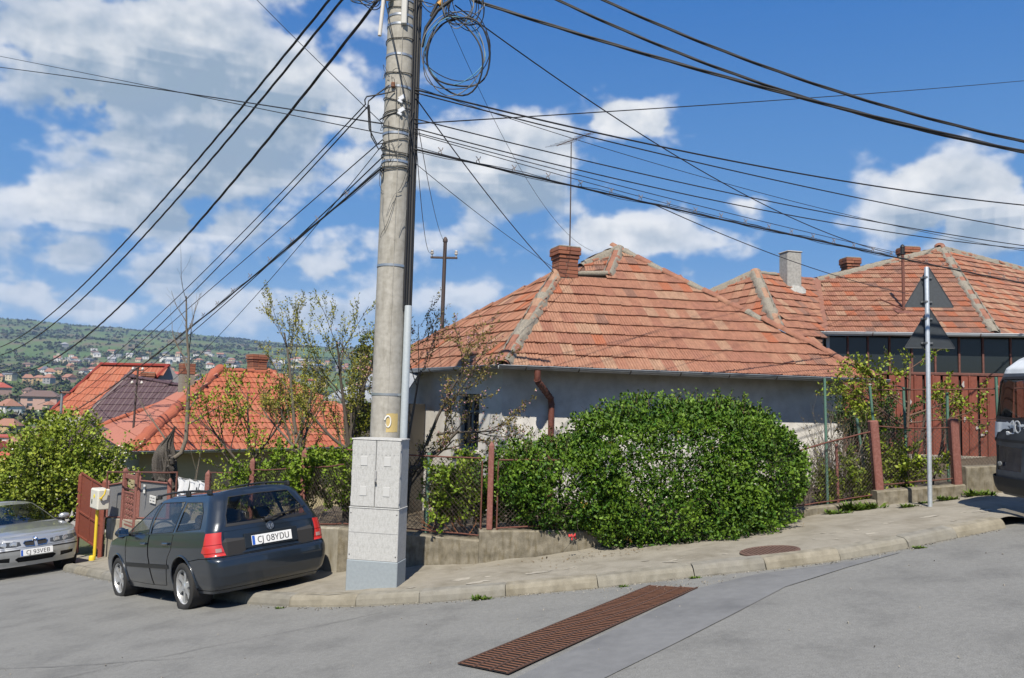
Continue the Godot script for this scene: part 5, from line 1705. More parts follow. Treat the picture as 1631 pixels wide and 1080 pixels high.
func build_right_house() -> void:
	var h := thing("veranda_house", "long tiled house with a dark glazed veranda above brown metal sheets on the right", "house")
	var clay := clay_mats()
	var joined := plain("clay_joined", Color(1, 1, 1), 0.9)
	joined.vertex_color_use_as_albedo = true
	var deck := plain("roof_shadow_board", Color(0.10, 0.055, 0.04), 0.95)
	var mortar := rough_mat("ridge_mortar", Color(0.13, 0.12, 0.10), Color(0.22, 0.205, 0.17), Color(0.32, 0.30, 0.255), 0.5, 0.95, 0.5)
	var roof := Node3D.new()
	roof.name = "roof"
	h.add_child(roof)
	var g0 := Vector3(7.54, 3.53, -19.0)
	var e := Vector3(0.986, 0, 0.169)
	var n := Vector3(0.169, 0, -0.986)
	var tn := 0.61
	var P := func(a, m): return g0 + e * a + n * m + Vector3(0, m * tn, 0)
	var g1: Vector3 = P.call(3.80, 0.0)
	var apex: Vector3 = P.call(4.36, 4.86)
	var lv: Vector3 = P.call(0.40, 2.78)
	var ts := tile_shape(0.235, 0.31, 0)
	var wt := [10, 6, 2, 9, 3, 4]
	tile_plane(roof, "veranda_house", [g0, g1, apex, lv], e, 0.31, 0.235, ts, clay, wt, joined, 1.0, 0.0, deck)
	# right slope
	var re := Vector3(0.90, 0, -0.43).normalized()
	var gr := g1 + re * 6.5
	var rr := apex + re * 3.4 + Vector3(0, -1.15, 0)
	var rn := (gr - g1).cross(apex - g1).normalized()
	rr -= rn * (rr - g1).dot(rn)
	tile_plane(roof, "veranda_house_right", [g1, gr, rr, apex], re, 0.31, 0.235, ts, clay, wt, joined, 1.0, 0.0, deck)
	# left wing
	var wa := Vector3(6.33, 5.19, -20.45)
	var wv := lv
	var we := (wv - wa)
	we.y = 0
	we = we.normalized()
	var wn := (g0 - wa).cross(wv - wa).normalized()
	if wn.y < 0: wn = -wn
	var hb := Vector3(6.35, 3.80, -19.6)
	hb.y = wa.y - (wn.x * (hb.x - wa.x) + wn.z * (hb.z - wa.z)) / wn.y
	var low := g0 - we * 1.6 - Vector3(0, 0, 0)
	low.y = wa.y - (wn.x * (low.x - wa.x) + wn.z * (low.z - wa.z)) / wn.y
	var dn := -wn.cross(we)
	if dn.y > 0: dn = -dn
	var low_eave := low + dn * 0.55
	var right_eave := g0 + dn * 0.40 - we * 0.42
	tile_plane(roof, "veranda_house_wing", [low_eave, right_eave, g0, wv, wa], we, 0.31, 0.235, ts, clay, wt, joined, 1.3, 0.0, deck)
	var wl := [wa, Vector3(4.55, 4.35, -21.0), Vector3(4.6, 3.4, -19.3), low]
	var ln: Vector3 = (wl[1] - wa).cross(low - wa).normalized()
	wl[2] -= ln * (wl[2] - wa).dot(ln)
	tile_plane(roof, "veranda_house_left", [low, wa, wl[1], wl[2]], wl[2] - low, 0.31, 0.235, ts, clay, wt, joined, 1.3, 0.0, deck)
	cap_line(roof, g1 + Vector3(0, 0.02, 0), apex, [mortar, clay[3]], 0.13, mortar, 0.3)
	cap_line(roof, lv, apex, [mortar, clay[3], clay[0]], 0.11, mortar, 0.36)
	cap_line(roof, low, wa, [mortar, clay[2], mortar], 0.13, mortar, 0.26)
	cap_line(roof, wa, wv, [clay[0], clay[3], mortar], 0.09, null, 0.36)
	cap_line(roof, wl[1], wa, [mortar, clay[3]], 0.1, mortar, 0.36)
	cap_line(roof, rr, apex, [clay[3], clay[0], mortar], 0.12, mortar, 0.36)
	# sheet-metal valley
	var m := MB.new()
	var vs := (we - e * 0.1).normalized() * 0.16
	m.quad(g0 - e * 0.20 + Vector3(0, 0.06, 0), g0 + e * 0.10 + Vector3(0, 0.06, 0), wv + e * 0.10 + Vector3(0, 0.06, 0), wv - we * 0.20 + Vector3(0, 0.07, 0))
	part("valley_sheet", m, rough_mat("valley_rust", Color(0.15, 0.065, 0.045), Color(0.20, 0.09, 0.06), Color(0.26, 0.13, 0.10), 0.8, 0.8), roof)
	# chimneys
	var brick := []
	for k in 4: brick.push_back(M["brick_%d" % k])
	chimney(roof, P.call(1.55, 3.62) + Vector3(0, -0.22, -0.15), 0.1, 0.36, 0.50, brick, mortar, true)
	chimney(roof, P.call(3.40, 4.55) + Vector3(0, -0.22, -0.15), 0.1, 0.40, 0.44, brick, mortar, true)
	m = MB.new()
	var cb := wa.lerp(wv, 0.55) + (g0 - wv).normalized() * 0.55
	m.box(at(cb + Vector3(0, 0.33, 0), 0.25), Vector3(0.42, 1.05, 0.42), 0.03)
	m.box(at(cb + Vector3(0, 0.865, 0), 0.25), Vector3(0.45, 0.04, 0.45), 0.015)
	var ch := part("rendered_chimney", m, rough_mat("grey_plaster", Color(0.22, 0.22, 0.21), Color(0.31, 0.31, 0.295), Color(0.40, 0.40, 0.385), 0.6, 0.95, 0.5), roof)
	m = MB.new()
	var sk := []
	for k in 9:
		var an := TAU * k / 8
		sk.push_back(cb + Vector3(cos(an) * 0.42, -0.02 - 0.18 * sin(an) - 0.10, sin(an) * 0.42))
	for k in 8: m.tri(cb + Vector3(0, 0.25, 0), sk[k + 1], sk[k])
	part("mortar_skirt", m, M["grey_plaster"], ch)
	# vent mast through the roof
	var vm := thing("vent_mast", "rusty iron supply mast rising from the roof of the veranda house", "mast", P.call(2.15, 1.08))
	var ir := rough_mat("mast_rust", Color(0.09, 0.035, 0.025), Color(0.14, 0.055, 0.04), Color(0.19, 0.08, 0.06), 0.4, 0.8)
	m = MB.new()
	m.tube([Vector3(0, -0.2, 0), Vector3(-0.02, 1.60, 0)], 0.042, 0.036, 8)
	part("tube", m, ir, vm)
	m = MB.new()
	m.lathe(at(Vector3(-0.02, 1.58, 0)), [Vector2(0.05, -0.14), Vector2(0.05, 0.04), Vector2(0.06, 0.05), Vector2(0.04, 0.10), Vector2(0, 0.13)], 10)
	part("head", m, plain("cable_black", Color(0.012, 0.012, 0.013), 0.55), vm)
	m = MB.new()
	m.box(Transform3D(Basis(Vector3.RIGHT, 0.5), Vector3(-0.05, 0.0, 0.05)), Vector3(0.42, 0.03, 0.34), 0.01)
	part("flashing", m, ir, vm)
	m = MB.new()
	m.tube([Vector3(-0.62, 0.28, 0.05), Vector3(-0.05, 0.05, 0.06)], 0.02, 0.02, 6)
	part("stay", m, ir, vm)
	# gutter along the veranda
	var zinc := rough_mat("zinc_pale", Color(0.36, 0.40, 0.44), Color(0.44, 0.48, 0.52), Color(0.50, 0.54, 0.58), 1.2, 0.5)
	var gz := g0 + e * 7.0
	gutter(h, g0 - e * 0.1, gz, -n, 0.07, zinc, 3.0, plain("bracket_rust", Color(0.14, 0.06, 0.04), 0.8))
	m = MB.new()
	m.quad(g0 + Vector3(0, -0.05, 0), gz + Vector3(0, -0.05, 0), gz + n * 0.5 + Vector3(0, -0.02, 0), g0 + n * 0.5 + Vector3(0, -0.02, 0))
	part("eave_board", m, deck, h)
	# veranda: uprights, panes, brown sheets below
	var vo := g0 + n * 0.22
	var frame_m := rough_mat("veranda_frame", Color(0.08, 0.03, 0.022), Color(0.115, 0.045, 0.035), Color(0.16, 0.08, 0.065), 0.5, 0.7)
	var glass := plain("veranda_glass", Color(0.020, 0.025, 0.027), 0.12)
	var V := func(a, y): return Vector3(vo.x, y, vo.z) + e * a
	var ver := Node3D.new()
	ver.name = "veranda"
	h.add_child(ver)
	var xs := [0.14, 0.60, 1.06, 1.55, 2.05, 2.57, 3.10, 3.62, 4.22, 4.85, 5.50, 6.2, 6.9]
	for k in xs.size():
		m = MB.new()
		m.box(frame(V.call(xs[k], 3.04), e, Vector3.UP, -n), Vector3(0.045 if k else 0.07, 0.86, 0.06), 0.006)
		part("upright", m, frame_m if k else zinc, ver)
		if k < xs.size() - 1:
			m = MB.new()
			m.quad(V.call(xs[k] + 0.02, 2.62), V.call(xs[k + 1] - 0.02, 2.62), V.call(xs[k + 1] - 0.02, 3.46), V.call(xs[k] + 0.02, 3.46))
			for q in m.v.size(): m.v[q] += n * (0.006 + rf(0, 0.006))
			part("pane", m, glass, ver)
	m = MB.new()
	m.box(frame(V.call(3.5, 2.585), e, Vector3.UP, -n), Vector3(7.0, 0.07, 0.09), 0.01)
	part("sill_rail", m, frame_m, ver)
	var sheet := [rough_mat("brown_sheet_a", Color(0.135, 0.034, 0.019), Color(0.180, 0.047, 0.027), Color(0.215, 0.070, 0.046), 0.9, 0.65, 0.05, 0.02, 0.15, 0.4), rough_mat("brown_sheet_b", Color(0.120, 0.031, 0.018), Color(0.158, 0.042, 0.025), Color(0.195, 0.066, 0.043), 0.8, 0.65, 0.05, 0.02, 0.15, 0.4)]
	for k in 20:
		var a0 := -0.9 + k * 0.40
		m = MB.new()
		m.box(frame(V.call(a0 + 0.2, 1.58) - n * (0.012 if k % 2 else 0.02), e, Vector3.UP, -n), Vector3(0.345, 1.94, 0.02), 0.004)
		m.box(frame(V.call(a0 + 0.2, 1.58) - n * 0.045, e, Vector3.UP, -n), Vector3(0.05, 1.94, 0.04), 0.012)
		part("sheet", m, sheet[k % 2], ver)
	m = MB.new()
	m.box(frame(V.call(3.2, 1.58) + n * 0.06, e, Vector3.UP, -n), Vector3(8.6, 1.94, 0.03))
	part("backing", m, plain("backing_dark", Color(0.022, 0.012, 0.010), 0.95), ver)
	for k in 40:
		m = MB.new()
		var ctr: Vector3 = V.call(rf(0.2, 6.0), rf(0.9, 2.4)) - n * 0.062
		var pts := []
		for q in 7: pts.push_back(ctr + e * cos(TAU * q / 7) * rf(0.01, 0.05) + Vector3(0, sin(TAU * q / 7) * rf(0.01, 0.09), 0))
		m.poly(pts)
		part("flaked_spot", m, plain("flake", Color(0.34, 0.32, 0.31), 0.9), ver)
	m = MB.new()
	m.box(frame(V.call(3.2, 0.42), e, Vector3.UP, -n), Vector3(8.6, 0.50, 0.16), 0.01)
	part("plinth", m, rough_mat("block_plinth", Color(0.17, 0.155, 0.125), Color(0.25, 0.23, 0.19), Color(0.33, 0.31, 0.265), 0.9, 0.95, 0.5), h)
	# plastered body behind
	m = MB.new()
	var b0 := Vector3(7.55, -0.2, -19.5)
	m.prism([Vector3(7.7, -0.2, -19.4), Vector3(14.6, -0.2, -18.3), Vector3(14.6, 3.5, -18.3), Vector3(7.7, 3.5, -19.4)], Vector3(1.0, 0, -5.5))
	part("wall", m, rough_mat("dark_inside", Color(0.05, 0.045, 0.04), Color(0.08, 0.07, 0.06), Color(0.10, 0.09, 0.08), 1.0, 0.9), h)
	m = MB.new()
	m.prism([Vector3(4.9, -0.4, -19.1), Vector3(7.5, -0.4, -18.95), Vector3(7.5, 3.25, -18.95), Vector3(4.9, 3.25, -19.1)], Vector3(0.2, 0, -1.2))
	part("wing_wall", m, rough_mat("wing_plaster", Color(0.12, 0.11, 0.095), Color(0.17, 0.155, 0.135), Color(0.22, 0.20, 0.18), 1.0, 0.9), h)

func build_left_houses() -> void:
	# orange tiled house below the corner
	var h := thing("orange_house", "low house with bright orange tiled hip roof behind the side street fence", "house")
	var orange := []
	for k in 4:
		var q: Color = [Color(0.320, 0.092, 0.045), Color(0.338, 0.102, 0.050), Color(0.292, 0.082, 0.041), Color(0.330, 0.113, 0.060)][k]
		orange.push_back(rough_mat("orange_%d" % k, q * 0.85, q, q * 1.12, 0.6, 0.6, 0.03, 0.02, 0.2, 0.4, 256))
	var roof := Node3D.new()
	roof.name = "roof"
	h.add_child(roof)
	var e0 := Vector3(-9.79, 0.11, -20.5)
	var e := Vector3(0.749, 0, -0.662)
	var n := Vector3(-0.662, 0, -0.749)
	var tn := 0.6
	var P := func(a, m): return e0 + e * a + n * m + Vector3(0, m * tn, 0)
	var e1: Vector3 = P.call(9.0, 0.0)
	var r0: Vector3 = P.call(3.69, 3.86)
	var r1: Vector3 = P.call(5.56, 3.86)
	var sh := tile_shape(0.31, 0.34, 1)
	tile_plane(roof, "orange_house", [e0, e1, r1, r0], e, 0.34, 0.31, sh, orange, [4, 4, 2, 2], orange[0], 0.5, 0.0, orange[2])
	# left slopes: paler sheets with a light seam
	var pk := rough_mat("pink_tile", Color(0.27, 0.098, 0.066), Color(0.315, 0.122, 0.085), Color(0.35, 0.145, 0.105), 1.2, 0.7, 0.02)
	var bk := Vector3(-12.6, 0.30, -24.6)
	var s1 := Vector3(-11.6, 0.85, -25.0)
	var nl: Vector3 = (bk - e0).cross(r0 - e0).normalized()
	tile_plane(roof, "orange_house_left", [e0, r0, bk], bk - e0, 0.52, 0.31, tile_shape(0.31, 0.52, 1), [pk, pk], [1, 1], pk, 0.3, 0.0, pk)
	var wg := [Vector3(-13.0, 0.55, -25.2), Vector3(-10.9, 2.02, -29.0), Vector3(-9.6, 2.35, -28.4), bk + Vector3(0.3, 0.1, -0.2)]
	var m := MB.new()
	m.poly(wg)
	m.poly([wg[3], wg[2], r0, bk])
	part("rear_slope", m, pk, roof)
	m = MB.new()
	m.poly([e1, r1, P.call(9.0, 7.7) * Vector3(1, 0, 1) + Vector3(0, 0.11, 0)])
	m.poly([bk, r0, r1, P.call(9.0, 7.7) * Vector3(1, 0, 1) + Vector3(0, 0.11, 0)])
	part("rear_slope", m, orange[2], roof)
	cap_line(roof, e0, r0, [orange[2], orange[0]], 0.17, null, 0.4)
	cap_line(roof, e1, r1, [orange[0], orange[3]], 0.11, null, 0.4)
	cap_line(roof, r0, r1, [orange[2]], 0.11, null, 0.4)
	cap_line(roof, wg[0], wg[1], [orange[0]], 0.10, null, 0.5)
	cap_line(roof, bk, wg[2], [orange[3]], 0.08, null, 0.5)
	var brick := []
	for k in 4: brick.push_back(M["brick_%d" % k])
	var mt: Material = M["ridge_mortar"]
	chimney(roof, P.call(5.1, 4.1) + Vector3(0, -0.05, 0), 0.7, 0.5, 0.5, brick, mt, true)
	chimney(roof, P.call(2.7, 3.9) + Vector3(0, -0.2, 0), 0.7, 0.4, 0.35, brick, mt, false)
	var wall := rough_mat("ochre_wall", Color(0.38, 0.32, 0.19), Color(0.46, 0.39, 0.24), Color(0.52, 0.45, 0.29), 1.5, 0.9, 0.1)
	var f0: Vector3 = P.call(0.4, 0.45)
	var f1: Vector3 = P.call(8.7, 0.45)
	m = MB.new()
	m.quad(Vector3(f0.x, -4.0, f0.z), Vector3(f1.x, -4.0, f1.z), Vector3(f1.x, 0.15, f1.z), Vector3(f0.x, 0.15, f0.z))
	var l0 := bk + Vector3(0.4, 0, 0.2)
	m.quad(Vector3(l0.x, -5.0, l0.z), Vector3(f0.x, -5.0, f0.z), Vector3(f0.x, 0.15, f0.z), Vector3(l0.x, 0.2, l0.z))
	part("wall", m, wall, h)
	m = MB.new()
	m.quad(e0 - Vector3(0, 0.04, 0), e1 - Vector3(0, 0.04, 0), f1 + Vector3(0, 0.01, 0), f0 + Vector3(0, 0.01, 0))
	part("soffit", m, plain("soffit_dark", Color(0.16, 0.13, 0.10), 0.9), h)
	gutter(h, e0, e1, -n, 0.07, M["zinc"], 1.6, plain("bracket_dark", Color(0.05, 0.045, 0.04), 0.7))
	var im := thing("iron_mast", "thin iron mast with insulators standing on the left slope of the orange roof", "mast", Vector3(-10.9, 0.85, -23.0))
	var ir := plain("aerial_iron", Color(0.075, 0.055, 0.05), 0.7, 0.3)
	m = MB.new()
	m.tube([Vector3(0, -0.6, 0), Vector3(0.03, 1.55, 0)], 0.032, 0.026, 6)
	part("pole", m, ir, im)
	for y in [1.02, 1.42]:
		m = MB.new()
		m.box(at(Vector3(0.02, y, 0)), Vector3(0.34, 0.03, 0.03), 0.005)
		part("crossbar", m, ir, im)
		for s in [-1, 1]:
			m = MB.new()
			m.lathe(at(Vector3(0.02 + s * 0.14, y, 0)), [Vector2(0.03, 0), Vector2(0.045, 0.04), Vector2(0.02, 0.09), Vector2(0, 0.1)], 8)
			part("insulator", m, M["porcelain"], im)
	# farther pair: orange mono-pitch roof with a grey gable, plum tiles below
	var h2 := thing("gabled_house", "farther house with a long orange roof edged in red and a grey gable side", "house")
	var roof2 := Node3D.new()
	roof2.name = "roof"
	h2.add_child(roof2)
	var a := Vector3(-21.5, 0.55, -37.0)
	var b := Vector3(-19.3, 2.92, -37.2)
	var c := Vector3(-15.2, 2.86, -35.0)
	var d := Vector3(-17.3, 0.7, -34.3)
	d -= (b - a).cross(c - a).normalized() * (d - a).dot((b - a).cross(c - a).normalized())
	tile_plane(roof2, "gabled_house", [a, d, c, b], d - a, 0.36, 0.5, tile_shape(0.5, 0.36, 1), orange, [3, 4, 2, 3], orange[0], 0.4, 0.0, orange[2])
	for q in [[a, b], [b, c], [c, d]]:
		m = MB.new()
		var dd: Vector3 = (q[1] - q[0]).normalized()
		m.box(frame((q[0] + q[1]) * 0.5, dd, dd.cross(Vector3.UP).cross(dd).normalized(), dd.cross(Vector3.UP).normalized()), Vector3(q[0].distance_to(q[1]), 0.12, 0.22), 0.02)
		part("verge", m, plain("verge_red", Color(0.27, 0.038, 0.028), 0.6), roof2)
	m = MB.new()
	m.poly([c, c + Vector3(2.0, -3.5, -3.0), Vector3(-15.8, -6, -36), Vector3(d.x, -6, d.z), d])
	m.poly([d - Vector3(0, 0.1, 0), a - Vector3(0, 0.1, 0), Vector3(a.x, -8, a.z), Vector3(d.x, -8, d.z)])
	part("wall", m, rough_mat("gable_grey", Color(0.27, 0.26, 0.26), Color(0.34, 0.33, 0.33), Color(0.40, 0.39, 0.39), 1.5, 0.9), h2)
	chimney(h2, Vector3(-15.9, 1.75, -34.6), 0.4, 0.5, 0.75, brick, mt, true)
	var h3 := thing("plum_roof_house", "house with a plum-brown tiled roof below the grey gable", "house")
	var roof3 := Node3D.new()
	roof3.name = "roof"
	h3.add_child(roof3)
	var plum := rough_mat("plum_tile", Color(0.050, 0.028, 0.032), Color(0.070, 0.040, 0.045), Color(0.095, 0.057, 0.062), 0.8, 0.5)
	var pa := Vector3(-18.3, -1.7, -30.0)
	var pb := Vector3(-11.5, -1.6, -28.2)
	var pc := Vector3(-13.3, 1.95, -32.0)
	var pd := Vector3(-16.0, 2.0, -33.4)
	var pn := (pb - pa).cross(pc - pa).normalized()
	pd -= pn * (pd - pa).dot(pn)
	tile_plane(roof3, "plum_roof_house", [pa, pb, pc, pd], pb - pa, 0.34, 0.34, tile_shape(0.34, 0.34, 1), [plum], [1], plum, 0.4, 0.0, plum)
	cap_line(roof3, pd, pc, [plum], 0.11, null, 0.5)
	cap_line(roof3, pa, pd, [plum], 0.11, null, 0.5)
	m = MB.new()
	m.quad(pa + Vector3(0.4, 0, -0.6), pb + Vector3(-0.4, 0, -0.6), Vector3(pb.x, -6, pb.z - 0.6), Vector3(pa.x, -8, pa.z - 0.6))
	part("wall", m, M["gable_grey"], h3)
	var sp := thing("steel_pole", "pale thin steel pole in front of the plum-brown roof", "pole", Vector3(-16.2, -2.4, -28.6))
	m = MB.new()
	m.tube([Vector3(0, 0, 0), Vector3(0, 4.0, 0)], 0.05, 0.045, 8)
	part("tube", m, plain("galvanised", Color(0.50, 0.52, 0.53), 0.35, 0.8), sp)
	m = MB.new()
	m.box(at(Vector3(0.1, 3.95, 0)), Vector3(0.4, 0.08, 0.1), 0.02)
	part("head", m, plain("head_brown", Color(0.14, 0.07, 0.05), 0.7), sp)
	# grey lean-to roof beside the pole
	var sh2 := thing("shed", "grey sheet roof of a low shed glimpsed left of the utility pole", "shed")
	m = MB.new()
	m.prism([Vector3(-3.7, 1.62, -15.6), Vector3(-2.1, 1.62, -15.2), Vector3(-1.9, 2.35, -17.0), Vector3(-2.7, 2.35, -17.2)], Vector3(0, -0.05, 0))
	part("roof", m, rough_mat("shed_sheet", Color(0.20, 0.215, 0.235), Color(0.26, 0.28, 0.30), Color(0.31, 0.33, 0.36), 1.2, 0.5), sh2)
	m = MB.new()
	m.prism([Vector3(-3.3, -1.2, -16.0), Vector3(-2.1, -1.2, -15.6), Vector3(-2.1, 1.55, -15.6), Vector3(-3.3, 1.55, -16.0)], Vector3(0.3, 0, -1.2))
	part("wall", m, plain("shed_wall", Color(0.10, 0.09, 0.075), 0.9), sh2)

# ---------- cars: bodies wrapped round plan outlines that change with height
func car_pt(C: Dictionary, q: float, h: float) -> Vector3:
	var zr := lut(C.zr, h)
	var zf := lut(C.zf, h)
	var w := lut(C.w, h)
	var rr: float = C.rr
	var rfr: float = C.rf
	var x := 0.0
	var s := 0.0
	var bw: float = C.br * pow((w - rr) / w, 2)
	var bf: float = C.bf * pow((w - rfr) / w, 2)
	if q < 1.0:
		x = q * (w - rr)
		s = zr + C.br * pow(x / w, 2)
	elif q < 2.0:
		var a := (q - 1.0) * PI / 2
		x = w - rr + rr * sin(a)
		s = zr + bw + rr * (1.0 - cos(a))
	elif q < 3.0:
		x = w
		s = lerpf(zr + bw + rr, zf - bf - rfr, q - 2.0)
	elif q < 4.0:
		var a := (q - 3.0) * PI / 2
		x = w - rfr + rfr * cos(a)
		s = zf - bf - rfr + rfr * sin(a)
	else:
		var t := 5.0 - q
		x = t * (w - rfr)
		s = zf - C.bf * pow(x / w, 2)
	var mid: float = C.len * 0.5
	x *= 1.0 - C.tr * pow(clampf((mid - s) / mid, 0, 1), 2.2) - C.tf * pow(clampf((s - mid) / mid, 0, 1), 2.2)
	var y := h
	if C.has("rim"): y = minf(h, lut(C.rim, s))
	return Vector3(x, y, C.ra - s)

func car_q(C: Dictionary, s: float, h: float) -> float:   # side parameter of a length s
	var w := lut(C.w, h)
	var s0: float = lut(C.zr, h) + C.br * pow((w - C.rr) / w, 2) + C.rr
	var s1: float = lut(C.zf, h) - C.bf * pow((w - C.rf) / w, 2) - C.rf
	return 2.0 + (s - s0) / (s1 - s0)
func car_x(C: Dictionary, x: float, h: float, front := false) -> float:
	var w := lut(C.w, h)
	return 5.0 - x / (w - C.rf) if front else x / (w - C.rr)
func side_poly(C: Dictionary, pts: Array) -> PackedVector2Array:
	var out := PackedVector2Array()
	for p in pts: out.push_back(Vector2(car_q(C, p[0], p[1]), p[1]))
	return out
func arch_poly(C: Dictionary, s: float, y: float, r: float) -> PackedVector2Array:
	var out := PackedVector2Array()
	for k in 28:
		var a := TAU * k / 28
		var h := y + sin(a) * r
		out.push_back(Vector2(car_q(C, s + cos(a) * r, maxf(h, 0.05)), maxf(h, 0.0)))
	return out

func patch(m: MB, C: Dictionary, side: float, q0: float, q1: float, nq: int, h0: float, h1: float, nh: int, inc: Array, exc: Array, off := 0.0) -> void:
	var ib := []
	for p in inc: ib.push_back(bounds(p))
	var eb := []
	for p in exc: eb.push_back(bounds(p))
	for a in nq:
		for b in nh:
			var u0 := lerpf(q0, q1, float(a) / nq)
			var u1 := lerpf(q0, q1, float(a + 1) / nq)
			var v0 := lerpf(h0, h1, float(b) / nh)
			var v1 := lerpf(h0, h1, float(b + 1) / nh)
			var cell := PackedVector2Array([Vector2(u0, v0), Vector2(u1, v0), Vector2(u1, v1), Vector2(u0, v1)])
			var box := Rect2(u0, v0, u1 - u0, v1 - v0)
			var polys := [cell]
			if inc.size():
				polys = []
				for k in inc.size():
					if ib[k].intersects(box): polys.append_array(Geometry2D.intersect_polygons(cell, inc[k]))
			for k in exc.size():
				if not eb[k].intersects(box): continue
				var nx := []
				for p in polys: nx.append_array(Geometry2D.clip_polygons(p, exc[k]))
				polys = nx
			for p in polys:
				if p.size() < 3: continue
				var t := Geometry2D.triangulate_polygon(p)
				if t.is_empty(): continue
				var base := m.v.size()
				for g in p:
					var pos := car_pt(C, g.x, g.y)
					var e := 0.004
					var du := car_pt(C, minf(g.x + e, 5.0), g.y) - car_pt(C, maxf(g.x - e, 0.0), g.y)
					var dv := car_pt(C, g.x, g.y + e) - car_pt(C, g.x, g.y - e)
					if dv.length() < 1e-5: dv = Vector3.UP * 0.01
					var n := du.cross(dv).normalized()
					if n.dot(pos - Vector3(0, 0.6, C.ra - C.len * 0.5)) < 0: n = -n
					pos += n * off
					m.vert(Vector3(pos.x * side, pos.y, pos.z), Vector3(n.x * side, n.y, n.z))
				for k in range(0, t.size(), 3): m.ti(base + t[k], base + t[k + 1], base + t[k + 2])
func bounds(p: PackedVector2Array) -> Rect2:
	var r := Rect2(p[0], Vector2.ZERO)
	for g in p: r = r.expand(g)
	return r.grow(0.001)
func strip(p: PackedVector2Array, w := 0.0022, closed := false) -> Array:
	var out := []
	var n := p.size()
	for k in (n if closed else n - 1):
		out.append_array(Geometry2D.offset_polyline(PackedVector2Array([p[k], p[(k + 1) % n]]), w, Geometry2D.JOIN_MITER, Geometry2D.END_SQUARE))
	return out

func top_cap(m: MB, C: Dictionary, q0: float, q1: float, h: float, nq: int, crown: float, na := 10, spine_in := 0.0) -> void:
	# closes a wrap at height h: from its rim to the centre line, with a crown
	for side in [1.0, -1.0]:
		var rows := []
		for k in nq + 1:
			var q := lerpf(q0, q1, float(k) / nq)
			var p := car_pt(C, q, h)
			var row := PackedVector3Array()
			for j in na + 1:
				var t := j / float(na)
				var f := 1.0 - pow(1.0 - t, 2.0)
				row.push_back(Vector3(p.x * (1.0 - t) * side, p.y + crown * f * minf(1.0, p.x / 0.25), p.z))
			rows.push_back(row)
		m.grid(rows, Vector3.UP)

func wheel(parent: Node3D, p: Vector3, side: float, r: float, w: float, rim_r: float, spokes: int, flat := 0.0, dark := false) -> void:
	var o := Node3D.new()
	o.name = "wheel"
	parent.add_child(o, true)
	o.position = p
	var t := Transform3D(Basis(Vector3(0, 1, 0), Vector3(side, 0, 0), Vector3(0, 0, 1)) if side < 0 else Basis(Vector3(0, -1, 0), Vector3(1, 0, 0), Vector3(0, 0, 1)), Vector3.ZERO)   # y of the lathe points outwards
	var m := MB.new()
	m.lathe(t, [Vector2(rim_r * 0.98, -w * 0.42), Vector2(rim_r + 0.01, -w * 0.5), Vector2(r - 0.025, -w * 0.5), Vector2(r - 0.006, -w * 0.42), Vector2(r, -w * 0.25), Vector2(r, w * 0.25), Vector2(r - 0.006, w * 0.42), Vector2(r - 0.028, w * 0.5), Vector2(rim_r + 0.03, w * 0.5), Vector2(rim_r + 0.006, w * 0.47), Vector2(rim_r - 0.004, w * 0.40)], 40)
	if flat > 0.0:
		for k in m.v.size():
			var g := m.v[k]
			var low := -r + flat
			if g.y < low + 0.09:
				var b := smoothstep(low + 0.09, low - 0.01, g.y)
				g.x += signf(g.x) * b * 0.028
				g.y = maxf(g.y, low + (g.y - low) * 0.06)
				m.v[k] = g
	part("tyre", m, plain("tyre_rubber", Color(0.022, 0.022, 0.022), 0.85), o)
	m = MB.new()
	m.lathe(t, [Vector2(rim_r, -w * 0.45), Vector2(rim_r - 0.012, -w * 0.3), Vector2(rim_r - 0.02, w * 0.30), Vector2(rim_r - 0.004, w * 0.44), Vector2(rim_r + 0.004, w * 0.45), Vector2(rim_r + 0.006, w * 0.43)], 40)
	var alloy := plain("alloy", Color(0.52, 0.53, 0.54), 0.32, 0.6)
	part("rim", m, alloy, o)
	m = MB.new()
	m.lathe(t, [Vector2(0.0, w * 0.40), Vector2(0.028, w * 0.395), Vector2(0.034, w * 0.36), Vector2(0.075, w * 0.33), Vector2(0.085, w * 0.22)], 20)
	part("hub", m, alloy, o)
	for k in spokes:
		m = MB.new()
		var a := TAU * k / spokes + 0.3
		var d := Vector3(0, sin(a), cos(a))
		var sdv := Vector3(0, cos(a), -sin(a))
		var ox := Vector3(side, 0, 0)
		var rows := [[0.05, 0.036, w * 0.34], [rim_r * 0.5, 0.030, w * 0.32], [rim_r * 0.8, 0.040, w * 0.34], [rim_r - 0.012, 0.062, w * 0.37]]
		for j in 3:
			var r0: Array = rows[j]
			var r1: Array = rows[j + 1]
			var q := [d * r0[0] + sdv * r0[1] + ox * r0[2], d * r1[0] + sdv * r1[1] + ox * r1[2], d * r1[0] - sdv * r1[1] + ox * r1[2], d * r0[0] - sdv * r0[1] + ox * r0[2]]
			var nn: Vector3 = (q[2] - q[0]).cross(q[3] - q[1])
			if nn.dot(ox) < 0: q.reverse()
			m.quad(q[0], q[1], q[2], q[3])
			for e in [[0, 1], [2, 3], [1, 0], [3, 2]]:
				m.quad(q[e[0]], q[e[1]], q[e[1]] - ox * 0.03, q[e[0]] - ox * 0.03)
		part("spoke", m, alloy, o)
	m = MB.new()
	m.lathe(t, [Vector2(0.0, w * 0.05), Vector2(rim_r - 0.01, w * 0.05)], 28)
	part("brake_disc", m, plain("brake_dark", Color(0.05, 0.05, 0.05), 0.6), o)

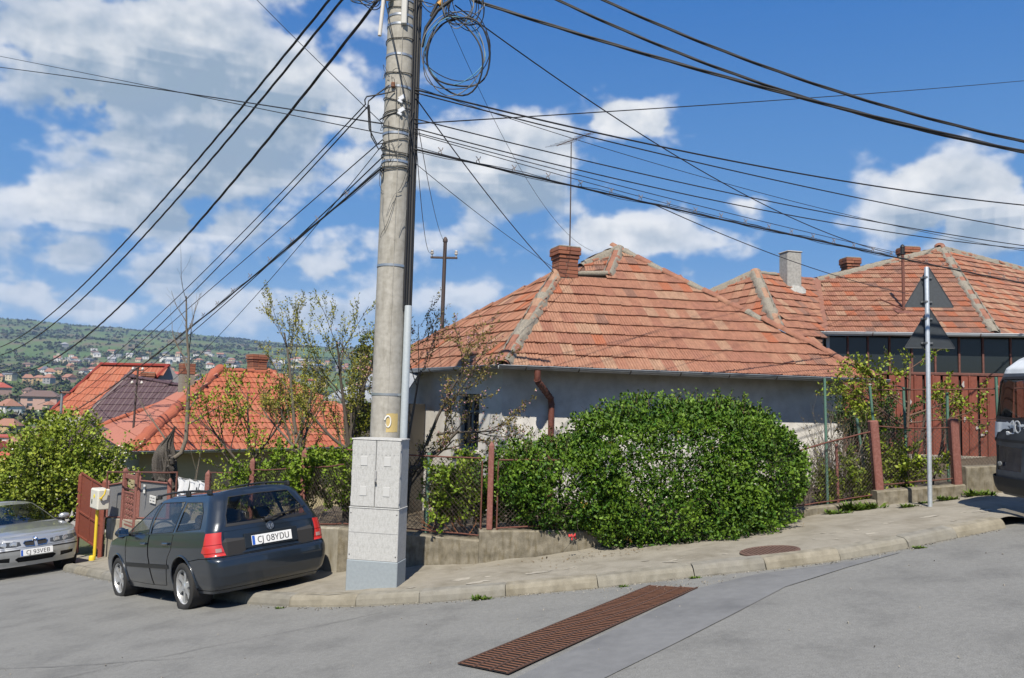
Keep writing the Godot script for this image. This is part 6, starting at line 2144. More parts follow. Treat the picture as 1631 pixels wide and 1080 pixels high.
func seat(parent: Node3D, x: float, z: float, w: float, mat: Material, hr := true, top := 1.02) -> void:
	var o := Node3D.new()
	o.name = "seat"
	parent.add_child(o, true)
	var m := MB.new()
	m.box(Transform3D(Basis(Vector3.RIGHT, -0.25), Vector3(x, 0.72, z)), Vector3(w, top - 0.45, 0.14), 0.05)
	part("backrest", m, mat, o)
	m = MB.new()
	m.box(at(Vector3(x, 0.45, z - 0.25)), Vector3(w, 0.14, 0.5), 0.05)
	part("cushion", m, mat, o)
	if hr:
		m = MB.new()
		m.box(Transform3D(Basis(Vector3.RIGHT, -0.2), Vector3(x, top + 0.10, z + 0.07)), Vector3(0.26, 0.17, 0.11), 0.05)
		part("headrest", m, mat, o)

func plate(parent: Node3D, t: Transform3D, txt: String, w: float, h: float) -> void:
	var o := Node3D.new()
	o.name = "licence_plate"
	parent.add_child(o, true)
	o.transform = t
	var m := MB.new()
	m.box(Transform3D(), Vector3(w, h, 0.008), 0.003)
	part("plate_sheet", m, plain("plate_white_paint", Color(0.66, 0.67, 0.68), 0.4), o)
	m = MB.new()
	m.box(at(Vector3(-w * 0.46, 0, 0.0045)), Vector3(w * 0.065, h * 0.92, 0.002))
	part("blue_band", m, plain("plate_blue", Color(0.02, 0.09, 0.42), 0.4), o)
	text_part(txt, h * 0.66, at(Vector3(w * 0.035, 0, 0.006)), plain("plate_ink", Color(0.012, 0.012, 0.014), 0.5), o)

func badge_vw(parent: Node3D, t: Transform3D, r: float) -> void:
	var chrome := plain("chrome", Color(0.62, 0.63, 0.64), 0.18, 1.0)
	var o := Node3D.new()
	o.name = "emblem"
	parent.add_child(o, true)
	o.transform = t
	var m := MB.new()
	m.lathe(Transform3D(Basis(Vector3.RIGHT, PI / 2), Vector3.ZERO), [Vector2(r, 0), Vector2(r, 0.006), Vector2(r * 0.95, 0.009), Vector2(r * 0.86, 0.009), Vector2(r * 0.84, 0.004), Vector2(0, 0.004)], 28)
	part("disc", m, plain("emblem_base", Color(0.22, 0.25, 0.30), 0.3, 0.6), o)
	m = MB.new()
	m.lathe(Transform3D(Basis(Vector3.RIGHT, PI / 2), Vector3.ZERO), [Vector2(r, 0.004), Vector2(r, 0.010), Vector2(r * 0.84, 0.010), Vector2(r * 0.84, 0.004)], 28)
	for l in [[-0.33, 0.78, 0.0, 0.14], [0.33, 0.78, 0.0, 0.14], [-0.76, 0.38, -0.33, -0.72], [-0.33, -0.72, 0.0, -0.04], [0.0, -0.04, 0.33, -0.72], [0.33, -0.72, 0.76, 0.38]]:
		var a := Vector3(l[0], l[1], 0) * r
		var b := Vector3(l[2], l[3], 0) * r
		var d := (b - a).normalized()
		m.box(frame((a + b) * 0.5 + Vector3(0, 0, 0.007), d, Vector3.BACK.cross(d), Vector3.BACK), Vector3(a.distance_to(b) + r * 0.1, r * 0.16, 0.006))
	part("letters", m, chrome, o)

func build_wagon() -> void:
	var car := thing("parked_wagon", "dark blue-grey estate car parked half on the pavement with a flat rear tyre", "car")
	var F := Vector3(-sin(0.758) * cos(0.141), -sin(0.141), -cos(0.758) * cos(0.141))
	var R := Vector3(cos(0.758), 0, -sin(0.758))
	var U := R.cross(F)
	var R2 := R * cos(0.059) + U * sin(0.059)
	var U2 := R2.cross(F)
	var k := 0.95
	car.transform = Transform3D(Basis(R2 * k, U2 * k, -F * k), Vector3(0, 1.65, 0) + (Vector3(-3.593, -1.115, -11.147) - Vector3(0, 1.65, 0)) * k)
	var L := {"zr": [[0.2, 0.16], [0.30, 0.06], [0.42, 0.015], [0.52, 0.0], [0.60, 0.012], [0.635, 0.05], [0.66, 0.085], [0.80, 0.105], [0.95, 0.125]], "zf": [[0.2, 4.28], [0.35, 4.38], [0.5, 4.40], [0.6, 4.37], [0.68, 4.30], [0.95, 4.10]],
		"w": [[0.2, 0.79], [0.30, 0.825], [0.45, 0.855], [0.60, 0.868], [0.78, 0.865], [0.90, 0.845], [0.95, 0.832]], "rr": 0.16, "rf": 0.30, "br": 0.06, "bf": 0.16, "tr": 0.07, "tf": 0.08, "len": 4.4, "ra": 1.0,
		"rim": [[0.0, 0.95], [3.20, 0.95], [3.42, 0.935], [3.9, 0.85], [4.2, 0.76], [4.4, 0.68]]}
	var G := {"zr": [[0.95, 0.125], [1.05, 0.16], [1.2, 0.25], [1.36, 0.36], [1.42, 0.43], [1.445, 0.50]], "zf": [[0.95, 3.42], [1.1, 3.10], [1.25, 2.76], [1.36, 2.50], [1.42, 2.32], [1.445, 2.15]],
		"w": [[0.95, 0.832], [1.0, 0.808], [1.2, 0.715], [1.36, 0.640], [1.41, 0.605], [1.435, 0.57], [1.445, 0.53]], "rr": 0.16, "rf": 0.24, "br": 0.06, "bf": 0.14, "tr": 0.07, "tf": 0.05, "len": 4.4, "ra": 1.0}
	var paint := plain("wagon_paint", Color(0.013, 0.020, 0.031), 0.32, 0.25)
	paint.clearcoat_enabled = true
	paint.clearcoat = 1.0
	paint.clearcoat_roughness = 0.06
	var dark := plain("trim_black", Color(0.014, 0.014, 0.015), 0.55)
	var inside := plain("cabin_dark", Color(0.018, 0.018, 0.02), 0.85)
	var glass := StandardMaterial3D.new()
	glass.resource_name = "tinted_glass"
	glass.transparency = BaseMaterial3D.TRANSPARENCY_ALPHA
	glass.albedo_color = Color(0.02, 0.032, 0.036, 0.36)
	glass.roughness = 0.02
	M["tinted_glass"] = glass
	# openings
	var quarter := side_poly(G, [[0.50, 1.01], [1.22, 0.985], [1.185, 1.35], [0.70, 1.335], [0.58, 1.22]])
	var rearw := side_poly(G, [[1.31, 0.98], [2.10, 0.965], [2.04, 1.372], [1.26, 1.362]])
	var frontw := side_poly(G, [[2.17, 0.962], [3.02, 0.957], [2.62, 1.24], [2.40, 1.365], [2.11, 1.376]])
	var rg := PackedVector2Array([Vector2(-0.1, 1.025), Vector2(0.93, 1.03), Vector2(0.97, 1.15), Vector2(0.93, 1.372), Vector2(-0.1, 1.385)])
	var ws := PackedVector2Array([Vector2(5.1, 0.965), Vector2(3.55, 0.97), Vector2(3.62, 1.375), Vector2(5.1, 1.385)])
	var wins := [quarter, rearw, frontw, rg, ws]
	var arch_r := arch_poly(L, 1.0, 0.315, 0.355)
	var arch_f := arch_poly(L, 3.515, 0.315, 0.350)
	# doors and seams
	var fd_l := side_poly(L, [[2.10, 0.26], [3.06, 0.28], [3.10, 0.60], [3.08, 0.95], [2.14, 0.95], [2.12, 0.6]])
	var rd_l := side_poly(L, [[1.62, 0.27], [2.08, 0.26], [2.10, 0.6], [2.12, 0.95], [1.26, 0.95], [1.30, 0.76], [1.45, 0.60]])
	var tail_l := PackedVector2Array([Vector2(-0.1, 0.655), Vector2(0.86, 0.655), Vector2(0.93, 0.75), Vector2(0.98, 0.951), Vector2(-0.1, 0.951)])
	var tail_g := PackedVector2Array([Vector2(-0.1, 0.949), Vector2(0.99, 0.949), Vector2(1.02, 1.2), Vector2(1.02, 1.41), Vector2(-0.1, 1.415)])
	var lamp := PackedVector2Array([Vector2(0.93, 0.655), Vector2(1.95, 0.665), Vector2(2.02, 0.72), Vector2(2.0, 0.80), Vector2(1.85, 0.949), Vector2(1.03, 0.949), Vector2(0.99, 0.80)])
	var clear := PackedVector2Array([Vector2(1.0, 0.70), Vector2(1.30, 0.705), Vector2(1.30, 0.755), Vector2(1.01, 0.752)])
	var bumper := PackedVector2Array([Vector2(-0.1, 0.25), Vector2(2.19, 0.24), Vector2(2.17, 0.60), Vector2(2.05, 0.642), Vector2(-0.1, 0.642)])
	var seams := []
	for p in [fd_l, rd_l]: seams.append_array(strip(p, 0.0033, true))
	seams.append_array(strip(bumper, 0.0042))
	seams.append_array(strip(tail_l, 0.004))
	var moulding := side_poly(L, [[1.42, 0.50], [3.12, 0.50], [3.12, 0.555], [1.42, 0.555]])
	var body := MB.new()
	var doors := {"fr": MB.new(), "rr": MB.new()}
	var lamps := [MB.new(), MB.new()]
	var gl := []
	for w in 8: gl.push_back(MB.new())
	var tailgate := MB.new()
	var bump := MB.new()
	var seam := MB.new()
	var mould := MB.new()
	for side in [1.0, -1.0]:
		patch(body, L, side, 0, 5, 130, 0.2, 0.95, 16, [], [arch_r, arch_f, fd_l, rd_l, tail_l, lamp, bumper] + seams)
		patch(body, G, side, 0, 5, 110, 0.95, 1.445, 12, [], wins + [tail_g])
		patch(tailgate, L, side, 0, 1.1, 16, 0.6, 0.95, 10, [tail_l], seams)
		patch(tailgate, G, side, 0, 1.1, 20, 0.95, 1.43, 14, [tail_g], [rg])
		patch(bump, L, side, 0, 2.3, 40, 0.2, 0.66, 12, [bumper], [arch_r] + seams)
		patch(seam, L, side, 0, 5, 130, 0.2, 0.95, 16, seams, [arch_r, arch_f], -0.010)
		patch(mould, L, side, 2, 3, 30, 0.45, 0.6, 3, [moulding], [], 0.007)
		patch(lamps[0 if side > 0 else 1], L, side, 0.9, 2.1, 26, 0.62, 0.95, 10, [lamp], [clear], 0.006)
		for w in 5: patch(gl[w if side > 0 or w > 2 else w + 5], G, side, 0, 5, 70, 0.95, 1.42, 8, [wins[w]], [], -0.004)
		for d in [["fr", fd_l], ["rr", rd_l]]:
			var md := MB.new()
			patch(md, L, side, 2, 3, 40, 0.2, 0.95, 16, [d[1]], [arch_r, arch_f] + seams)
			var dn := part("door", md, paint, car)
			if side < 0 or true:
				var hx := car_pt(L, car_q(L, 2.28 if d[0] == "fr" else 1.46, 0.83), 0.83)
				var hm := MB.new()
				hm.box(at(Vector3((hx.x + 0.016) * side, 0.835, hx.z)), Vector3(0.03, 0.032, 0.20), 0.01)
				part("handle", hm, paint, dn)
	top_cap(body, G, 0.0, 5.0, 1.445, 60, 0.035)
	top_cap(body, L, car_q(L, 3.2, 0.95), 5.0, 0.95, 40, 0.03)
	part("body", body, paint, car)
	var tg := part("tailgate", tailgate, paint, car)
	part("rear_bumper", bump, paint, car)
	part("panel_gap", seam, plain("gap_black", Color(0.006, 0.006, 0.007), 0.9), car)
	part("side_moulding", mould, dark, car)
	var redl := plain("lamp_red", Color(0.45, 0.018, 0.014), 0.12)
	redl.clearcoat_enabled = true
	for s in 2:
		var tl := part("tail_lamp", lamps[s], redl, car)
		var cm := MB.new()
		patch(cm, L, 1.0 if s == 0 else -1.0, 0.9, 2.1, 26, 0.62, 0.95, 10, [clear], [], 0.007)
		var dv := MB.new()
		for yy in [0.80, 0.70]: patch(dv, L, 1.0 if s == 0 else -1.0, 0.9, 2.1, 26, 0.62, 0.95, 24, Geometry2D.intersect_polygons(lamp, PackedVector2Array([Vector2(0.9, yy), Vector2(2.1, yy), Vector2(2.1, yy + 0.007), Vector2(0.9, yy + 0.007)])), [], 0.0075)
		part("lens_rib", dv, plain("lamp_red_dark", Color(0.16, 0.006, 0.006), 0.2), tl)
		part("reversing_lens", cm, plain("lens_smoke", Color(0.30, 0.20, 0.19), 0.15), tl)
	for w in 8: part("rear_window" if w == 3 else ("windscreen" if w == 4 else "side_window"), gl[w], glass, car)
	# black frames round the windows
	var fr := MB.new()
	for side in [1.0, -1.0]:
		for w in 5:
			var st: Array = strip(wins[w], 0.006 if w > 2 else 0.0042, true)
			patch(fr, G, side, 0, 5, 80, 0.95, 1.43, 10, st, [], 0.003)
	part("window_seal", fr, dark, car)
	var rb := MB.new()
	for side in [1.0, -1.0]: patch(rb, G, side, 0, 1.2, 14, 0.95, 1.45, 12, [PackedVector2Array([Vector2(-0.1, 1.0), Vector2(0.95, 1.005), Vector2(0.95, 1.04), Vector2(-0.1, 1.04)])], [], 0.004)
	part("rear_window_sill", rb, dark, tg)
	# cabin
	var floor_m := MB.new()
	floor_m.box(at(Vector3(0, 0.34, 1.0 - 2.1)), Vector3(1.35, 0.24, 3.6), 0.05)
	floor_m.box(at(Vector3(0, 0.62, 0.55)), Vector3(1.3, 0.5, 0.7), 0.05)
	floor_m.box(at(Vector3(0, 0.88, -2.20)), Vector3(1.35, 0.16, 0.45), 0.06)
	floor_m.box(at(Vector3(0, 0.6, -2.75)), Vector3(1.1, 0.4, 0.9), 0.06)
	part("cabin_floor", floor_m, inside, car)
	for s in [-1, 1]:
		for z in [0.0, -2.515]:
			var wl := MB.new()
			wl.lathe(Transform3D(Basis(Vector3(0, 1, 0), Vector3(-s, 0, 0), Vector3(0, 0, 1)), Vector3(s * 0.83, 0.33, z)), [Vector2(0.358, 0.0), Vector2(0.358, 0.26), Vector2(0.0, 0.265)], 28)
			part("wheel_well", wl, inside, car)
	seat(car, -0.36, -1.25, 0.5, inside)
	seat(car, 0.36, -1.25, 0.5, inside)
	seat(car, 0.0, -0.28, 1.25, inside, false, 0.98)
	for x in [-0.42, 0.0, 0.42]:
		var hr := MB.new()
		hr.box(at(Vector3(x, 1.09, -0.20)), Vector3(0.25, 0.15, 0.10), 0.045)
		part("headrest", hr, inside, car)
	var stw := MB.new()
	var lp := []
	for q in 25: lp.push_back(Vector3(-0.36 + cos(TAU * q / 24) * 0.185, 0.92 + sin(TAU * q / 24) * 0.165, -1.85 + sin(TAU * q / 24) * -0.08))
	stw.tube(lp, 0.014, 0.014, 6, false)
	part("steering_wheel", stw, inside, car)
	# wheels
	wheel(car, Vector3(-0.745, 0.275, 0.0), -1, 0.312, 0.20, 0.222, 6, 0.045)
	wheel(car, Vector3(0.745, 0.305, 0.0), 1, 0.312, 0.20, 0.222, 6)
	wheel(car, Vector3(-0.745, 0.305, -2.515), -1, 0.312, 0.20, 0.222, 6)
	wheel(car, Vector3(0.745, 0.305, -2.515), 1, 0.312, 0.20, 0.222, 6)
	# arch lips
	for side in [-1.0, 1.0]:
		for ar in [[1.0, 0.362], [3.515, 0.357]]:
			var lip := MB.new()
			var pts := []
			for q in 23:
				var a := lerpf(-0.12, PI + 0.12, q / 22.0)
				var h: float = 0.315 + sin(a) * ar[1]
				var s: float = ar[0] + cos(a) * ar[1]
				var g := car_pt(L, car_q(L, s, h), h)
				pts.push_back(Vector3((g.x + 0.002) * side, g.y, g.z))
			lip.tube(pts, 0.014, 0.014, 6)
			part("arch_lip", lip, paint, car)
	# mirrors, rails, aerial, wiper
	for side in [-1.0, 1.0]:
		var mm := MB.new()
		var rows := []
		for q in 9:
			var t := q / 8.0
			var row := PackedVector3Array()
			var rad := sin(PI * clampf(t * 0.86 + 0.07, 0, 1))
			for g in 13:
				var a := TAU * g / 12
				row.push_back(Vector3((0.86 + 0.18 * t) * side, 1.0 + sin(a) * 0.085 * rad, -1.93 + cos(a) * 0.065 * rad))
			rows.push_back(row)
		for q in 8:
			for g in 12:
				var f := [rows[q][g], rows[q][g + 1], rows[q + 1][g + 1], rows[q + 1][g]]
				var nn: Vector3 = (f[2] - f[0]).cross(f[3] - f[1])
				if nn.dot((f[0] + f[2]) * 0.5 - Vector3(0.95 * side, 1.0, -1.93)) < 0: f.reverse()
				mm.quad(f[0], f[1], f[2], f[3])
		var mo := part("mirror", mm, paint, car)
		mm = MB.new()
		mm.box(at(Vector3(0.84 * side, 0.965, -1.95)), Vector3(0.12, 0.05, 0.06), 0.015)
		part("stalk", mm, dark, mo)
		mm = MB.new()
		mm.box(at(Vector3(0.945 * side, 1.0, -1.868)), Vector3(0.145, 0.105, 0.006), 0.002)
		part("mirror_glass", mm, plain("mirror_silver", Color(0.55, 0.58, 0.62), 0.05, 1.0), mo)
		mm = MB.new()
		var rp := []
		for q in 17:
			var t := q / 16.0
			rp.push_back(Vector3(0.555 * side, 1.43 + 0.075 * pow(sin(PI * t), 0.35) * 0.95, 0.42 - t * 1.95))
		mm.tube(rp, 0.015, 0.015, 8)
		for z in [0.36, -0.35, -1.42]: mm.box(at(Vector3(0.555 * side, 1.46, z)), Vector3(0.035, 0.07, 0.13), 0.012)
		part("roof_rail", mm, dark, car)
	var ae := MB.new()
	ae.tube([Vector3(0, 1.46, 0.3), Vector3(0, 1.56, 0.36)], 0.02, 0.006, 6)
	part("aerial", ae, dark, car)
	var wp := MB.new()
	wp.box(at(Vector3(-0.02, 1.035, 0.885)), Vector3(0.10, 0.05, 0.06), 0.015)
	wp.tube([Vector3(0.0, 1.045, 0.90), Vector3(0.25, 1.085, 0.86), Vector3(0.52, 1.115, 0.80)], 0.010, 0.007, 6)
	wp.tube([Vector3(0.10, 1.075, 0.885), Vector3(0.58, 1.135, 0.775)], 0.006, 0.006, 5)
	part("rear_wiper", wp, dark, tg)
	# plate recess, plate, emblem
	var rc := MB.new()
	rc.box(Transform3D(Basis(Vector3.RIGHT, -0.13), Vector3(0, 0.795, 0.902)), Vector3(0.74, 0.19, 0.012), 0.005)
	part("plate_recess", rc, plain("recess_paint", Color(0.012, 0.016, 0.021), 0.35), tg)
	plate(car, Transform3D(Basis(Vector3.RIGHT, -0.13), Vector3(0, 0.79, 0.916)), "CJ 08YDU", 0.56, 0.125)
	badge_vw(car, Transform3D(Basis(Vector3.RIGHT, -0.12), Vector3(0, 0.945, 0.878)), 0.055)

func sedan(called: String, label: String, T: Transform3D, paint: Material, detailed: bool) -> void:
	var car := thing(called, label, "car")
	car.transform = T
	var L := {"zr": [[0.2, 0.15], [0.4, 0.02], [0.6, 0.0], [0.95, 0.10]], "zf": [[0.2, 4.66], [0.30, 4.72], [0.42, 4.76], [0.52, 4.775], [0.60, 4.74], [0.70, 4.66], [0.95, 4.5]],
		"w": [[0.2, 0.84], [0.35, 0.88], [0.6, 0.90], [0.8, 0.895], [0.95, 0.86]], "rr": 0.18, "rf": 0.32, "br": 0.08, "bf": 0.17, "tr": 0.08, "tf": 0.09, "len": 4.775, "ra": 1.10,
		"rim": [[0.0, 0.93], [0.6, 0.95], [3.25, 0.955], [3.5, 0.93], [4.2, 0.84], [4.55, 0.755], [4.68, 0.70], [4.78, 0.62]]}
	var G := {"zr": [[0.95, 0.85], [1.2, 1.15], [1.38, 1.50], [1.43, 1.75]], "zf": [[0.95, 3.42], [1.15, 2.98], [1.34, 2.52], [1.40, 2.28], [1.43, 2.05]], "w": [[0.95, 0.85], [1.0, 0.80], [1.2, 0.70], [1.36, 0.61], [1.41, 0.55], [1.43, 0.50]], "rr": 0.2, "rf": 0.24, "br": 0.08, "bf": 0.15, "tr": 0.03, "tf": 0.04, "len": 4.775, "ra": 1.10}
	var dark := plain("trim_black", Color(0.014, 0.014, 0.015), 0.55)
	var inside := plain("cabin_dark", Color(0.018, 0.018, 0.02), 0.85)
	var glass: Material = M["tinted_glass"]
	var fw := side_poly(G, [[2.25, 0.965], [3.05, 0.962], [2.45, 1.33], [2.2, 1.365]])
	var rw := side_poly(G, [[1.35, 0.98], [2.17, 0.965], [2.13, 1.365], [1.62, 1.345]])
	var rg := PackedVector2Array([Vector2(-0.1, 1.0), Vector2(0.95, 1.0), Vector2(0.9, 1.36), Vector2(-0.1, 1.37)])
	var ws := PackedVector2Array([Vector2(5.1, 0.975), Vector2(3.42, 0.98), Vector2(3.5, 1.36), Vector2(5.1, 1.375)])
	var wins := [fw, rw, rg, ws]
	var ar := arch_poly(L, 1.10, 0.32, 0.36)
	var af := arch_poly(L, 3.93, 0.32, 0.36)
	var hl := PackedVector2Array([Vector2(4.53, 0.595), Vector2(4.50, 0.665), Vector2(4.30, 0.675), Vector2(3.90, 0.69), Vector2(3.35, 0.70), Vector2(3.32, 0.64), Vector2(3.75, 0.59), Vector2(4.35, 0.575)])
	var kid := PackedVector2Array([Vector2(4.945, 0.565), Vector2(4.955, 0.665), Vector2(4.66, 0.668), Vector2(4.60, 0.63), Vector2(4.66, 0.572)])
	var strip_b := PackedVector2Array([Vector2(4.48, 0.50), Vector2(4.48, 0.528), Vector2(2.92, 0.528), Vector2(2.92, 0.50)])
	var intake := PackedVector2Array([Vector2(5.1, 0.275), Vector2(5.1, 0.375), Vector2(4.40, 0.378), Vector2(4.30, 0.34), Vector2(4.40, 0.282)])
	var fog := PackedVector2Array([Vector2(4.12, 0.30), Vector2(4.15, 0.385), Vector2(3.62, 0.39), Vector2(3.62, 0.33)])
	var seam_h := strip(PackedVector2Array([Vector2(5.1, 0.548), Vector2(4.5, 0.556), Vector2(3.9, 0.56), Vector2(3.1, 0.57)]), 0.003)
	var body := MB.new()
	var gl := []
	for w in 6: gl.push_back(MB.new())
	var heads := [MB.new(), MB.new()]
	var black := MB.new()
	var joint := MB.new()
	var kids := [MB.new(), MB.new()]
	var ring := MB.new()
	for side in [1.0, -1.0]:
		patch(body, L, side, 0, 5, 120, 0.2, 0.96, 18, [], [ar, af, hl, kid, strip_b, intake, fog] + seam_h)
		patch(body, G, side, 0, 5, 100, 0.95, 1.43, 10, [], wins)
		for w in 4: patch(gl[w if side > 0 or w > 1 else w + 4], G, side, 0, 5, 60, 0.95, 1.42, 8, [wins[w]], [], -0.004)
		patch(heads[0 if side > 0 else 1], L, side, 3.2, 4.7, 30, 0.5, 0.75, 8, [hl], [], -0.002)
		for w in [["bumper_strip", strip_b], ["fog_grille", fog]]:
			var bt := MB.new()
			patch(bt, L, side, 2.9, 5, 50, 0.2, 0.75, 12, [w[1]], [], -0.006 if w[0] == "bumper_strip" else -0.03)
			part(w[0], bt, dark, car)
		patch(black, L, side, 2.9, 5, 50, 0.2, 0.75, 12, [intake], [], -0.03)
		patch(joint, L, side, 2.9, 5, 50, 0.2, 0.75, 12, seam_h, [], -0.012)
		patch(kids[0 if side > 0 else 1], L, side, 4.4, 5, 12, 0.5, 0.72, 8, [kid], [], -0.015)
		patch(ring, L, side, 4.4, 5, 16, 0.5, 0.72, 10, strip(kid, 0.008, true), [], 0.006)
	top_cap(body, G, 0.0, 5.0, 1.43, 50, 0.03)
	top_cap(body, L, car_q(L, 3.2, 0.95), 5.0, 0.96, 44, 0.035)
	top_cap(body, L, 0.0, car_q(L, 1.2, 0.95), 0.96, 20, 0.02)
	part("body", body, paint, car)
	part("windscreen", gl[3], glass, car)
	part("rear_window", gl[2], glass, car)
	for w in [0, 1, 4, 5]: part("side_window", gl[w], glass, car)
	part("air_intake", black, plain("grille_black", Color(0.010, 0.010, 0.011), 0.9), car)
	part("bumper_joint", joint, dark, car)
	for s in 2:
		var hm := part("headlight", heads[s], plain("headlight_smoke", Color(0.05, 0.055, 0.06), 0.15, 0.2), car)
		var sg := 1.0 if s == 0 else -1.0
		for q in [4.30, 3.98]:
			var g := car_pt(L, q, 0.63)
			var o := MB.new()
			var nrm := Vector3(0.28 if q > 4.1 else 0.45, 0.12, -1).normalized()
			var x := nrm.cross(Vector3.UP).normalized()
			var t := frame(Vector3(g.x, 0.632, g.z) + nrm * 0.004, x, nrm, x.cross(nrm))
			o.lathe(t, [Vector2(0.064, 0.0), Vector2(0.064, 0.008), Vector2(0.052, 0.012), Vector2(0.050, 0.004), Vector2(0.0, 0.012)], 20)
			for w in o.v.size():
				o.v[w].x *= sg
				o.n[w].x *= sg
			if sg < 0:
				for w in range(0, o.i.size(), 3):
					var tmp := o.i[w + 1]
					o.i[w + 1] = o.i[w + 2]
					o.i[w + 2] = tmp
			part("lamp_ring", o, plain("lamp_glass", Color(0.42, 0.44, 0.46), 0.1, 0.5), hm)
		var km := part("grille", kids[s], plain("grille_black", Color(0.010, 0.010, 0.011), 0.9), car)
	part("grille_surround", ring, plain("chrome", Color(0.62, 0.63, 0.64), 0.18, 1.0), car)
	var fl := MB.new()
	fl.box(at(Vector3(0, 0.36, -1.1)), Vector3(1.4, 0.26, 4.0), 0.05)
	fl.box(at(Vector3(0, 0.80, -2.25)), Vector3(1.4, 0.2, 0.4), 0.06)
	fl.box(at(Vector3(0, 0.6, 0.4)), Vector3(1.3, 0.5, 1.0), 0.06)
	part("cabin_floor", fl, inside, car)
	for x in [-0.38, 0.38]: seat(car, x, -1.3, 0.5, inside)
	seat(car, 0.0, -0.30, 1.25, inside, false, 0.95)
	for s in [-1, 1]:
		for z in [0.0, -2.83]:
			var wl := MB.new()
			wl.lathe(Transform3D(Basis(Vector3(0, 1, 0), Vector3(-s, 0, 0), Vector3(0, 0, 1)), Vector3(s * 0.85, 0.32, z)), [Vector2(0.362, 0.0), Vector2(0.362, 0.26), Vector2(0.0, 0.265)], 24)
			part("wheel_well", wl, inside, car)
			wheel(car, Vector3(s * 0.77, 0.325, z), s, 0.325, 0.22, 0.225, 5)
		var mm := MB.new()
		mm.lathe(Transform3D(Basis(Vector3(0, 1, 0), Vector3(s, 0, 0), Vector3(0, 0, 1)), Vector3(s * 0.86, 1.02, -2.0)), [Vector2(0.03, 0.0), Vector2(0.075, 0.04), Vector2(0.085, 0.12), Vector2(0.06, 0.20), Vector2(0.0, 0.22)], 14, 0.85)
		var mo := part("mirror", mm, paint, car)
		mm = MB.new()
		mm.box(at(Vector3(s * 0.83, 0.975, -2.0)), Vector3(0.13, 0.05, 0.06), 0.015)
		part("stalk", mm, dark, mo)
	if detailed:
		plate(car, Transform3D(Basis(Vector3.UP, PI), Vector3(0, 0.455, -3.695)), "CJ 93VEB", 0.56, 0.12)
		var o := Node3D.new()
		o.name = "emblem"
		car.add_child(o)
		o.transform = Transform3D(Basis(Vector3.UP, PI) * Basis(Vector3.RIGHT, -0.75), Vector3(0, 0.703, -3.585))
		for k in 4:
			var m := MB.new()
			var pts := [Vector3.ZERO]
			for q in 7: pts.push_back(Vector3(cos(PI / 2 * (k + q / 6.0)), sin(PI / 2 * (k + q / 6.0)), 0) * 0.030)
			m.prism(pts.map(func(p): return p + Vector3(0, 0, 0.006)), Vector3(0, 0, -0.006))
			part("quarter", m, plain("emblem_blue", Color(0.03, 0.16, 0.50), 0.3) if k % 2 == 1 else plain("emblem_white", Color(0.7, 0.7, 0.7), 0.3), o)
		var rg2 := MB.new()
		rg2.lathe(Transform3D(Basis(Vector3.RIGHT, PI / 2), Vector3.ZERO), [Vector2(0.042, 0), Vector2(0.042, 0.007), Vector2(0.031, 0.007), Vector2(0.031, 0.0)], 24)
		part("emblem_ring", rg2, plain("emblem_ring", Color(0.08, 0.09, 0.11), 0.3, 0.4), o)

func build_cars() -> void:
	build_wagon()
	var silver := plain("silver_paint", Color(0.36, 0.375, 0.39), 0.30, 0.55)
	silver.clearcoat_enabled = true
	silver.clearcoat_roughness = 0.06
	# nose points up the side street, towards the corner
	var pos := Vector3(-9.15, 0, -15.75)     # its front plate
	var F := Vector3(0.70, 0.125, 0.70).normalized()
	var R := F.cross(Vector3.UP).normalized()
	var R2 := (R + Vector3(0, -0.055, 0)).normalized()
	var U := R2.cross(F)
	var base := pos - F * 3.68
	base.y = gp(pos.x, pos.z) + 0.02 - F.y * 3.68
	sedan("silver_sedan", "silver saloon facing uphill at the left edge, nose to the dark estate", Transform3D(Basis(R2, U, -F), base), silver, true)
	var p2 := pos - F * 6.9 + Vector3(-0.9, 0, -0.2)
	p2.y = gp(p2.x, p2.z) + 0.02
	sedan("white_sedan", "white car of which only the roof shows behind the silver saloon", Transform3D(Basis(R2, U, -F), p2 - F * 3.68), plain("white_paint", Color(0.66, 0.66, 0.66), 0.3), false)
	build_van()

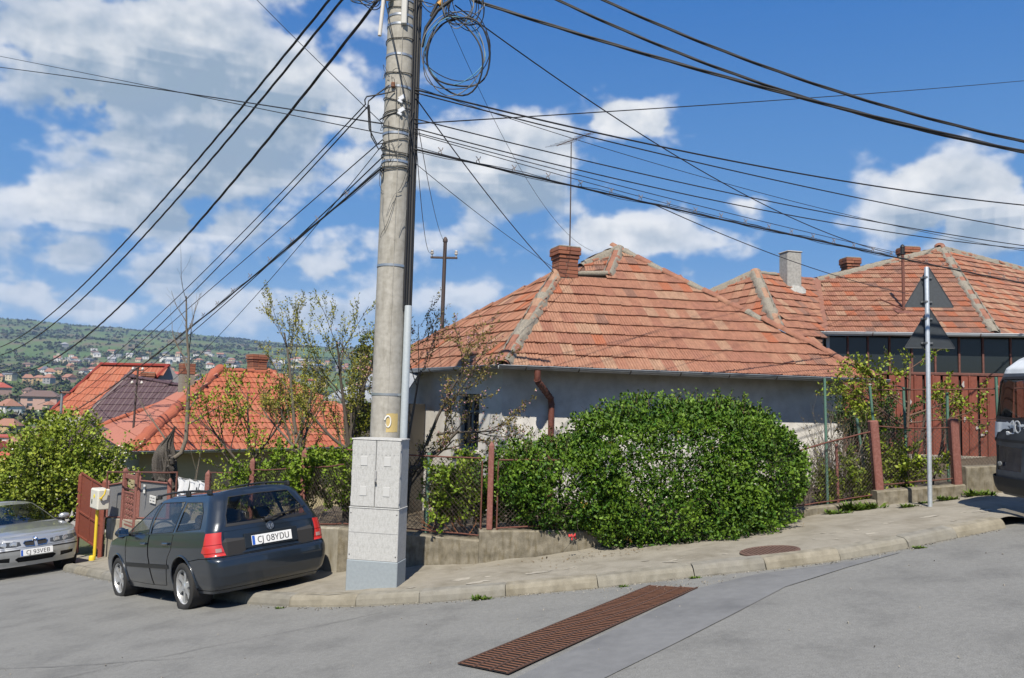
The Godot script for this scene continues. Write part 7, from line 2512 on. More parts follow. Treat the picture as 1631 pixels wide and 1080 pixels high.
func build_van() -> void:
	var van := thing("old_van", "old dark grey van with chipped white patches parked facing downhill at the right edge", "van")
	var F := Vector3(-0.975, -0.118, 0.19).normalized()
	var R := F.cross(Vector3.UP).normalized()
	var U := R.cross(F)
	# front right corner near the pavement
	var corner := Vector3(6.20, 0.36, -10.17)
	var W := 0.88
	van.transform = Transform3D(Basis(R, U, -F), corner - R * W - F * 4.55)
	var C := {"zr": [[0.3, 0.05], [0.6, 0.0], [1.9, 0.06], [2.0, 0.12]], "zf": [[0.3, 4.60], [0.42, 4.66], [0.55, 4.66], [0.75, 4.62], [1.05, 4.59], [1.18, 4.57], [1.70, 4.46], [1.86, 4.38], [1.96, 4.24]],
		"w": [[0.3, 0.86], [0.5, 0.88], [1.1, 0.88], [1.7, 0.84], [1.86, 0.80], [1.96, 0.73]], "rr": 0.12, "rf": 0.20, "br": 0.03, "bf": 0.14, "tr": 0.0, "tf": 0.02, "len": 4.66, "ra": 0.0}
	var paint := rough_mat("van_grey", Color(0.034, 0.042, 0.052), Color(0.046, 0.055, 0.068), Color(0.066, 0.076, 0.092), 0.9, 0.42)
	var white := rough_mat("van_white", Color(0.44, 0.50, 0.55), Color(0.56, 0.60, 0.63), Color(0.64, 0.67, 0.69), 0.7, 0.5)
	var dark := plain("trim_black", Color(0.014, 0.014, 0.015), 0.55)
	var ws := PackedVector2Array([Vector2(5.1, 1.24), Vector2(3.62, 1.26), Vector2(3.60, 1.36), Vector2(3.68, 1.68), Vector2(3.80, 1.74), Vector2(5.1, 1.75)])
	var sw1 := side_poly(C, [[3.25, 1.20], [4.15, 1.20], [4.08, 1.68], [3.30, 1.70]])
	var sw2 := side_poly(C, [[0.4, 1.2], [3.1, 1.2], [3.1, 1.7], [0.45, 1.7]])
	var lamp := PackedVector2Array([Vector2(4.55, 0.62), Vector2(4.58, 0.90), Vector2(3.62, 0.92), Vector2(3.45, 0.86), Vector2(3.45, 0.66), Vector2(3.60, 0.61)])
	var ar := arch_poly(C, 0.9, 0.33, 0.37)
	var af := arch_poly(C, 3.75, 0.33, 0.37)
	var body := MB.new()
	var roof := MB.new()
	var gl := MB.new()
	var gs := MB.new()
	var seal := MB.new()
	var lm := [MB.new(), MB.new()]
	var bump := MB.new()
	var spots := MB.new()
	var mid := MB.new()
	var bp := PackedVector2Array([Vector2(5.1, 0.36), Vector2(2.95, 0.36), Vector2(2.95, 0.54), Vector2(5.1, 0.54)])
	var belt := PackedVector2Array([Vector2(5.1, 0.965), Vector2(2.0, 0.965), Vector2(2.0, 1.00), Vector2(5.1, 1.00)])
	for side in [1.0, -1.0]:
		patch(body, C, side, 0, 5, 90, 0.3, 1.80, 22, [], [ws, sw1, sw2, lamp, ar, af])
		patch(roof, C, side, 0, 5, 60, 1.80, 1.96, 8, [], [])
		patch(gl, C, side, 3, 5, 30, 1.1, 1.8, 10, [ws], [], -0.006)
		patch(gs, C, side, 2, 3.2, 24, 1.1, 1.8, 10, [sw1, sw2], [], -0.006)
		patch(seal, C, side, 2, 5, 80, 1.1, 1.85, 20, strip(ws, 0.016, true) + strip(sw1, 0.008, true), [], 0.008)
		patch(lm[0 if side > 0 else 1], C, side, 3, 5, 30, 0.5, 1.0, 10, [lamp], [], -0.02)
		patch(bump, C, side, 2.9, 5, 40, 0.34, 0.56, 6, [bp], [], 0.035)
		patch(mid, C, side, 2, 5, 60, 0.95, 1.02, 3, [belt], [], 0.012)
	var vr := RandomNumberGenerator.new()
	vr.seed = 5
	for k in 26:
		var cq := vr.randf_range(3.0, 4.9)
		var ch := 1.2 - absf(vr.randfn(0.0, 0.06))
		if k < 7: cq = vr.randf_range(3.1, 3.5); ch = vr.randf_range(1.05, 1.18)
		var ring := PackedVector2Array()
		for q in 9:
			var a := TAU * q / 9
			ring.push_back(Vector2(cq + cos(a) * vr.randf_range(0.02, 0.10 if k > 6 else 0.26), ch + sin(a) * vr.randf_range(0.006, 0.020 if k > 6 else 0.07)))
		patch(spots, C, 1.0, 2.6, 5, 26, 1.0, 1.25, 6, [ring], [], 0.003 + k * 0.0002)
	for q in [[Vector2(3.45, 1.03), Vector2(3.62, 1.0), Vector2(3.78, 1.02), Vector2(3.86, 1.075), Vector2(4.02, 1.085), Vector2(4.10, 1.12), Vector2(4.28, 1.135), Vector2(4.22, 1.165), Vector2(4.40, 1.19), Vector2(4.15, 1.205), Vector2(3.80, 1.20), Vector2(3.50, 1.21)], [Vector2(4.48, 1.17), Vector2(4.60, 1.16), Vector2(4.72, 1.18), Vector2(4.62, 1.195)]]:
		patch(spots, C, 1.0, 2.6, 5, 26, 1.0, 1.25, 6, [PackedVector2Array(q)], [], 0.0085)
	top_cap(roof, C, 0.0, 5.0, 1.96, 50, 0.10)
	part("body", body, paint, van)
	part("roof", roof, white, van)
	part("windscreen", gl, M["tinted_glass"], van)
	part("side_window", gs, M["tinted_glass"], van)
	part("window_seal", seal, dark, van)
	part("bumper", bump, plain("bumper_black", Color(0.02, 0.021, 0.023), 0.6), van)
	part("belt_strip", mid, plain("bumper_black", Color(0.02, 0.021, 0.023), 0.6), van)
	part("chipped_patch", spots, white, van)
	for s in 2:
		var o := part("headlight_recess", lm[s], plain("lamp_blue_dark", Color(0.010, 0.014, 0.028), 0.15), van)
		var g := car_pt(C, 3.95, 0.68)
		var m := MB.new()
		m.lathe(Transform3D(Basis(Vector3.RIGHT, -PI / 2), Vector3(g.x * (1.0 if s == 0 else -1.0), 0.69, g.z - 0.0)), [Vector2(0.03, 0), Vector2(0.03, 0.01), Vector2(0.0, 0.014)], 12)
		part("lamp_bulb", m, plain("lamp_glass", Color(0.42, 0.44, 0.46), 0.1, 0.5), o)
	# two loose painted figures and a small white badge on the nose
	var fg := plain("flake_white", Color(0.60, 0.62, 0.64), 0.7)
	for q in [[0.42, 1.16, "1"], [0.34, 1.16, "0"]]:
		var g := car_pt(C, car_x(C, q[0], q[1], true), q[1])
		text_part(q[2], 0.16, Transform3D(Basis(Vector3.UP, PI), Vector3(g.x, q[1], g.z - 0.010)), fg, van, "painted_figure", "Droid Sans", 0.004)
	var g2 := car_pt(C, car_x(C, 0.52, 1.06, true), 1.06)
	var bm := MB.new()
	bm.box(at(Vector3(g2.x, 1.075, g2.z - 0.004)), Vector3(0.05, 0.045, 0.012), 0.008)
	bm.box(at(Vector3(g2.x - 0.09, 1.075, g2.z - 0.010)), Vector3(0.14, 0.016, 0.012), 0.004)
	part("badge", bm, fg, van)
	var fl := MB.new()
	fl.box(at(Vector3(0, 0.5, -2.2)), Vector3(1.5, 0.2, 4.0), 0.04)
	fl.box(at(Vector3(0, 1.05, -4.05)), Vector3(1.5, 0.22, 0.35), 0.05)
	part("cabin_floor", fl, plain("cabin_dark", Color(0.018, 0.018, 0.02), 0.85), van)
	for x in [-0.4, 0.4]: seat(van, x, -3.0, 0.5, plain("seat_brown", Color(0.06, 0.035, 0.028), 0.9), true, 1.45)
	for s in [-1, 1]:
		for z in [-0.9, -3.75]:
			var wl := MB.new()
			wl.lathe(Transform3D(Basis(Vector3(0, 1, 0), Vector3(-s, 0, 0), Vector3(0, 0, 1)), Vector3(s * 0.85, 0.33, z)), [Vector2(0.372, 0.0), Vector2(0.372, 0.26), Vector2(0.0, 0.265)], 24)
			part("wheel_well", wl, plain("cabin_dark", Color(0.018, 0.018, 0.02), 0.85), van)
			wheel(van, Vector3(s * 0.75, 0.325, z), s, 0.325, 0.19, 0.19, 4)

# ---------- plants
func branch(mb: MB, p: Vector3, d: Vector3, ln: float, r: float, lvl: int, S: Dictionary, tips: Array) -> void:
	var n: int = S.segs[mini(lvl, S.segs.size() - 1)]
	var pts := [p]
	var dirs := [d]
	var q := p
	var w: float = S.wander[mini(lvl, S.wander.size() - 1)]
	var up: float = S.up[mini(lvl, S.up.size() - 1)]
	for k in n:
		d = (d + rv() * w + Vector3.UP * up / n).normalized()
		q += d * ln / n
		pts.push_back(q); dirs.push_back(d)
	mb.tube(pts, r, maxf(r * S.taper, 0.0016), 7 if lvl == 0 else (5 if lvl == 1 else 3), lvl < 2)
	if lvl >= S.leaf_from:
		var step: float = S.leaf_step
		var c := int(ln / step)
		for k in c:
			var t := (k + rf(0.2, 1.0)) / c * n
			var i0 := mini(int(t), n - 1)
			tips.push_back([pts[i0].lerp(pts[i0 + 1], t - i0), dirs[i0 + 1]])
	if lvl < S.levels:
		var cnt: int = S.n[lvl]
		for k in cnt:
			var t := lerpf(S.start[mini(lvl, S.start.size() - 1)], 1.0, (k + rf(0.1, 0.9)) / cnt) * n
			var i0 := mini(int(t), n - 1)
			var b: Vector3 = pts[i0].lerp(pts[i0 + 1], t - i0)
			var ax: Vector3 = dirs[i0 + 1]
			var sd := ax.cross(rv()).normalized()
			var an := deg_to_rad(S.angle[mini(lvl, S.angle.size() - 1)] * rf(0.65, 1.3))
			var nd := (ax * cos(an) + sd * sin(an)).normalized()
			var f: float = S.ratio[mini(lvl, S.ratio.size() - 1)]
			branch(mb, b, nd, ln * f * rf(0.7, 1.2) * (1.15 - 0.4 * t / n), r * lerpf(1.0, S.taper, t / n) * S.thin, lvl + 1, S, tips)

func leaf_color(a: Color, b: Color) -> Color:
	var t := rng.randf()
	return a.lerp(b, t * t) * rf(0.8, 1.2)

func leaves(tips: Array, a: Color, b: Color, ln: float, per: int, spread: float, wide := 0.30, droop := 0.0) -> MB:
	var mb := MB.new()
	for t in tips:
		for k in per:
			mb.col = leaf_color(a, b)
			var d: Vector3 = (t[1] * 0.5 + rv() * 0.9 + Vector3(0, 0.15 - droop, 0)).normalized()
			var s := d.cross(rv()).normalized()
			var q := s.cross(d)
			if q.y < 0: q = -q
			q = (q + rv() * 0.2 + Vector3(0, 0.25, 0)).normalized()
			var l := ln * rf(0.6, 1.25)
			mb.leaf(t[0] + rv() * spread, d, s, l, l * wide, q)
	return mb

func blossoms(tips: Array, share: float, q: Color, r: float, spread: float) -> MB:
	var mb := MB.new()
	for t in tips:
		if rng.randf() > share: continue
		mb.col = q * rf(0.85, 1.1)
		var c: Vector3 = t[0] + rv() * spread
		var up := (rv() + Vector3(0, 0.4, 0.6)).normalized()
		var x := up.cross(rv()).normalized()
		var z := x.cross(up)
		for k in 5:
			var a := TAU * k / 5
			var d := (x * cos(a) + z * sin(a) + up * 0.25).normalized()
			mb.leaf(c, d, up.cross(d).normalized(), r, r * 0.42, up)
	return mb

func plant(called: String, label: String, cat: String, p: Vector3, S: Dictionary, bark: Material, stems: Array, lv: Array, group := "") -> Node3D:
	# stems: [offset, direction, length, radius]; lv: [material, colour, colour, size, per tip, spread, width]
	var o := thing(called, label, cat, p, 0.0, group)
	var tips := []
	for s in stems:
		var mb := MB.new()
		branch(mb, s[0], (s[1] as Vector3).normalized(), s[2], s[3], 0, S, tips)
		part("trunk" if s[3] > 0.03 else "stem", mb, bark, o)
	if lv.size() and tips.size(): part("crown" if cat == "tree" else "foliage", leaves(tips, lv[1], lv[2], lv[3], lv[4], lv[5], lv[6]), lv[0], o)
	if lv.size() > 7: part("blossom", blossoms(tips, lv[7], lv[8], lv[9], lv[5]), leaf_mat("petal", 0.5), o)
	return o

func blob_leaves(ells: Array, count: int, a: Color, b: Color, ln: float, lump: float, depth: float, sun_side := Vector3(-0.1, 0.5, 1.0), cut := -1e9) -> MB:
	# leaf clusters through the outer depth of a union of ellipsoids, lumpy and with gaps
	var mb := MB.new()
	var z := FastNoiseLite.new()
	z.seed = count
	z.frequency = 0.9
	z.fractal_octaves = 3
	var area := 0.0
	for e in ells: area += e[1].x * e[1].y + e[1].y * e[1].z + e[1].x * e[1].z
	var tries := 0
	while mb.v.size() < count * 4 and tries < count * 6:
		tries += 1
		var pick := rng.randf() * area
		var ei := 0
		while ei < ells.size() - 1:
			var w: float = ells[ei][1].x * ells[ei][1].y + ells[ei][1].y * ells[ei][1].z + ells[ei][1].x * ells[ei][1].z
			if pick < w: break
			pick -= w
			ei += 1
		var u := Vector3(rng.randfn(), rng.randfn(), rng.randfn()).normalized()
		if u.z < -0.45: continue
		var e: Array = ells[ei]
		var nz := z.get_noise_3dv((e[0] + u * e[1]) * 2.4)
		var rr := 1.0 + nz * lump - pow(rng.randf(), 2.2) * depth
		var p: Vector3 = e[0] + u * e[1] * rr
		if p.y < cut: continue
		var inside := false
		for k in ells.size():
			if k != ei and ((p - ells[k][0]) / (ells[k][1] * 0.60)).length_squared() < 1.0: inside = true
		if inside: continue
		if z.get_noise_3dv(p * 5.0) < -0.36: continue
		var nrm: Vector3 = (u / e[1]).normalized()
		var cl := rng.randi_range(3, 6)
		var tone := leaf_color(a, b).lerp(b * 1.1, smoothstep(0.05, 0.5, nz) * 0.6)
		for k in cl:
			var d := (nrm * 0.5 + rv() * 0.85 + Vector3(0, 0.25, 0)).normalized()
			var s := d.cross(rv()).normalized()
			var q := s.cross(d)
			if q.dot(nrm + Vector3(0, 0.4, 0)) < 0: q = -q
			mb.col = tone * rf(0.75, 1.25)
			var l := ln * rf(0.6, 1.3)
			mb.leaf(p + rv() * ln * 0.8, d, s, l, l * 0.34, (q + nrm * 0.25).normalized())
	return mb

func build_plants() -> void:
	var bark := rough_mat("bark_dark", Color(0.045, 0.035, 0.027), Color(0.085, 0.070, 0.056), Color(0.15, 0.125, 0.10), 0.25, 0.95, 0.4, 0.02, 0.2)
	var bark2 := rough_mat("bark_grey", Color(0.085, 0.072, 0.056), Color(0.14, 0.12, 0.095), Color(0.21, 0.185, 0.15), 0.25, 0.95, 0.4, 0.02, 0.2)
	var twig := rough_mat("twig_red", Color(0.09, 0.052, 0.036), Color(0.13, 0.078, 0.055), Color(0.18, 0.115, 0.085), 0.2, 0.9)
	var leaf := leaf_mat("leaf_gloss", 0.30)
	leaf.roughness = 0.55
	var soft := leaf_mat("leaf_soft", 0.5)

	# the big hedge bush spilling over the wall
	var hb := thing("hedge_bush", "huge rounded dark green hedge bush spilling over the low wall onto the pavement", "bush", Vector3(2.1, -0.2, -10.95))
	var ells := [[Vector3(-0.05, 0.98, 0.05), Vector3(1.40, 0.98, 0.85)], [Vector3(-1.25, 0.72, 0.1), Vector3(1.05, 0.66, 0.62)], [Vector3(1.00, 1.02, -0.15), Vector3(0.98, 0.86, 0.75)], [Vector3(0.15, 0.45, 0.35), Vector3(1.45, 0.58, 0.55)], [Vector3(1.62, 0.92, -0.45), Vector3(0.55, 0.52, 0.5)], [Vector3(-1.95, 0.78, 0.25), Vector3(0.45, 0.36, 0.35)], [Vector3(0.70, 1.35, -0.15), Vector3(0.95, 0.58, 0.7)], [Vector3(-0.55, 1.12, 0.0), Vector3(0.85, 0.62, 0.65)]]
	part("foliage", blob_leaves(ells, 82000, Color(0.030, 0.082, 0.008), Color(0.112, 0.188, 0.018), 0.048, 0.22, 0.50), leaf, hb)
	var S := {"segs": [5, 4, 3], "wander": [0.25, 0.35, 0.4], "up": [0.3, 0.2, 0.1], "taper": 0.4, "levels": 2, "n": [5, 4, 0], "start": [0.3, 0.3], "angle": [35, 40], "ratio": [0.6, 0.6], "thin": 0.6, "leaf_from": 2, "leaf_step": 0.06}
	var tips := []
	var wood := MB.new()
	for k in 16: branch(wood, Vector3(rf(-1.6, 1.6), 0.1, rf(-0.5, 0.1)), (Vector3(rf(-0.5, 0.5), 1, rf(-0.2, 0.6))).normalized(), rf(0.9, 1.3), 0.018, 0, S, tips)
	part("branches", wood, bark, hb)
	# young shoots standing out of the top
	tips = []
	wood = MB.new()
	S.leaf_from = 0; S.levels = 0; S.leaf_step = 0.028
	for k in 190:
		var x := rf(-1.9, 2.1)
		var e0: Array = ells[rng.randi() % ells.size()]
		var u := Vector3(rf(-0.8, 0.8), 1.0, rf(-0.4, 0.7)).normalized()
		branch(wood, e0[0] + u * e0[1] * 0.93, (u + Vector3(0, 0.8, 0) + rv() * 0.3).normalized(), rf(0.10, 0.30), 0.004, 0, S, tips)
	part("shoots", wood, twig, hb)
	part("shoot_leaves", leaves(tips, Color(0.06, 0.13, 0.012), Color(0.13, 0.18, 0.02), 0.042, 2, 0.01, 0.32), leaf, hb)
	part("yellow_leaves", blob_leaves(ells, 60, Color(0.24, 0.20, 0.03), Color(0.28, 0.14, 0.02), 0.036, 0.27, 0.03), leaf, hb)
	var rl := MB.new()
	for k in 9: rl.leaf(Vector3(-1.28, 0.20, 0.98) + rv() * 0.03, rv().normalized(), rv().normalized(), 0.05, 0.02, Vector3(0, 0.3, 1).normalized())
	part("red_flower", rl, plain("flower_red", Color(0.45, 0.01, 0.012), 0.6), hb)

	var shrubS := {"segs": [5, 4, 3], "wander": [0.22, 0.3, 0.4], "up": [0.25, 0.2, 0.15], "taper": 0.35, "levels": 2, "n": [7, 4, 0], "start": [0.15, 0.2], "angle": [38, 42], "ratio": [0.5, 0.55], "thin": 0.55, "leaf_from": 1, "leaf_step": 0.045}
	var mk := func(n, sx, sz, h, r):
		var out := []
		for k in n: out.push_back([Vector3(rf(-sx, sx), 0, rf(-sz, sz)), Vector3(rf(-0.45, 0.45), 1, rf(-0.3, 0.35)), h * rf(0.65, 1.1), r * rf(0.7, 1.2)])
		return out
	var G1 := Color(0.085, 0.150, 0.010)
	var G2 := Color(0.200, 0.255, 0.030)
	var shrubs := [
		["shrub", "leafy green shrub filling the netting right beside the cabinet's conduit", Vector3(-0.95, -0.18, -11.1), 7, 0.28, 0.15, 0.95, G1, G2, 0.055, 5],
		["shrub", "dense bright shrub in the middle of the netting left of the pink post", Vector3(-0.52, -0.16, -11.1), 8, 0.25, 0.15, 0.85, G1, G2, 0.055, 5],
		["shrub", "thin dark-stemmed shrub right of the pink post beside the big bush", Vector3(0.12, -0.10, -10.95), 8, 0.32, 0.15, 0.95, Color(0.03, 0.08, 0.01), Color(0.09, 0.155, 0.02), 0.05, 5],
		["shrub", "overgrown green shrub between the dark estate and the grey cabinet", Vector3(-2.6, -0.25, -12.0), 12, 0.55, 0.3, 1.05, G1, Color(0.17, 0.235, 0.022), 0.055, 4],
		["shrub", "tall green shrub behind the fence posts above the estate's roof", Vector3(-3.6, -0.4, -13.2), 11, 0.7, 0.3, 0.98, G1, Color(0.18, 0.245, 0.022), 0.055, 4],
		["shrub", "yellow-green shrub at the foot of the leaning red post", Vector3(5.35, 0.20, -12.25), 9, 0.32, 0.15, 0.66, Color(0.09, 0.15, 0.012), Color(0.24, 0.27, 0.03), 0.055, 5],
		["shrub", "bright lime shrub right of the leaning red post", Vector3(5.95, 0.40, -12.45), 8, 0.25, 0.15, 0.74, Color(0.11, 0.17, 0.012), Color(0.27, 0.31, 0.03), 0.058, 5],
		["shrub", "low leafy shrub at the tall green stake", Vector3(4.75, 0.12, -12.15), 7, 0.35, 0.15, 0.55, Color(0.09, 0.14, 0.015), Color(0.23, 0.26, 0.03), 0.05, 4],
		["shrub", "dark green bush at the cottage's right corner behind the leaning stake", Vector3(6.55, 0.60, -14.5), 12, 0.3, 0.3, 1.15, Color(0.025, 0.055, 0.012), Color(0.05, 0.09, 0.015), 0.045, 4],
	]
	for s in shrubs: plant(s[0], s[1], "shrub", s[2], shrubS, bark2, mk.call(s[3], s[4], s[5], s[6], 0.011), [leaf, s[7], s[8], s[9], s[10] + 1, 0.03, 0.34])
	# nearly leafless shrubs before the cottage's right wall
	var bareS := shrubS.duplicate()
	bareS.wander = [0.12, 0.18, 0.25]; bareS.angle = [18, 24]; bareS.up = [0.4, 0.3, 0.2]; bareS.leaf_step = 0.14; bareS.n = [8, 5, 0]
	plant("bare_shrub", "bare twiggy shrub with many upright stems before the white cottage wall", "shrub", Vector3(5.02, 0.15, -12.45), bareS, bark2, mk.call(10, 0.22, 0.15, 1.30, 0.012), [soft, Color(0.16, 0.10, 0.03), Color(0.22, 0.20, 0.05), 0.022, 1, 0.01, 0.4])
	plant("bare_shrub", "thin bare shrub left of the twiggy one by the big bush", "shrub", Vector3(4.35, 0.10, -12.1), bareS, bark2, mk.call(6, 0.2, 0.15, 0.95, 0.010), [soft, Color(0.12, 0.14, 0.03), Color(0.22, 0.22, 0.05), 0.03, 1, 0.01, 0.4])
	plant("bare_shrub", "dark crooked bare shrub behind the netting right of the road sign", "shrub", Vector3(6.45, 0.50, -12.5), bareS, bark, mk.call(6, 0.22, 0.15, 1.05, 0.022), [soft, Color(0.25, 0.16, 0.15), Color(0.30, 0.22, 0.2), 0.016, 1, 0.01, 0.5])

	# trees
	var treeS := {"segs": [6, 6, 5, 4], "wander": [0.10, 0.14, 0.2, 0.25], "up": [0.2, 0.45, 0.5, 0.4], "taper": 0.45, "levels": 3, "n": [6, 6, 5, 0], "start": [0.35, 0.25, 0.2], "angle": [40, 36, 34], "ratio": [0.75, 0.55, 0.5], "thin": 0.55, "leaf_from": 2, "leaf_step": 0.05}
	# almond in pink bud before the cottage's left wall
	var al := treeS.duplicate()
	al.n = [5, 6, 4, 0]; al.up = [0.1, 0.35, 0.6, 0.5]; al.leaf_step = 0.055; al.angle = [42, 40, 30]
	plant("almond_tree", "crooked almond tree with pink buds against the cottage's left wall", "tree", Vector3(-1.5, -0.2, -11.55), al, bark, [[Vector3.ZERO, Vector3(0.12, 1, 0), 0.9, 0.05], [Vector3(0.02, 0.75, 0), Vector3(0.85, 0.75, 0.1), 1.0, 0.042], [Vector3(0.45, 1.35, 0), Vector3(0.9, 0.18, 0.1), 0.95, 0.022], [Vector3(0.3, 1.2, 0), Vector3(0.28, 1, 0), 1.35, 0.026], [Vector3(0.0, 0.8, 0), Vector3(-0.03, 1, -0.1), 1.5, 0.026]], [soft, Color(0.14, 0.115, 0.028), Color(0.21, 0.18, 0.045), 0.036, 3, 0.02, 0.28, 0.40, Color(0.40, 0.22, 0.25), 0.014])
	# two willowy trees left of the pole
	var wi := treeS.duplicate()
	wi.n = [6, 6, 4, 0]; wi.up = [0.3, 0.6, 0.7, 0.5]; wi.angle = [34, 28, 26]; wi.thin = 0.46; wi.ratio = [0.62, 0.52, 0.5]; wi.leaf_step = 0.042
	plant("budding_tree", "taller budding tree with upright twigs close left of the utility pole", "tree", Vector3(-2.62, -0.3, -13.0), wi, bark, [[Vector3.ZERO, Vector3(0.02, 1, 0), 1.7, 0.06], [Vector3(0, 1.15, 0), Vector3(-0.18, 1, 0.1), 1.75, 0.035], [Vector3(0, 1.3, 0), Vector3(0.24, 1, -0.1), 1.35, 0.03], [Vector3(0, 1.1, 0), Vector3(-0.9, 0.55, 0.1), 0.95, 0.03]], [soft, Color(0.19, 0.20, 0.026), Color(0.33, 0.31, 0.055), 0.038, 2, 0.018, 0.28])
	plant("budding_tree", "smaller budding tree with yellowish twigs further left of the pole", "tree", Vector3(-3.65, -0.5, -13.6), wi, bark2, [[Vector3.ZERO, Vector3(-0.02, 1, 0), 1.9, 0.05], [Vector3(0, 1.5, 0), Vector3(-0.1, 1, 0.1), 1.75, 0.03], [Vector3(0, 1.35, 0), Vector3(0.35, 1, 0), 1.0, 0.024], [Vector3(0, 1.25, 0), Vector3(-0.7, 0.8, 0), 0.9, 0.022]], [soft, Color(0.21, 0.205, 0.028), Color(0.35, 0.32, 0.06), 0.037, 2, 0.018, 0.28])
	# ivy column
	var iv := thing("ivy_column", "narrow ivy-clad trunk of yellowish green just left of the pole", "tree", Vector3(-2.72, -0.4, -14.4))
	wood = MB.new()
	wood.tube([Vector3(0, -0.3, 0), Vector3(-0.05, 1.4, 0), Vector3(0.03, 2.4, 0), Vector3(0.1, 3.0, 0)], 0.10, 0.03, 8)
	part("trunk", wood, bark, iv)
	part("crown", blob_leaves([[Vector3(-0.02, 0.9, 0), Vector3(0.24, 0.95, 0.24)], [Vector3(0.06, 2.2, 0), Vector3(0.30, 0.85, 0.28)], [Vector3(0.10, 2.95, 0), Vector3(0.14, 0.35, 0.14)]], 4200, Color(0.05, 0.075, 0.008), Color(0.13, 0.13, 0.014), 0.05, 0.2, 0.5), leaf, iv)
	# young fruit trees before the orange roof
	var yf := treeS.duplicate()
	yf.n = [6, 5, 4, 0]; yf.leaf_step = 0.10; yf.up = [0.2, 0.4, 0.3, 0.2]; yf.angle = [44, 40, 38]
	plant("young_fruit_tree", "young fruit tree with fresh green leaves in front of the orange roof", "tree", Vector3(-5.2, -1.0, -16.0), yf, bark, [[Vector3.ZERO, Vector3(0.0, 1, 0), 1.5, 0.05], [Vector3(0, 1.05, 0), Vector3(-0.75, 0.85, 0), 1.4, 0.03], [Vector3(0, 1.2, 0), Vector3(0.45, 1, 0), 1.5, 0.03], [Vector3(0, 1.4, 0), Vector3(-0.1, 1, 0), 1.3, 0.03]], [soft, Color(0.16, 0.22, 0.016), Color(0.31, 0.34, 0.04), 0.058, 3, 0.03, 0.34])
	plant("young_fruit_tree", "thin forked tree with few leaves over the right part of the orange roof", "tree", Vector3(-3.95, -0.7, -15.4), wi, bark, [[Vector3.ZERO, Vector3(-0.1, 1, 0), 1.2, 0.045], [Vector3(-0.1, 1.1, 0), Vector3(-0.45, 1, 0), 1.3, 0.03], [Vector3(-0.1, 1.1, 0), Vector3(0.38, 1, 0), 1.1, 0.03]], [soft, Color(0.19, 0.20, 0.026), Color(0.33, 0.31, 0.055), 0.037, 2, 0.018, 0.28])
	var lowS := treeS.duplicate()
	lowS.n = [6, 6, 4, 0]; lowS.leaf_step = 0.06; lowS.up = [0.0, 0.1, 0.2, 0.1]; lowS.angle = [60, 45, 40]
	plant("green_bush", "leafy low bush under the orange roof's eave right of the stump", "bush", Vector3(-5.0, -1.1, -15.6), lowS, bark2, mk.call(5, 0.7, 0.2, 0.85, 0.03), [soft, Color(0.14, 0.21, 0.014), Color(0.28, 0.32, 0.03), 0.06, 3, 0.04, 0.34])
	# cherry in white blossom
	var chS := treeS.duplicate()
	chS.n = [9, 7, 5, 0]; chS.leaf_step = 0.075; chS.up = [0.15, 0.15, 0.15, 0.1]; chS.angle = [62, 48, 42]; chS.ratio = [0.95, 0.6, 0.52]; chS.start = [0.30, 0.2, 0.15]
	plant("cherry_tree", "broad bushy tree with scattered white blossom at the left behind the cars", "tree", Vector3(-10.95, -2.9, -19.8), chS, bark, [[Vector3.ZERO, Vector3(0.0, 1, 0), 1.7, 0.12], [Vector3(0.05, 1.2, 0), Vector3(-0.6, 0.8, 0.2), 1.4, 0.07], [Vector3(0.05, 1.4, 0), Vector3(0.45, 0.9, 0.2), 1.2, 0.07], [Vector3(0.05, 1.6, 0), Vector3(-0.1, 1, 0.1), 1.35, 0.06]], [soft, Color(0.12, 0.175, 0.018), Color(0.26, 0.30, 0.045), 0.080, 3, 0.08, 0.36, 0.16, Color(0.60, 0.60, 0.54), 0.024])
	var ch := get_node("cherry_tree")
	part("leaf_mass", blob_leaves([[Vector3(-0.1, 2.9, 0.3), Vector3(1.15, 0.95, 0.9)], [Vector3(0.60, 2.35, 0.4), Vector3(0.70, 0.70, 0.7)], [Vector3(-0.8, 2.2, 0.4), Vector3(0.85, 0.8, 0.7)], [Vector3(0.1, 3.5, 0.1), Vector3(0.7, 0.55, 0.6)]], 9500, Color(0.125, 0.185, 0.018), Color(0.27, 0.31, 0.045), 0.085, 0.30, 0.85), soft, ch)
	plant("cherry_tree", "second green tree behind the blossoming one at the left edge", "tree", Vector3(-13.6, -3.2, -20.5), chS, bark, [[Vector3.ZERO, Vector3(0.05, 1, 0), 1.9, 0.12], [Vector3(0.05, 1.2, 0), Vector3(-0.6, 0.8, 0.2), 1.5, 0.07], [Vector3(0.05, 1.4, 0), Vector3(0.55, 0.8, 0.2), 1.5, 0.07]], [soft, Color(0.095, 0.145, 0.014), Color(0.20, 0.24, 0.032), 0.085, 3, 0.07, 0.36, 0.06, Color(0.66, 0.66, 0.60), 0.035])
	# pollarded stump with whips
	var st := thing("tree_stump", "gnarled dead grey stump with a curved bare shoot beside the washing line", "tree", Vector3(-7.05, -1.2, -16.5))
	wood = MB.new()
	var rows := []
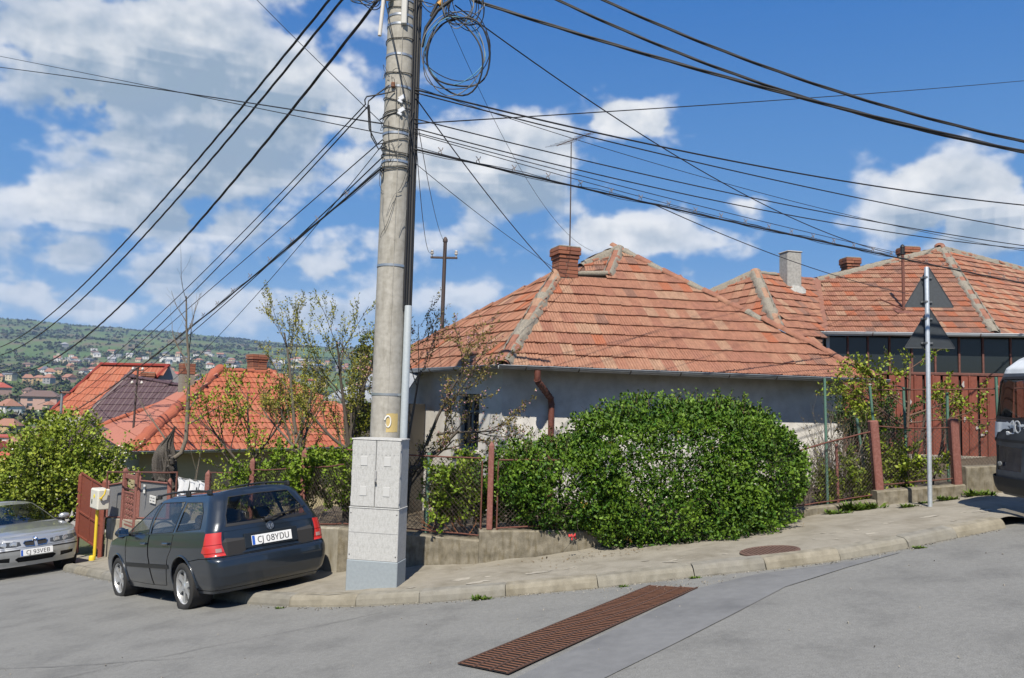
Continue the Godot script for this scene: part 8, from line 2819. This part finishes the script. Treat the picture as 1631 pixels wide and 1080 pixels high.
	for k in 44:
		var t := k / 43.0
		var row := PackedVector3Array()
		var rad := lerpf(0.27, 0.17, smoothstep(0.0, 0.5, t)) * (1.0 + 0.25 * exp(-pow((t - 0.62) * 8.0, 2.0))) * (1.0 - smoothstep(0.72, 1.0, t) * 0.88)
		for s in 37:
			var a := TAU * s / 36
			var f := 1.0 + 0.16 * sin(a * 3.0 + t * 2.5) + 0.22 * FARN.get_noise_3d(cos(a) * 420.0, sin(a) * 420.0, t * 260.0) + 0.07 * sin(a * 9.0 + t * 3.0)
			row.push_back(Vector3(cos(a) * rad * f + 0.06 * sin(t * 7.0) - 0.05 * t + 0.10 * smoothstep(0.8, 1.0, t), t * 2.15, sin(a) * rad * f))
		rows.push_back(row)
	wood.grid(rows, Vector3(0, 0, 1))
	for k in wood.v.size():
		var ax := Vector3(-0.02, wood.v[k].y, 0)
		if k < 44 * 37 and wood.n[k].dot(wood.v[k] - ax) < 0: wood.n[k] = -wood.n[k]
	for k in range(0, wood.i.size(), 3):
		var g := (wood.v[wood.i[k + 1]] - wood.v[wood.i[k]]).cross(wood.v[wood.i[k + 2]] - wood.v[wood.i[k]])
		if g.dot(wood.n[wood.i[k]]) > 0:
			var tmp := wood.i[k + 1]
			wood.i[k + 1] = wood.i[k + 2]
			wood.i[k + 2] = tmp
	for k in wood.v.size():
		var sn := FARN.get_noise_3d(wood.v[k].x * 900.0, wood.v[k].y * 160.0, wood.v[k].z * 900.0)
		wood.c[k] = Color(1, 1, 1) * clampf(1.0 + sn * 1.6, 0.4, 1.9)
	# torn ribs of wood running up the stump, ending at different heights, and a few burrs
	for k in 58:
		var a := rf(0, TAU)
		var t0 := rf(0.0, 0.35)
		var t1 := t0 + rf(0.25, 0.65)
		var rib := []
		for g in 9:
			var t := lerpf(t0, minf(t1, 0.97), g / 8.0)
			var rad := lerpf(0.27, 0.17, smoothstep(0.0, 0.5, t)) * (1.0 + 0.25 * exp(-pow((t - 0.62) * 8.0, 2.0))) * (1.0 - smoothstep(0.72, 1.0, t) * 0.88)
			var aa := a + 0.35 * sin(t * 6.0 + k)
			rib.push_back(Vector3(cos(aa) * rad * 1.02 + 0.06 * sin(t * 7.0) - 0.05 * t + 0.10 * smoothstep(0.8, 1.0, t), t * 2.15, sin(aa) * rad * 1.02) + rv() * 0.012)
		wood.col = Color(1, 1, 1) * ([0.25, 0.5, 1.1, 1.9, 2.4][k % 5] * rf(0.8, 1.2))
		wood.tube(rib, rf(0.025, 0.055), rf(0.008, 0.03), 6)
	for k in 14:
		var b := Vector3(rf(-0.2, 0.2), rf(0.5, 1.65), rf(0.08, 0.22))
		wood.col = Color(1, 1, 1) * rf(0.3, 1.6)
		wood.tube([b, b + Vector3(rf(-0.5, 0.5), rf(-0.1, 0.6), rf(0.2, 0.6)).normalized() * rf(0.08, 0.17)], rf(0.04, 0.07), rf(0.02, 0.05), 7)
	var dw := rough_mat("dead_wood", Color(0.03, 0.026, 0.022), Color(0.10, 0.088, 0.076), Color(0.22, 0.20, 0.175), 0.35, 0.95, 2.5, 0.03, 0.2)
	dw.vertex_color_use_as_albedo = true
	part("trunk", wood, dw, st)
	var whipS := {"segs": [8, 6, 4], "wander": [0.10, 0.14, 0.2], "up": [0.3, 0.4, 0.3], "taper": 0.35, "levels": 2, "n": [6, 3, 0], "start": [0.25, 0.2], "angle": [36, 30], "ratio": [0.5, 0.5], "thin": 0.5, "leaf_from": 3, "leaf_step": 0.1}
	wood = MB.new()
	tips = []
	var pts := [Vector3(0.03, 1.45, 0.1), Vector3(0.16, 1.50, 0.12), Vector3(0.30, 1.62, 0.1), Vector3(0.36, 1.9, 0.05), Vector3(0.34, 2.4, 0.0)]
	wood.tube(pts, 0.05, 0.042, 8)
	branch(wood, Vector3(0.34, 2.38, 0), Vector3(0.03, 1, 0), 2.5, 0.040, 0, whipS, tips)
	branch(wood, Vector3(0.34, 2.5, 0), Vector3(0.6, 0.7, 0), 0.9, 0.018, 1, whipS, tips)
	branch(wood, Vector3(0.35, 2.2, 0), Vector3(0.75, 0.4, 0), 0.9, 0.02, 1, whipS, tips)
	branch(wood, Vector3(-0.1, 1.9, 0), Vector3(-0.6, 0.9, 0), 1.2, 0.02, 1, whipS, tips)
	branch(wood, Vector3(0.5, 0.2, 0), Vector3(0.25, 1, 0), 2.0, 0.02, 1, whipS, tips)
	part("bare_shoot", wood, bark2, st)
	# tree by the road sign
	var sgS := treeS.duplicate()
	sgS.n = [7, 5, 4, 0]; sgS.up = [0.2, 0.12, 0.1, 0.1]; sgS.angle = [60, 42, 40]; sgS.leaf_step = 0.06; sgS.ratio = [0.55, 0.55, 0.5]
	plant("young_tree", "young tree with horizontal layers of fresh leaves behind the road sign's post", "tree", Vector3(6.42, 0.55, -12.95), sgS, twig, [[Vector3.ZERO, Vector3(-0.02, 1, 0), 1.95, 0.035], [Vector3(0, 0.9, 0), Vector3(-0.9, 0.55, 0.1), 0.85, 0.018], [Vector3(0, 1.0, 0), Vector3(0.95, 0.45, 0.1), 0.95, 0.018], [Vector3(0, 0.7, 0), Vector3(-0.7, 0.7, 0.1), 0.8, 0.015]], [soft, Color(0.13, 0.19, 0.014), Color(0.28, 0.31, 0.035), 0.055, 3, 0.03, 0.34])
	# weeds in the cracks of pavement and kerb
	var wm := leaf
	var w := 0
	for q in [[4.72, -11.42, 0.20, "weed tuft at the kerb wall under the tall green stake"], [5.15, -11.62, 0.34, "wide weed clump at the foot of the leaning red post"], [5.72, -11.33, 0.16, "weed tuft left of the road sign's foot"], [6.05, -11.55, 0.12, "small weed right of the road sign's foot"], [6.45, -11.7, 0.18, "weed below the right red post"], [6.95, -11.75, 0.26, "long weed strip along the plinth wall by the van"], [3.78, -10.95, 0.15, "weed tuft at the right end of the big bush"], [-0.25, -8.60, 0.12, "weed sprouting from the kerb joint right of the cabinet"], [2.0, -8.50, 0.07, "tiny weed in the kerb joint by the grate's end"], [1.25, -8.46, 0.07, "tiny weed at the kerb foot left of the grate's end"], [4.55, -8.85, 0.08, "tiny weed at the kerb foot before the manhole"], [-2.6, -9.35, 0.06, "tiny weed at the kerb foot by the estate's rear wheel"], [3.35, -10.55, 0.16, "weed tuft under the big bush's right edge"]]:
		var o := thing("weed", q[3], "weed", Vector3(q[0], gp(q[0], q[1]) + (0.115 if w < 7 or w == 12 else 0.0), q[1]), 0.0, "weeds in the pavement cracks")
		w += 1
		var m := MB.new()
		for k in int(90 + q[2] * 900):
			m.col = leaf_color(Color(0.05, 0.10, 0.01), Color(0.13, 0.18, 0.022))
			var a := rf(0, TAU)
			var d := Vector3(cos(a) * 1.3, rf(0.2, 1.1), sin(a) * 0.7).normalized()
			var s := d.cross(Vector3.UP).normalized()
			var l: float = q[2] * rf(0.15, 0.6)
			m.leaf(Vector3(rf(-0.8, 0.8) * q[2], rf(-0.02, 0.05) * q[2], rf(-0.3, 0.3) * q[2]), d, s, l, l * 0.11 + 0.003, s.cross(d).normalized())
		part("leaves", m, wm, o)
	# creeper stems in the netting left of the pink post
	var dead := thing("dry_creeper", "tangle of dry orange-brown twigs on the wall top left of the pink post", "creeper", Vector3(-0.75, -0.12, -10.72))
	wood = MB.new()
	tips = []
	for k in 9: branch(wood, Vector3(rf(-0.3, 0.3), 0, rf(-0.05, 0.05)), Vector3(rf(-1, 1), 0.35, rf(-0.1, 0.3)).normalized(), rf(0.2, 0.45), 0.006, 1, whipS, tips)
	part("stem", wood, rough_mat("dry_orange", Color(0.16, 0.06, 0.025), Color(0.24, 0.095, 0.04), Color(0.30, 0.14, 0.07), 0.2, 0.9), dead)

# ---------- the valley and the far slope
func build_litter() -> void:
	# grit along the kerb foot and the end of the grate, dead leaves under the hedge: far too many to count
	var bits := [["grit", "small stones and grit gathered along the kerb foot and at the grate", "grit", 900], ["leaf_litter", "fallen brown leaves scattered on the pavement under the hedge", "leaves", 420]]
	for b in bits.size():
		var m := MB.new()
		var lr := RandomNumberGenerator.new()
		lr.seed = 40 + b
		for k in bits[b][3]:
			var s := lr.randi_range(0, KERB.size() - 2)
			var t := lr.randf()
			var g := Vector2(lerpf(KERB[s][0], KERB[s + 1][0], t), lerpf(KERB[s][1], KERB[s + 1][1], t))
			var wv := Vector2(lerpf(WALLB[s][0], WALLB[s + 1][0], t), lerpf(WALLB[s][1], WALLB[s + 1][1], t))
			var inn := (wv - g).normalized()
			if b == 0:
				g -= inn * (absf(lr.randfn(0.0, 0.05)) + 0.01)
				if k % 5 == 0: g = Vector2(1.7, -8.2) + Vector2(lr.randfn(0.0, 0.35), lr.randfn(0.0, 0.12))
				if k % 11 == 0: g = Vector2(lr.randf_range(-5.0, 5.0), lr.randf_range(-8.3, -4.8))
				var z := lr.randf_range(0.002, 0.009)
				m.col = Color(1, 1, 1) * lr.randf_range(0.08, 0.34) * Color(1.0, 0.93, 0.8)
				m.box(Transform3D(Basis.from_euler(Vector3(lr.randf() * 6, lr.randf() * 6, lr.randf() * 6)), Vector3(g.x, gp(g.x, g.y) + z * 0.4 + 0.004, g.y)), Vector3(z, z * 0.7, z * 1.4) * 1.3)
			else:
				g = wv - inn * (absf(lr.randfn(0.0, 0.28)) + 0.02)
				if g.x < 0.3 or g.x > 4.4:
					if k % 4: g = Vector2(lr.randf_range(0.5, 4.0), 0)
					if g.y == 0.0: g.y = lerpf(-9.75, -10.7, (g.x - 0.5) / 3.5) - lr.randfn(0.0, 0.12)
				var d := Vector3(lr.randf_range(-1, 1), lr.randf_range(0.0, 0.3), lr.randf_range(-1, 1)).normalized()
				m.col = Color(0.12, 0.085, 0.045).lerp(Color(0.24, 0.17, 0.09), lr.randf())
				var l := lr.randf_range(0.015, 0.04)
				m.leaf(Vector3(g.x, gp(g.x, g.y) + 0.125 + FARN.get_noise_2d(g.x * 170, g.y * 170) * 0.03, g.y), d, d.cross(Vector3.UP).normalized(), l, l * 0.3, Vector3.UP)
		var mt := plain("litter_%d" % b, Color(1, 1, 1), 0.9)
		mt.vertex_color_use_as_albedo = true
		var o := solo(bits[b][0], m, mt, bits[b][1], bits[b][2])
		o.set_meta("kind", "stuff")

func far_house(mats: Dictionary, p: Vector3, yaw: float, w: float, d: float, h: float, rh: float, wall: String, roof: String, style: int, label: String) -> void:
	var o := thing("valley_house", label, "house", p, yaw, "houses across the valley")
	var m := MB.new()
	m.box(at(Vector3(0, h * 0.5 - 4.0, 0)), Vector3(w, h + 8.0, d))
	part("wall", m, mats[wall], o)
	m = MB.new()
	var a := w * 0.56
	var b := d * 0.58
	var e := h - 0.2
	if style == 2:
		m.box(at(Vector3(0, h + 0.2, 0)), Vector3(w * 1.08, 0.4, d * 1.08))
	else:
		var r := a if style == 0 else a * 0.45
		var q := [Vector3(-a, e, b), Vector3(a, e, b), Vector3(a, e, -b), Vector3(-a, e, -b), Vector3(-r, h + rh, 0), Vector3(r, h + rh, 0)]
		m.quad(q[0], q[1], q[5], q[4])
		m.quad(q[2], q[3], q[4], q[5])
		m.tri(q[1], q[2], q[5])
		m.tri(q[3], q[0], q[4])
	part("roof", m, mats[roof], o)
	for s in [-1, 1]:
		for f in 2:
			m = MB.new()
			m.box(at(Vector3(s * w * 0.24, h * (0.35 + 0.38 * f), d * 0.5 + 0.02)), Vector3(w * 0.15, h * 0.2, 0.1))
			part("window", m, mats["glass"], o)

func beside(az: float) -> String:
	var d := rad_to_deg(az)
	if d < -30.5: return "at the left edge"
	if d < -27.5: return "left of gabled roof"
	if d < -24.0: return "above gabled roof"
	if d < -20.5: return "right of grey gable"
	if d < -17.0: return "above low orange roof"
	if d < -13.5: return "left of budding trees"
	if d < -10.5: return "behind budding trees"
	return "close to utility pole"

func build_valley() -> void:
	var mats := {"white": plain("far_white", Color(0.58, 0.57, 0.55), 0.9), "cream": plain("far_cream", Color(0.48, 0.41, 0.30), 0.9), "ochre": plain("far_ochre", Color(0.42, 0.30, 0.16), 0.9), "pink": plain("far_pink", Color(0.42, 0.27, 0.22), 0.9), "grey": plain("far_grey", Color(0.26, 0.26, 0.27), 0.9), "clay": plain("far_clay", Color(0.27, 0.135, 0.09), 0.9), "red": plain("far_red", Color(0.36, 0.075, 0.045), 0.8), "brown": plain("far_brown", Color(0.13, 0.085, 0.07), 0.9), "slate": plain("far_slate", Color(0.11, 0.12, 0.14), 0.8), "blue": plain("far_blue", Color(0.08, 0.17, 0.36), 0.6), "glass": plain("far_window", Color(0.05, 0.06, 0.07), 0.3)}
	var words := {"white": "white", "cream": "cream", "ochre": "ochre", "pink": "pinkish", "grey": "grey", "clay": "clay-tiled", "red": "red", "brown": "brown", "slate": "slate-grey", "blue": "blue"}
	var walls := ["white", "white", "cream", "cream", "ochre", "pink", "grey"]
	var roofs := ["clay", "clay", "clay", "red", "brown", "slate", "clay", "red"]
	var hr := RandomNumberGenerator.new()
	hr.seed = 77
	var used := []
	var tries := 0
	while used.size() < 270 and tries < 9000:
		tries += 1
		# bands of building: near floor, mid slope, upper row
		var band := hr.randi() % 10
		var az := deg_to_rad(hr.randf_range(-35.0, -7.0))
		var r := hr.randf_range(250.0, 620.0)
		if band >= 2 and band < 8: r = hr.randf_range(620.0, 1150.0)
		elif band >= 8:
			r = 1500.0 + 260.0 * clampf((az + 0.55) / 0.4, 0, 1) + hr.randfn(0.0, 60.0)
			az = deg_to_rad(hr.randf_range(-30.0, -8.0))
		if band == 2 and az < -0.40: r = hr.randf_range(900.0, 1500.0)
		var x := r * sin(az)
		var z := -r * cos(az)
		if FARN.get_noise_2d(x * 1.1 + 500, z * 1.1) < -0.08 and band < 8: continue
		var ok := true
		for u in used:
			if (u - Vector2(x, z)).length() < 17.0: ok = false
		if not ok: continue
		used.push_back(Vector2(x, z))
		var wl: String = walls[hr.randi() % walls.size()]
		var rt: String = roofs[hr.randi() % roofs.size()]
		if band >= 8:
			wl = ["white", "cream", "white", "ochre", "grey", "cream"][hr.randi() % 6]
			rt = ["slate", "clay", "brown", "clay", "grey"][hr.randi() % 5]
		if hr.randf() < 0.012: rt = "blue"
		var st := hr.randi() % 3 if band >= 8 else hr.randi() % 2
		var big := hr.randf_range(8.0, 15.0)
		var where := "on valley floor" if r < 620.0 else ("on lower slope" if r < 1350.0 else "in upper row")
		var shape: String = ["gabled", "hip-roofed", "flat-topped"][st]
		far_house(mats, Vector3(x, gy(x, z), z), hr.randf_range(-0.7, 0.7), big, big * hr.randf_range(0.6, 0.95), hr.randf_range(3.4, 7.0), hr.randf_range(2.2, 4.0), wl, rt, st, "%s %s %s house, %s roof, %s %s" % ["small" if big < 11.0 else "larger", words[wl], shape, words[rt], where, beside(az)])
	# a few larger buildings that stand out
	for q in [[-31.2, 300.0, 24, 12, 6, 1.5, "white", "red", 2, "long white building with a bright red flat roof at the left edge of the valley"], [-29.0, 230.0, 11, 9, 5.0, 3.5, "pink", "white", 1, "dark red house with a pale roof among trees below the town"], [-30.6, 640.0, 22, 16, 9, 4, "pink", "brown", 1, "big brick-red building with a dark roof in the town at the left"], [-32.0, 175.0, 14, 9, 3.5, 3.0, "white", "red", 0, "white house with orange roofs low at the left edge"], [-26.2, 860.0, 26, 12, 8, 1, "white", "white", 2, "flat white modern villa above the clay roofs of the town"], [-23.4, 1560.0, 34, 14, 8, 1, "white", "slate", 2, "long pale modern house with blue glass in the upper row"]]:
		var az := deg_to_rad(q[0])
		var x: float = q[1] * sin(az)
		var z: float = -q[1] * cos(az)
		far_house(mats, Vector3(x, gy(x, z), z), 0.3, q[2], q[3], q[4], q[5], q[6], q[7], q[8], q[9])
	# woods, hedges and single bushes on the slope: one mass
	var clump := MB.new()
	var lr := RandomNumberGenerator.new()
	lr.seed = 9
	for k in 46:
		var u := Vector3(lr.randfn(), absf(lr.randfn()) * 0.9, lr.randfn()).normalized()
		var c := u * lr.randf_range(0.55, 1.0) * Vector3(0.6, 1.0, 0.6)
		var d := (u + Vector3(lr.randf_range(-1, 1), lr.randf_range(-1, 1), lr.randf_range(-1, 1))).normalized()
		var s := d.cross(Vector3(0.3, 1, 0.2)).normalized()
		clump.col = Color(1, 1, 1) * lr.randf_range(0.75, 1.25)
		clump.leaf(c - d * 0.25, d, s, 0.5, 0.22, (u + Vector3(0, 0.3, 0)).normalized())
	var cm := clump.mesh()
	var fm := leaf_mat("far_foliage", 0.0)
	fm.backlight_enabled = false
	fm.roughness = 0.9
	var xs := []
	var cs := []
	var n := 0
	while xs.size() < 12500 and n < 90000:
		n += 1
		var az := deg_to_rad(hr.randf_range(-36.0, 2.0))
		var r := sqrt(hr.randf_range(pow(120.0, 2), pow(3200.0, 2)))
		if hr.randf() < 0.30: r = hr.randf_range(120.0, 1200.0)
		var x := r * sin(az)
		var z := -r * cos(az)
		var a := FARN.get_noise_2d(x * 0.55, z * 0.55)
		var b := FARN.get_noise_2d(x * 2.3 + 90.0, z * 2.3)
		var want := smoothstep(0.05, 0.35, a) * 0.8 + smoothstep(0.10, 0.4, b) * 0.7 + 0.05
		if r > 2900.0: want += 0.6
		if r < 560.0: want = 0.35 + smoothstep(-0.1, 0.2, b)
		if hr.randf() > want: continue
		var near_house := false
		if r < 1400.0:
			for u in used:
				if absf(u.x - x) < 11.0 and absf(u.y - z) < 11.0: near_house = true
		if near_house: continue
		var sz := hr.randf_range(2.4, 6.0) if r > 300.0 else hr.randf_range(2.5, 5.0)
		xs.push_back(Transform3D(Basis(Vector3.UP, hr.randf() * TAU).scaled(Vector3(sz * hr.randf_range(0.8, 1.5), sz, sz * hr.randf_range(0.8, 1.5))), Vector3(x, gy(x, z) - 0.3, z)))
		var t := hr.randf()
		cs.push_back(Color(0.050, 0.076, 0.024).lerp(Color(0.095, 0.130, 0.034), t) if hr.randf() < 0.66 else Color(0.085, 0.075, 0.045).lerp(Color(0.12, 0.11, 0.06), t))
	var mm := MultiMesh.new()
	mm.transform_format = MultiMesh.TRANSFORM_3D
	mm.use_colors = true
	mm.mesh = cm
	mm.instance_count = xs.size()
	for k in xs.size():
		mm.set_instance_transform(k, xs[k])
		mm.set_instance_color(k, cs[k])
	var mi := MultiMeshInstance3D.new()
	mi.name = "far_woods"
	mi.multimesh = mm
	mi.material_override = fm
	add_child(mi)
	tag(mi, "woods, hedges and orchards scattered over the valley and far hillside", "woods")
	mi.set_meta("kind", "stuff")

func _ready() -> void:
	rng.seed = 2024
	set_up()
	build_ground()
	build_near_house()
	build_right_house()
	build_left_houses()
	build_street()
	build_cars()
	build_plants()
	build_litter()
	build_valley()
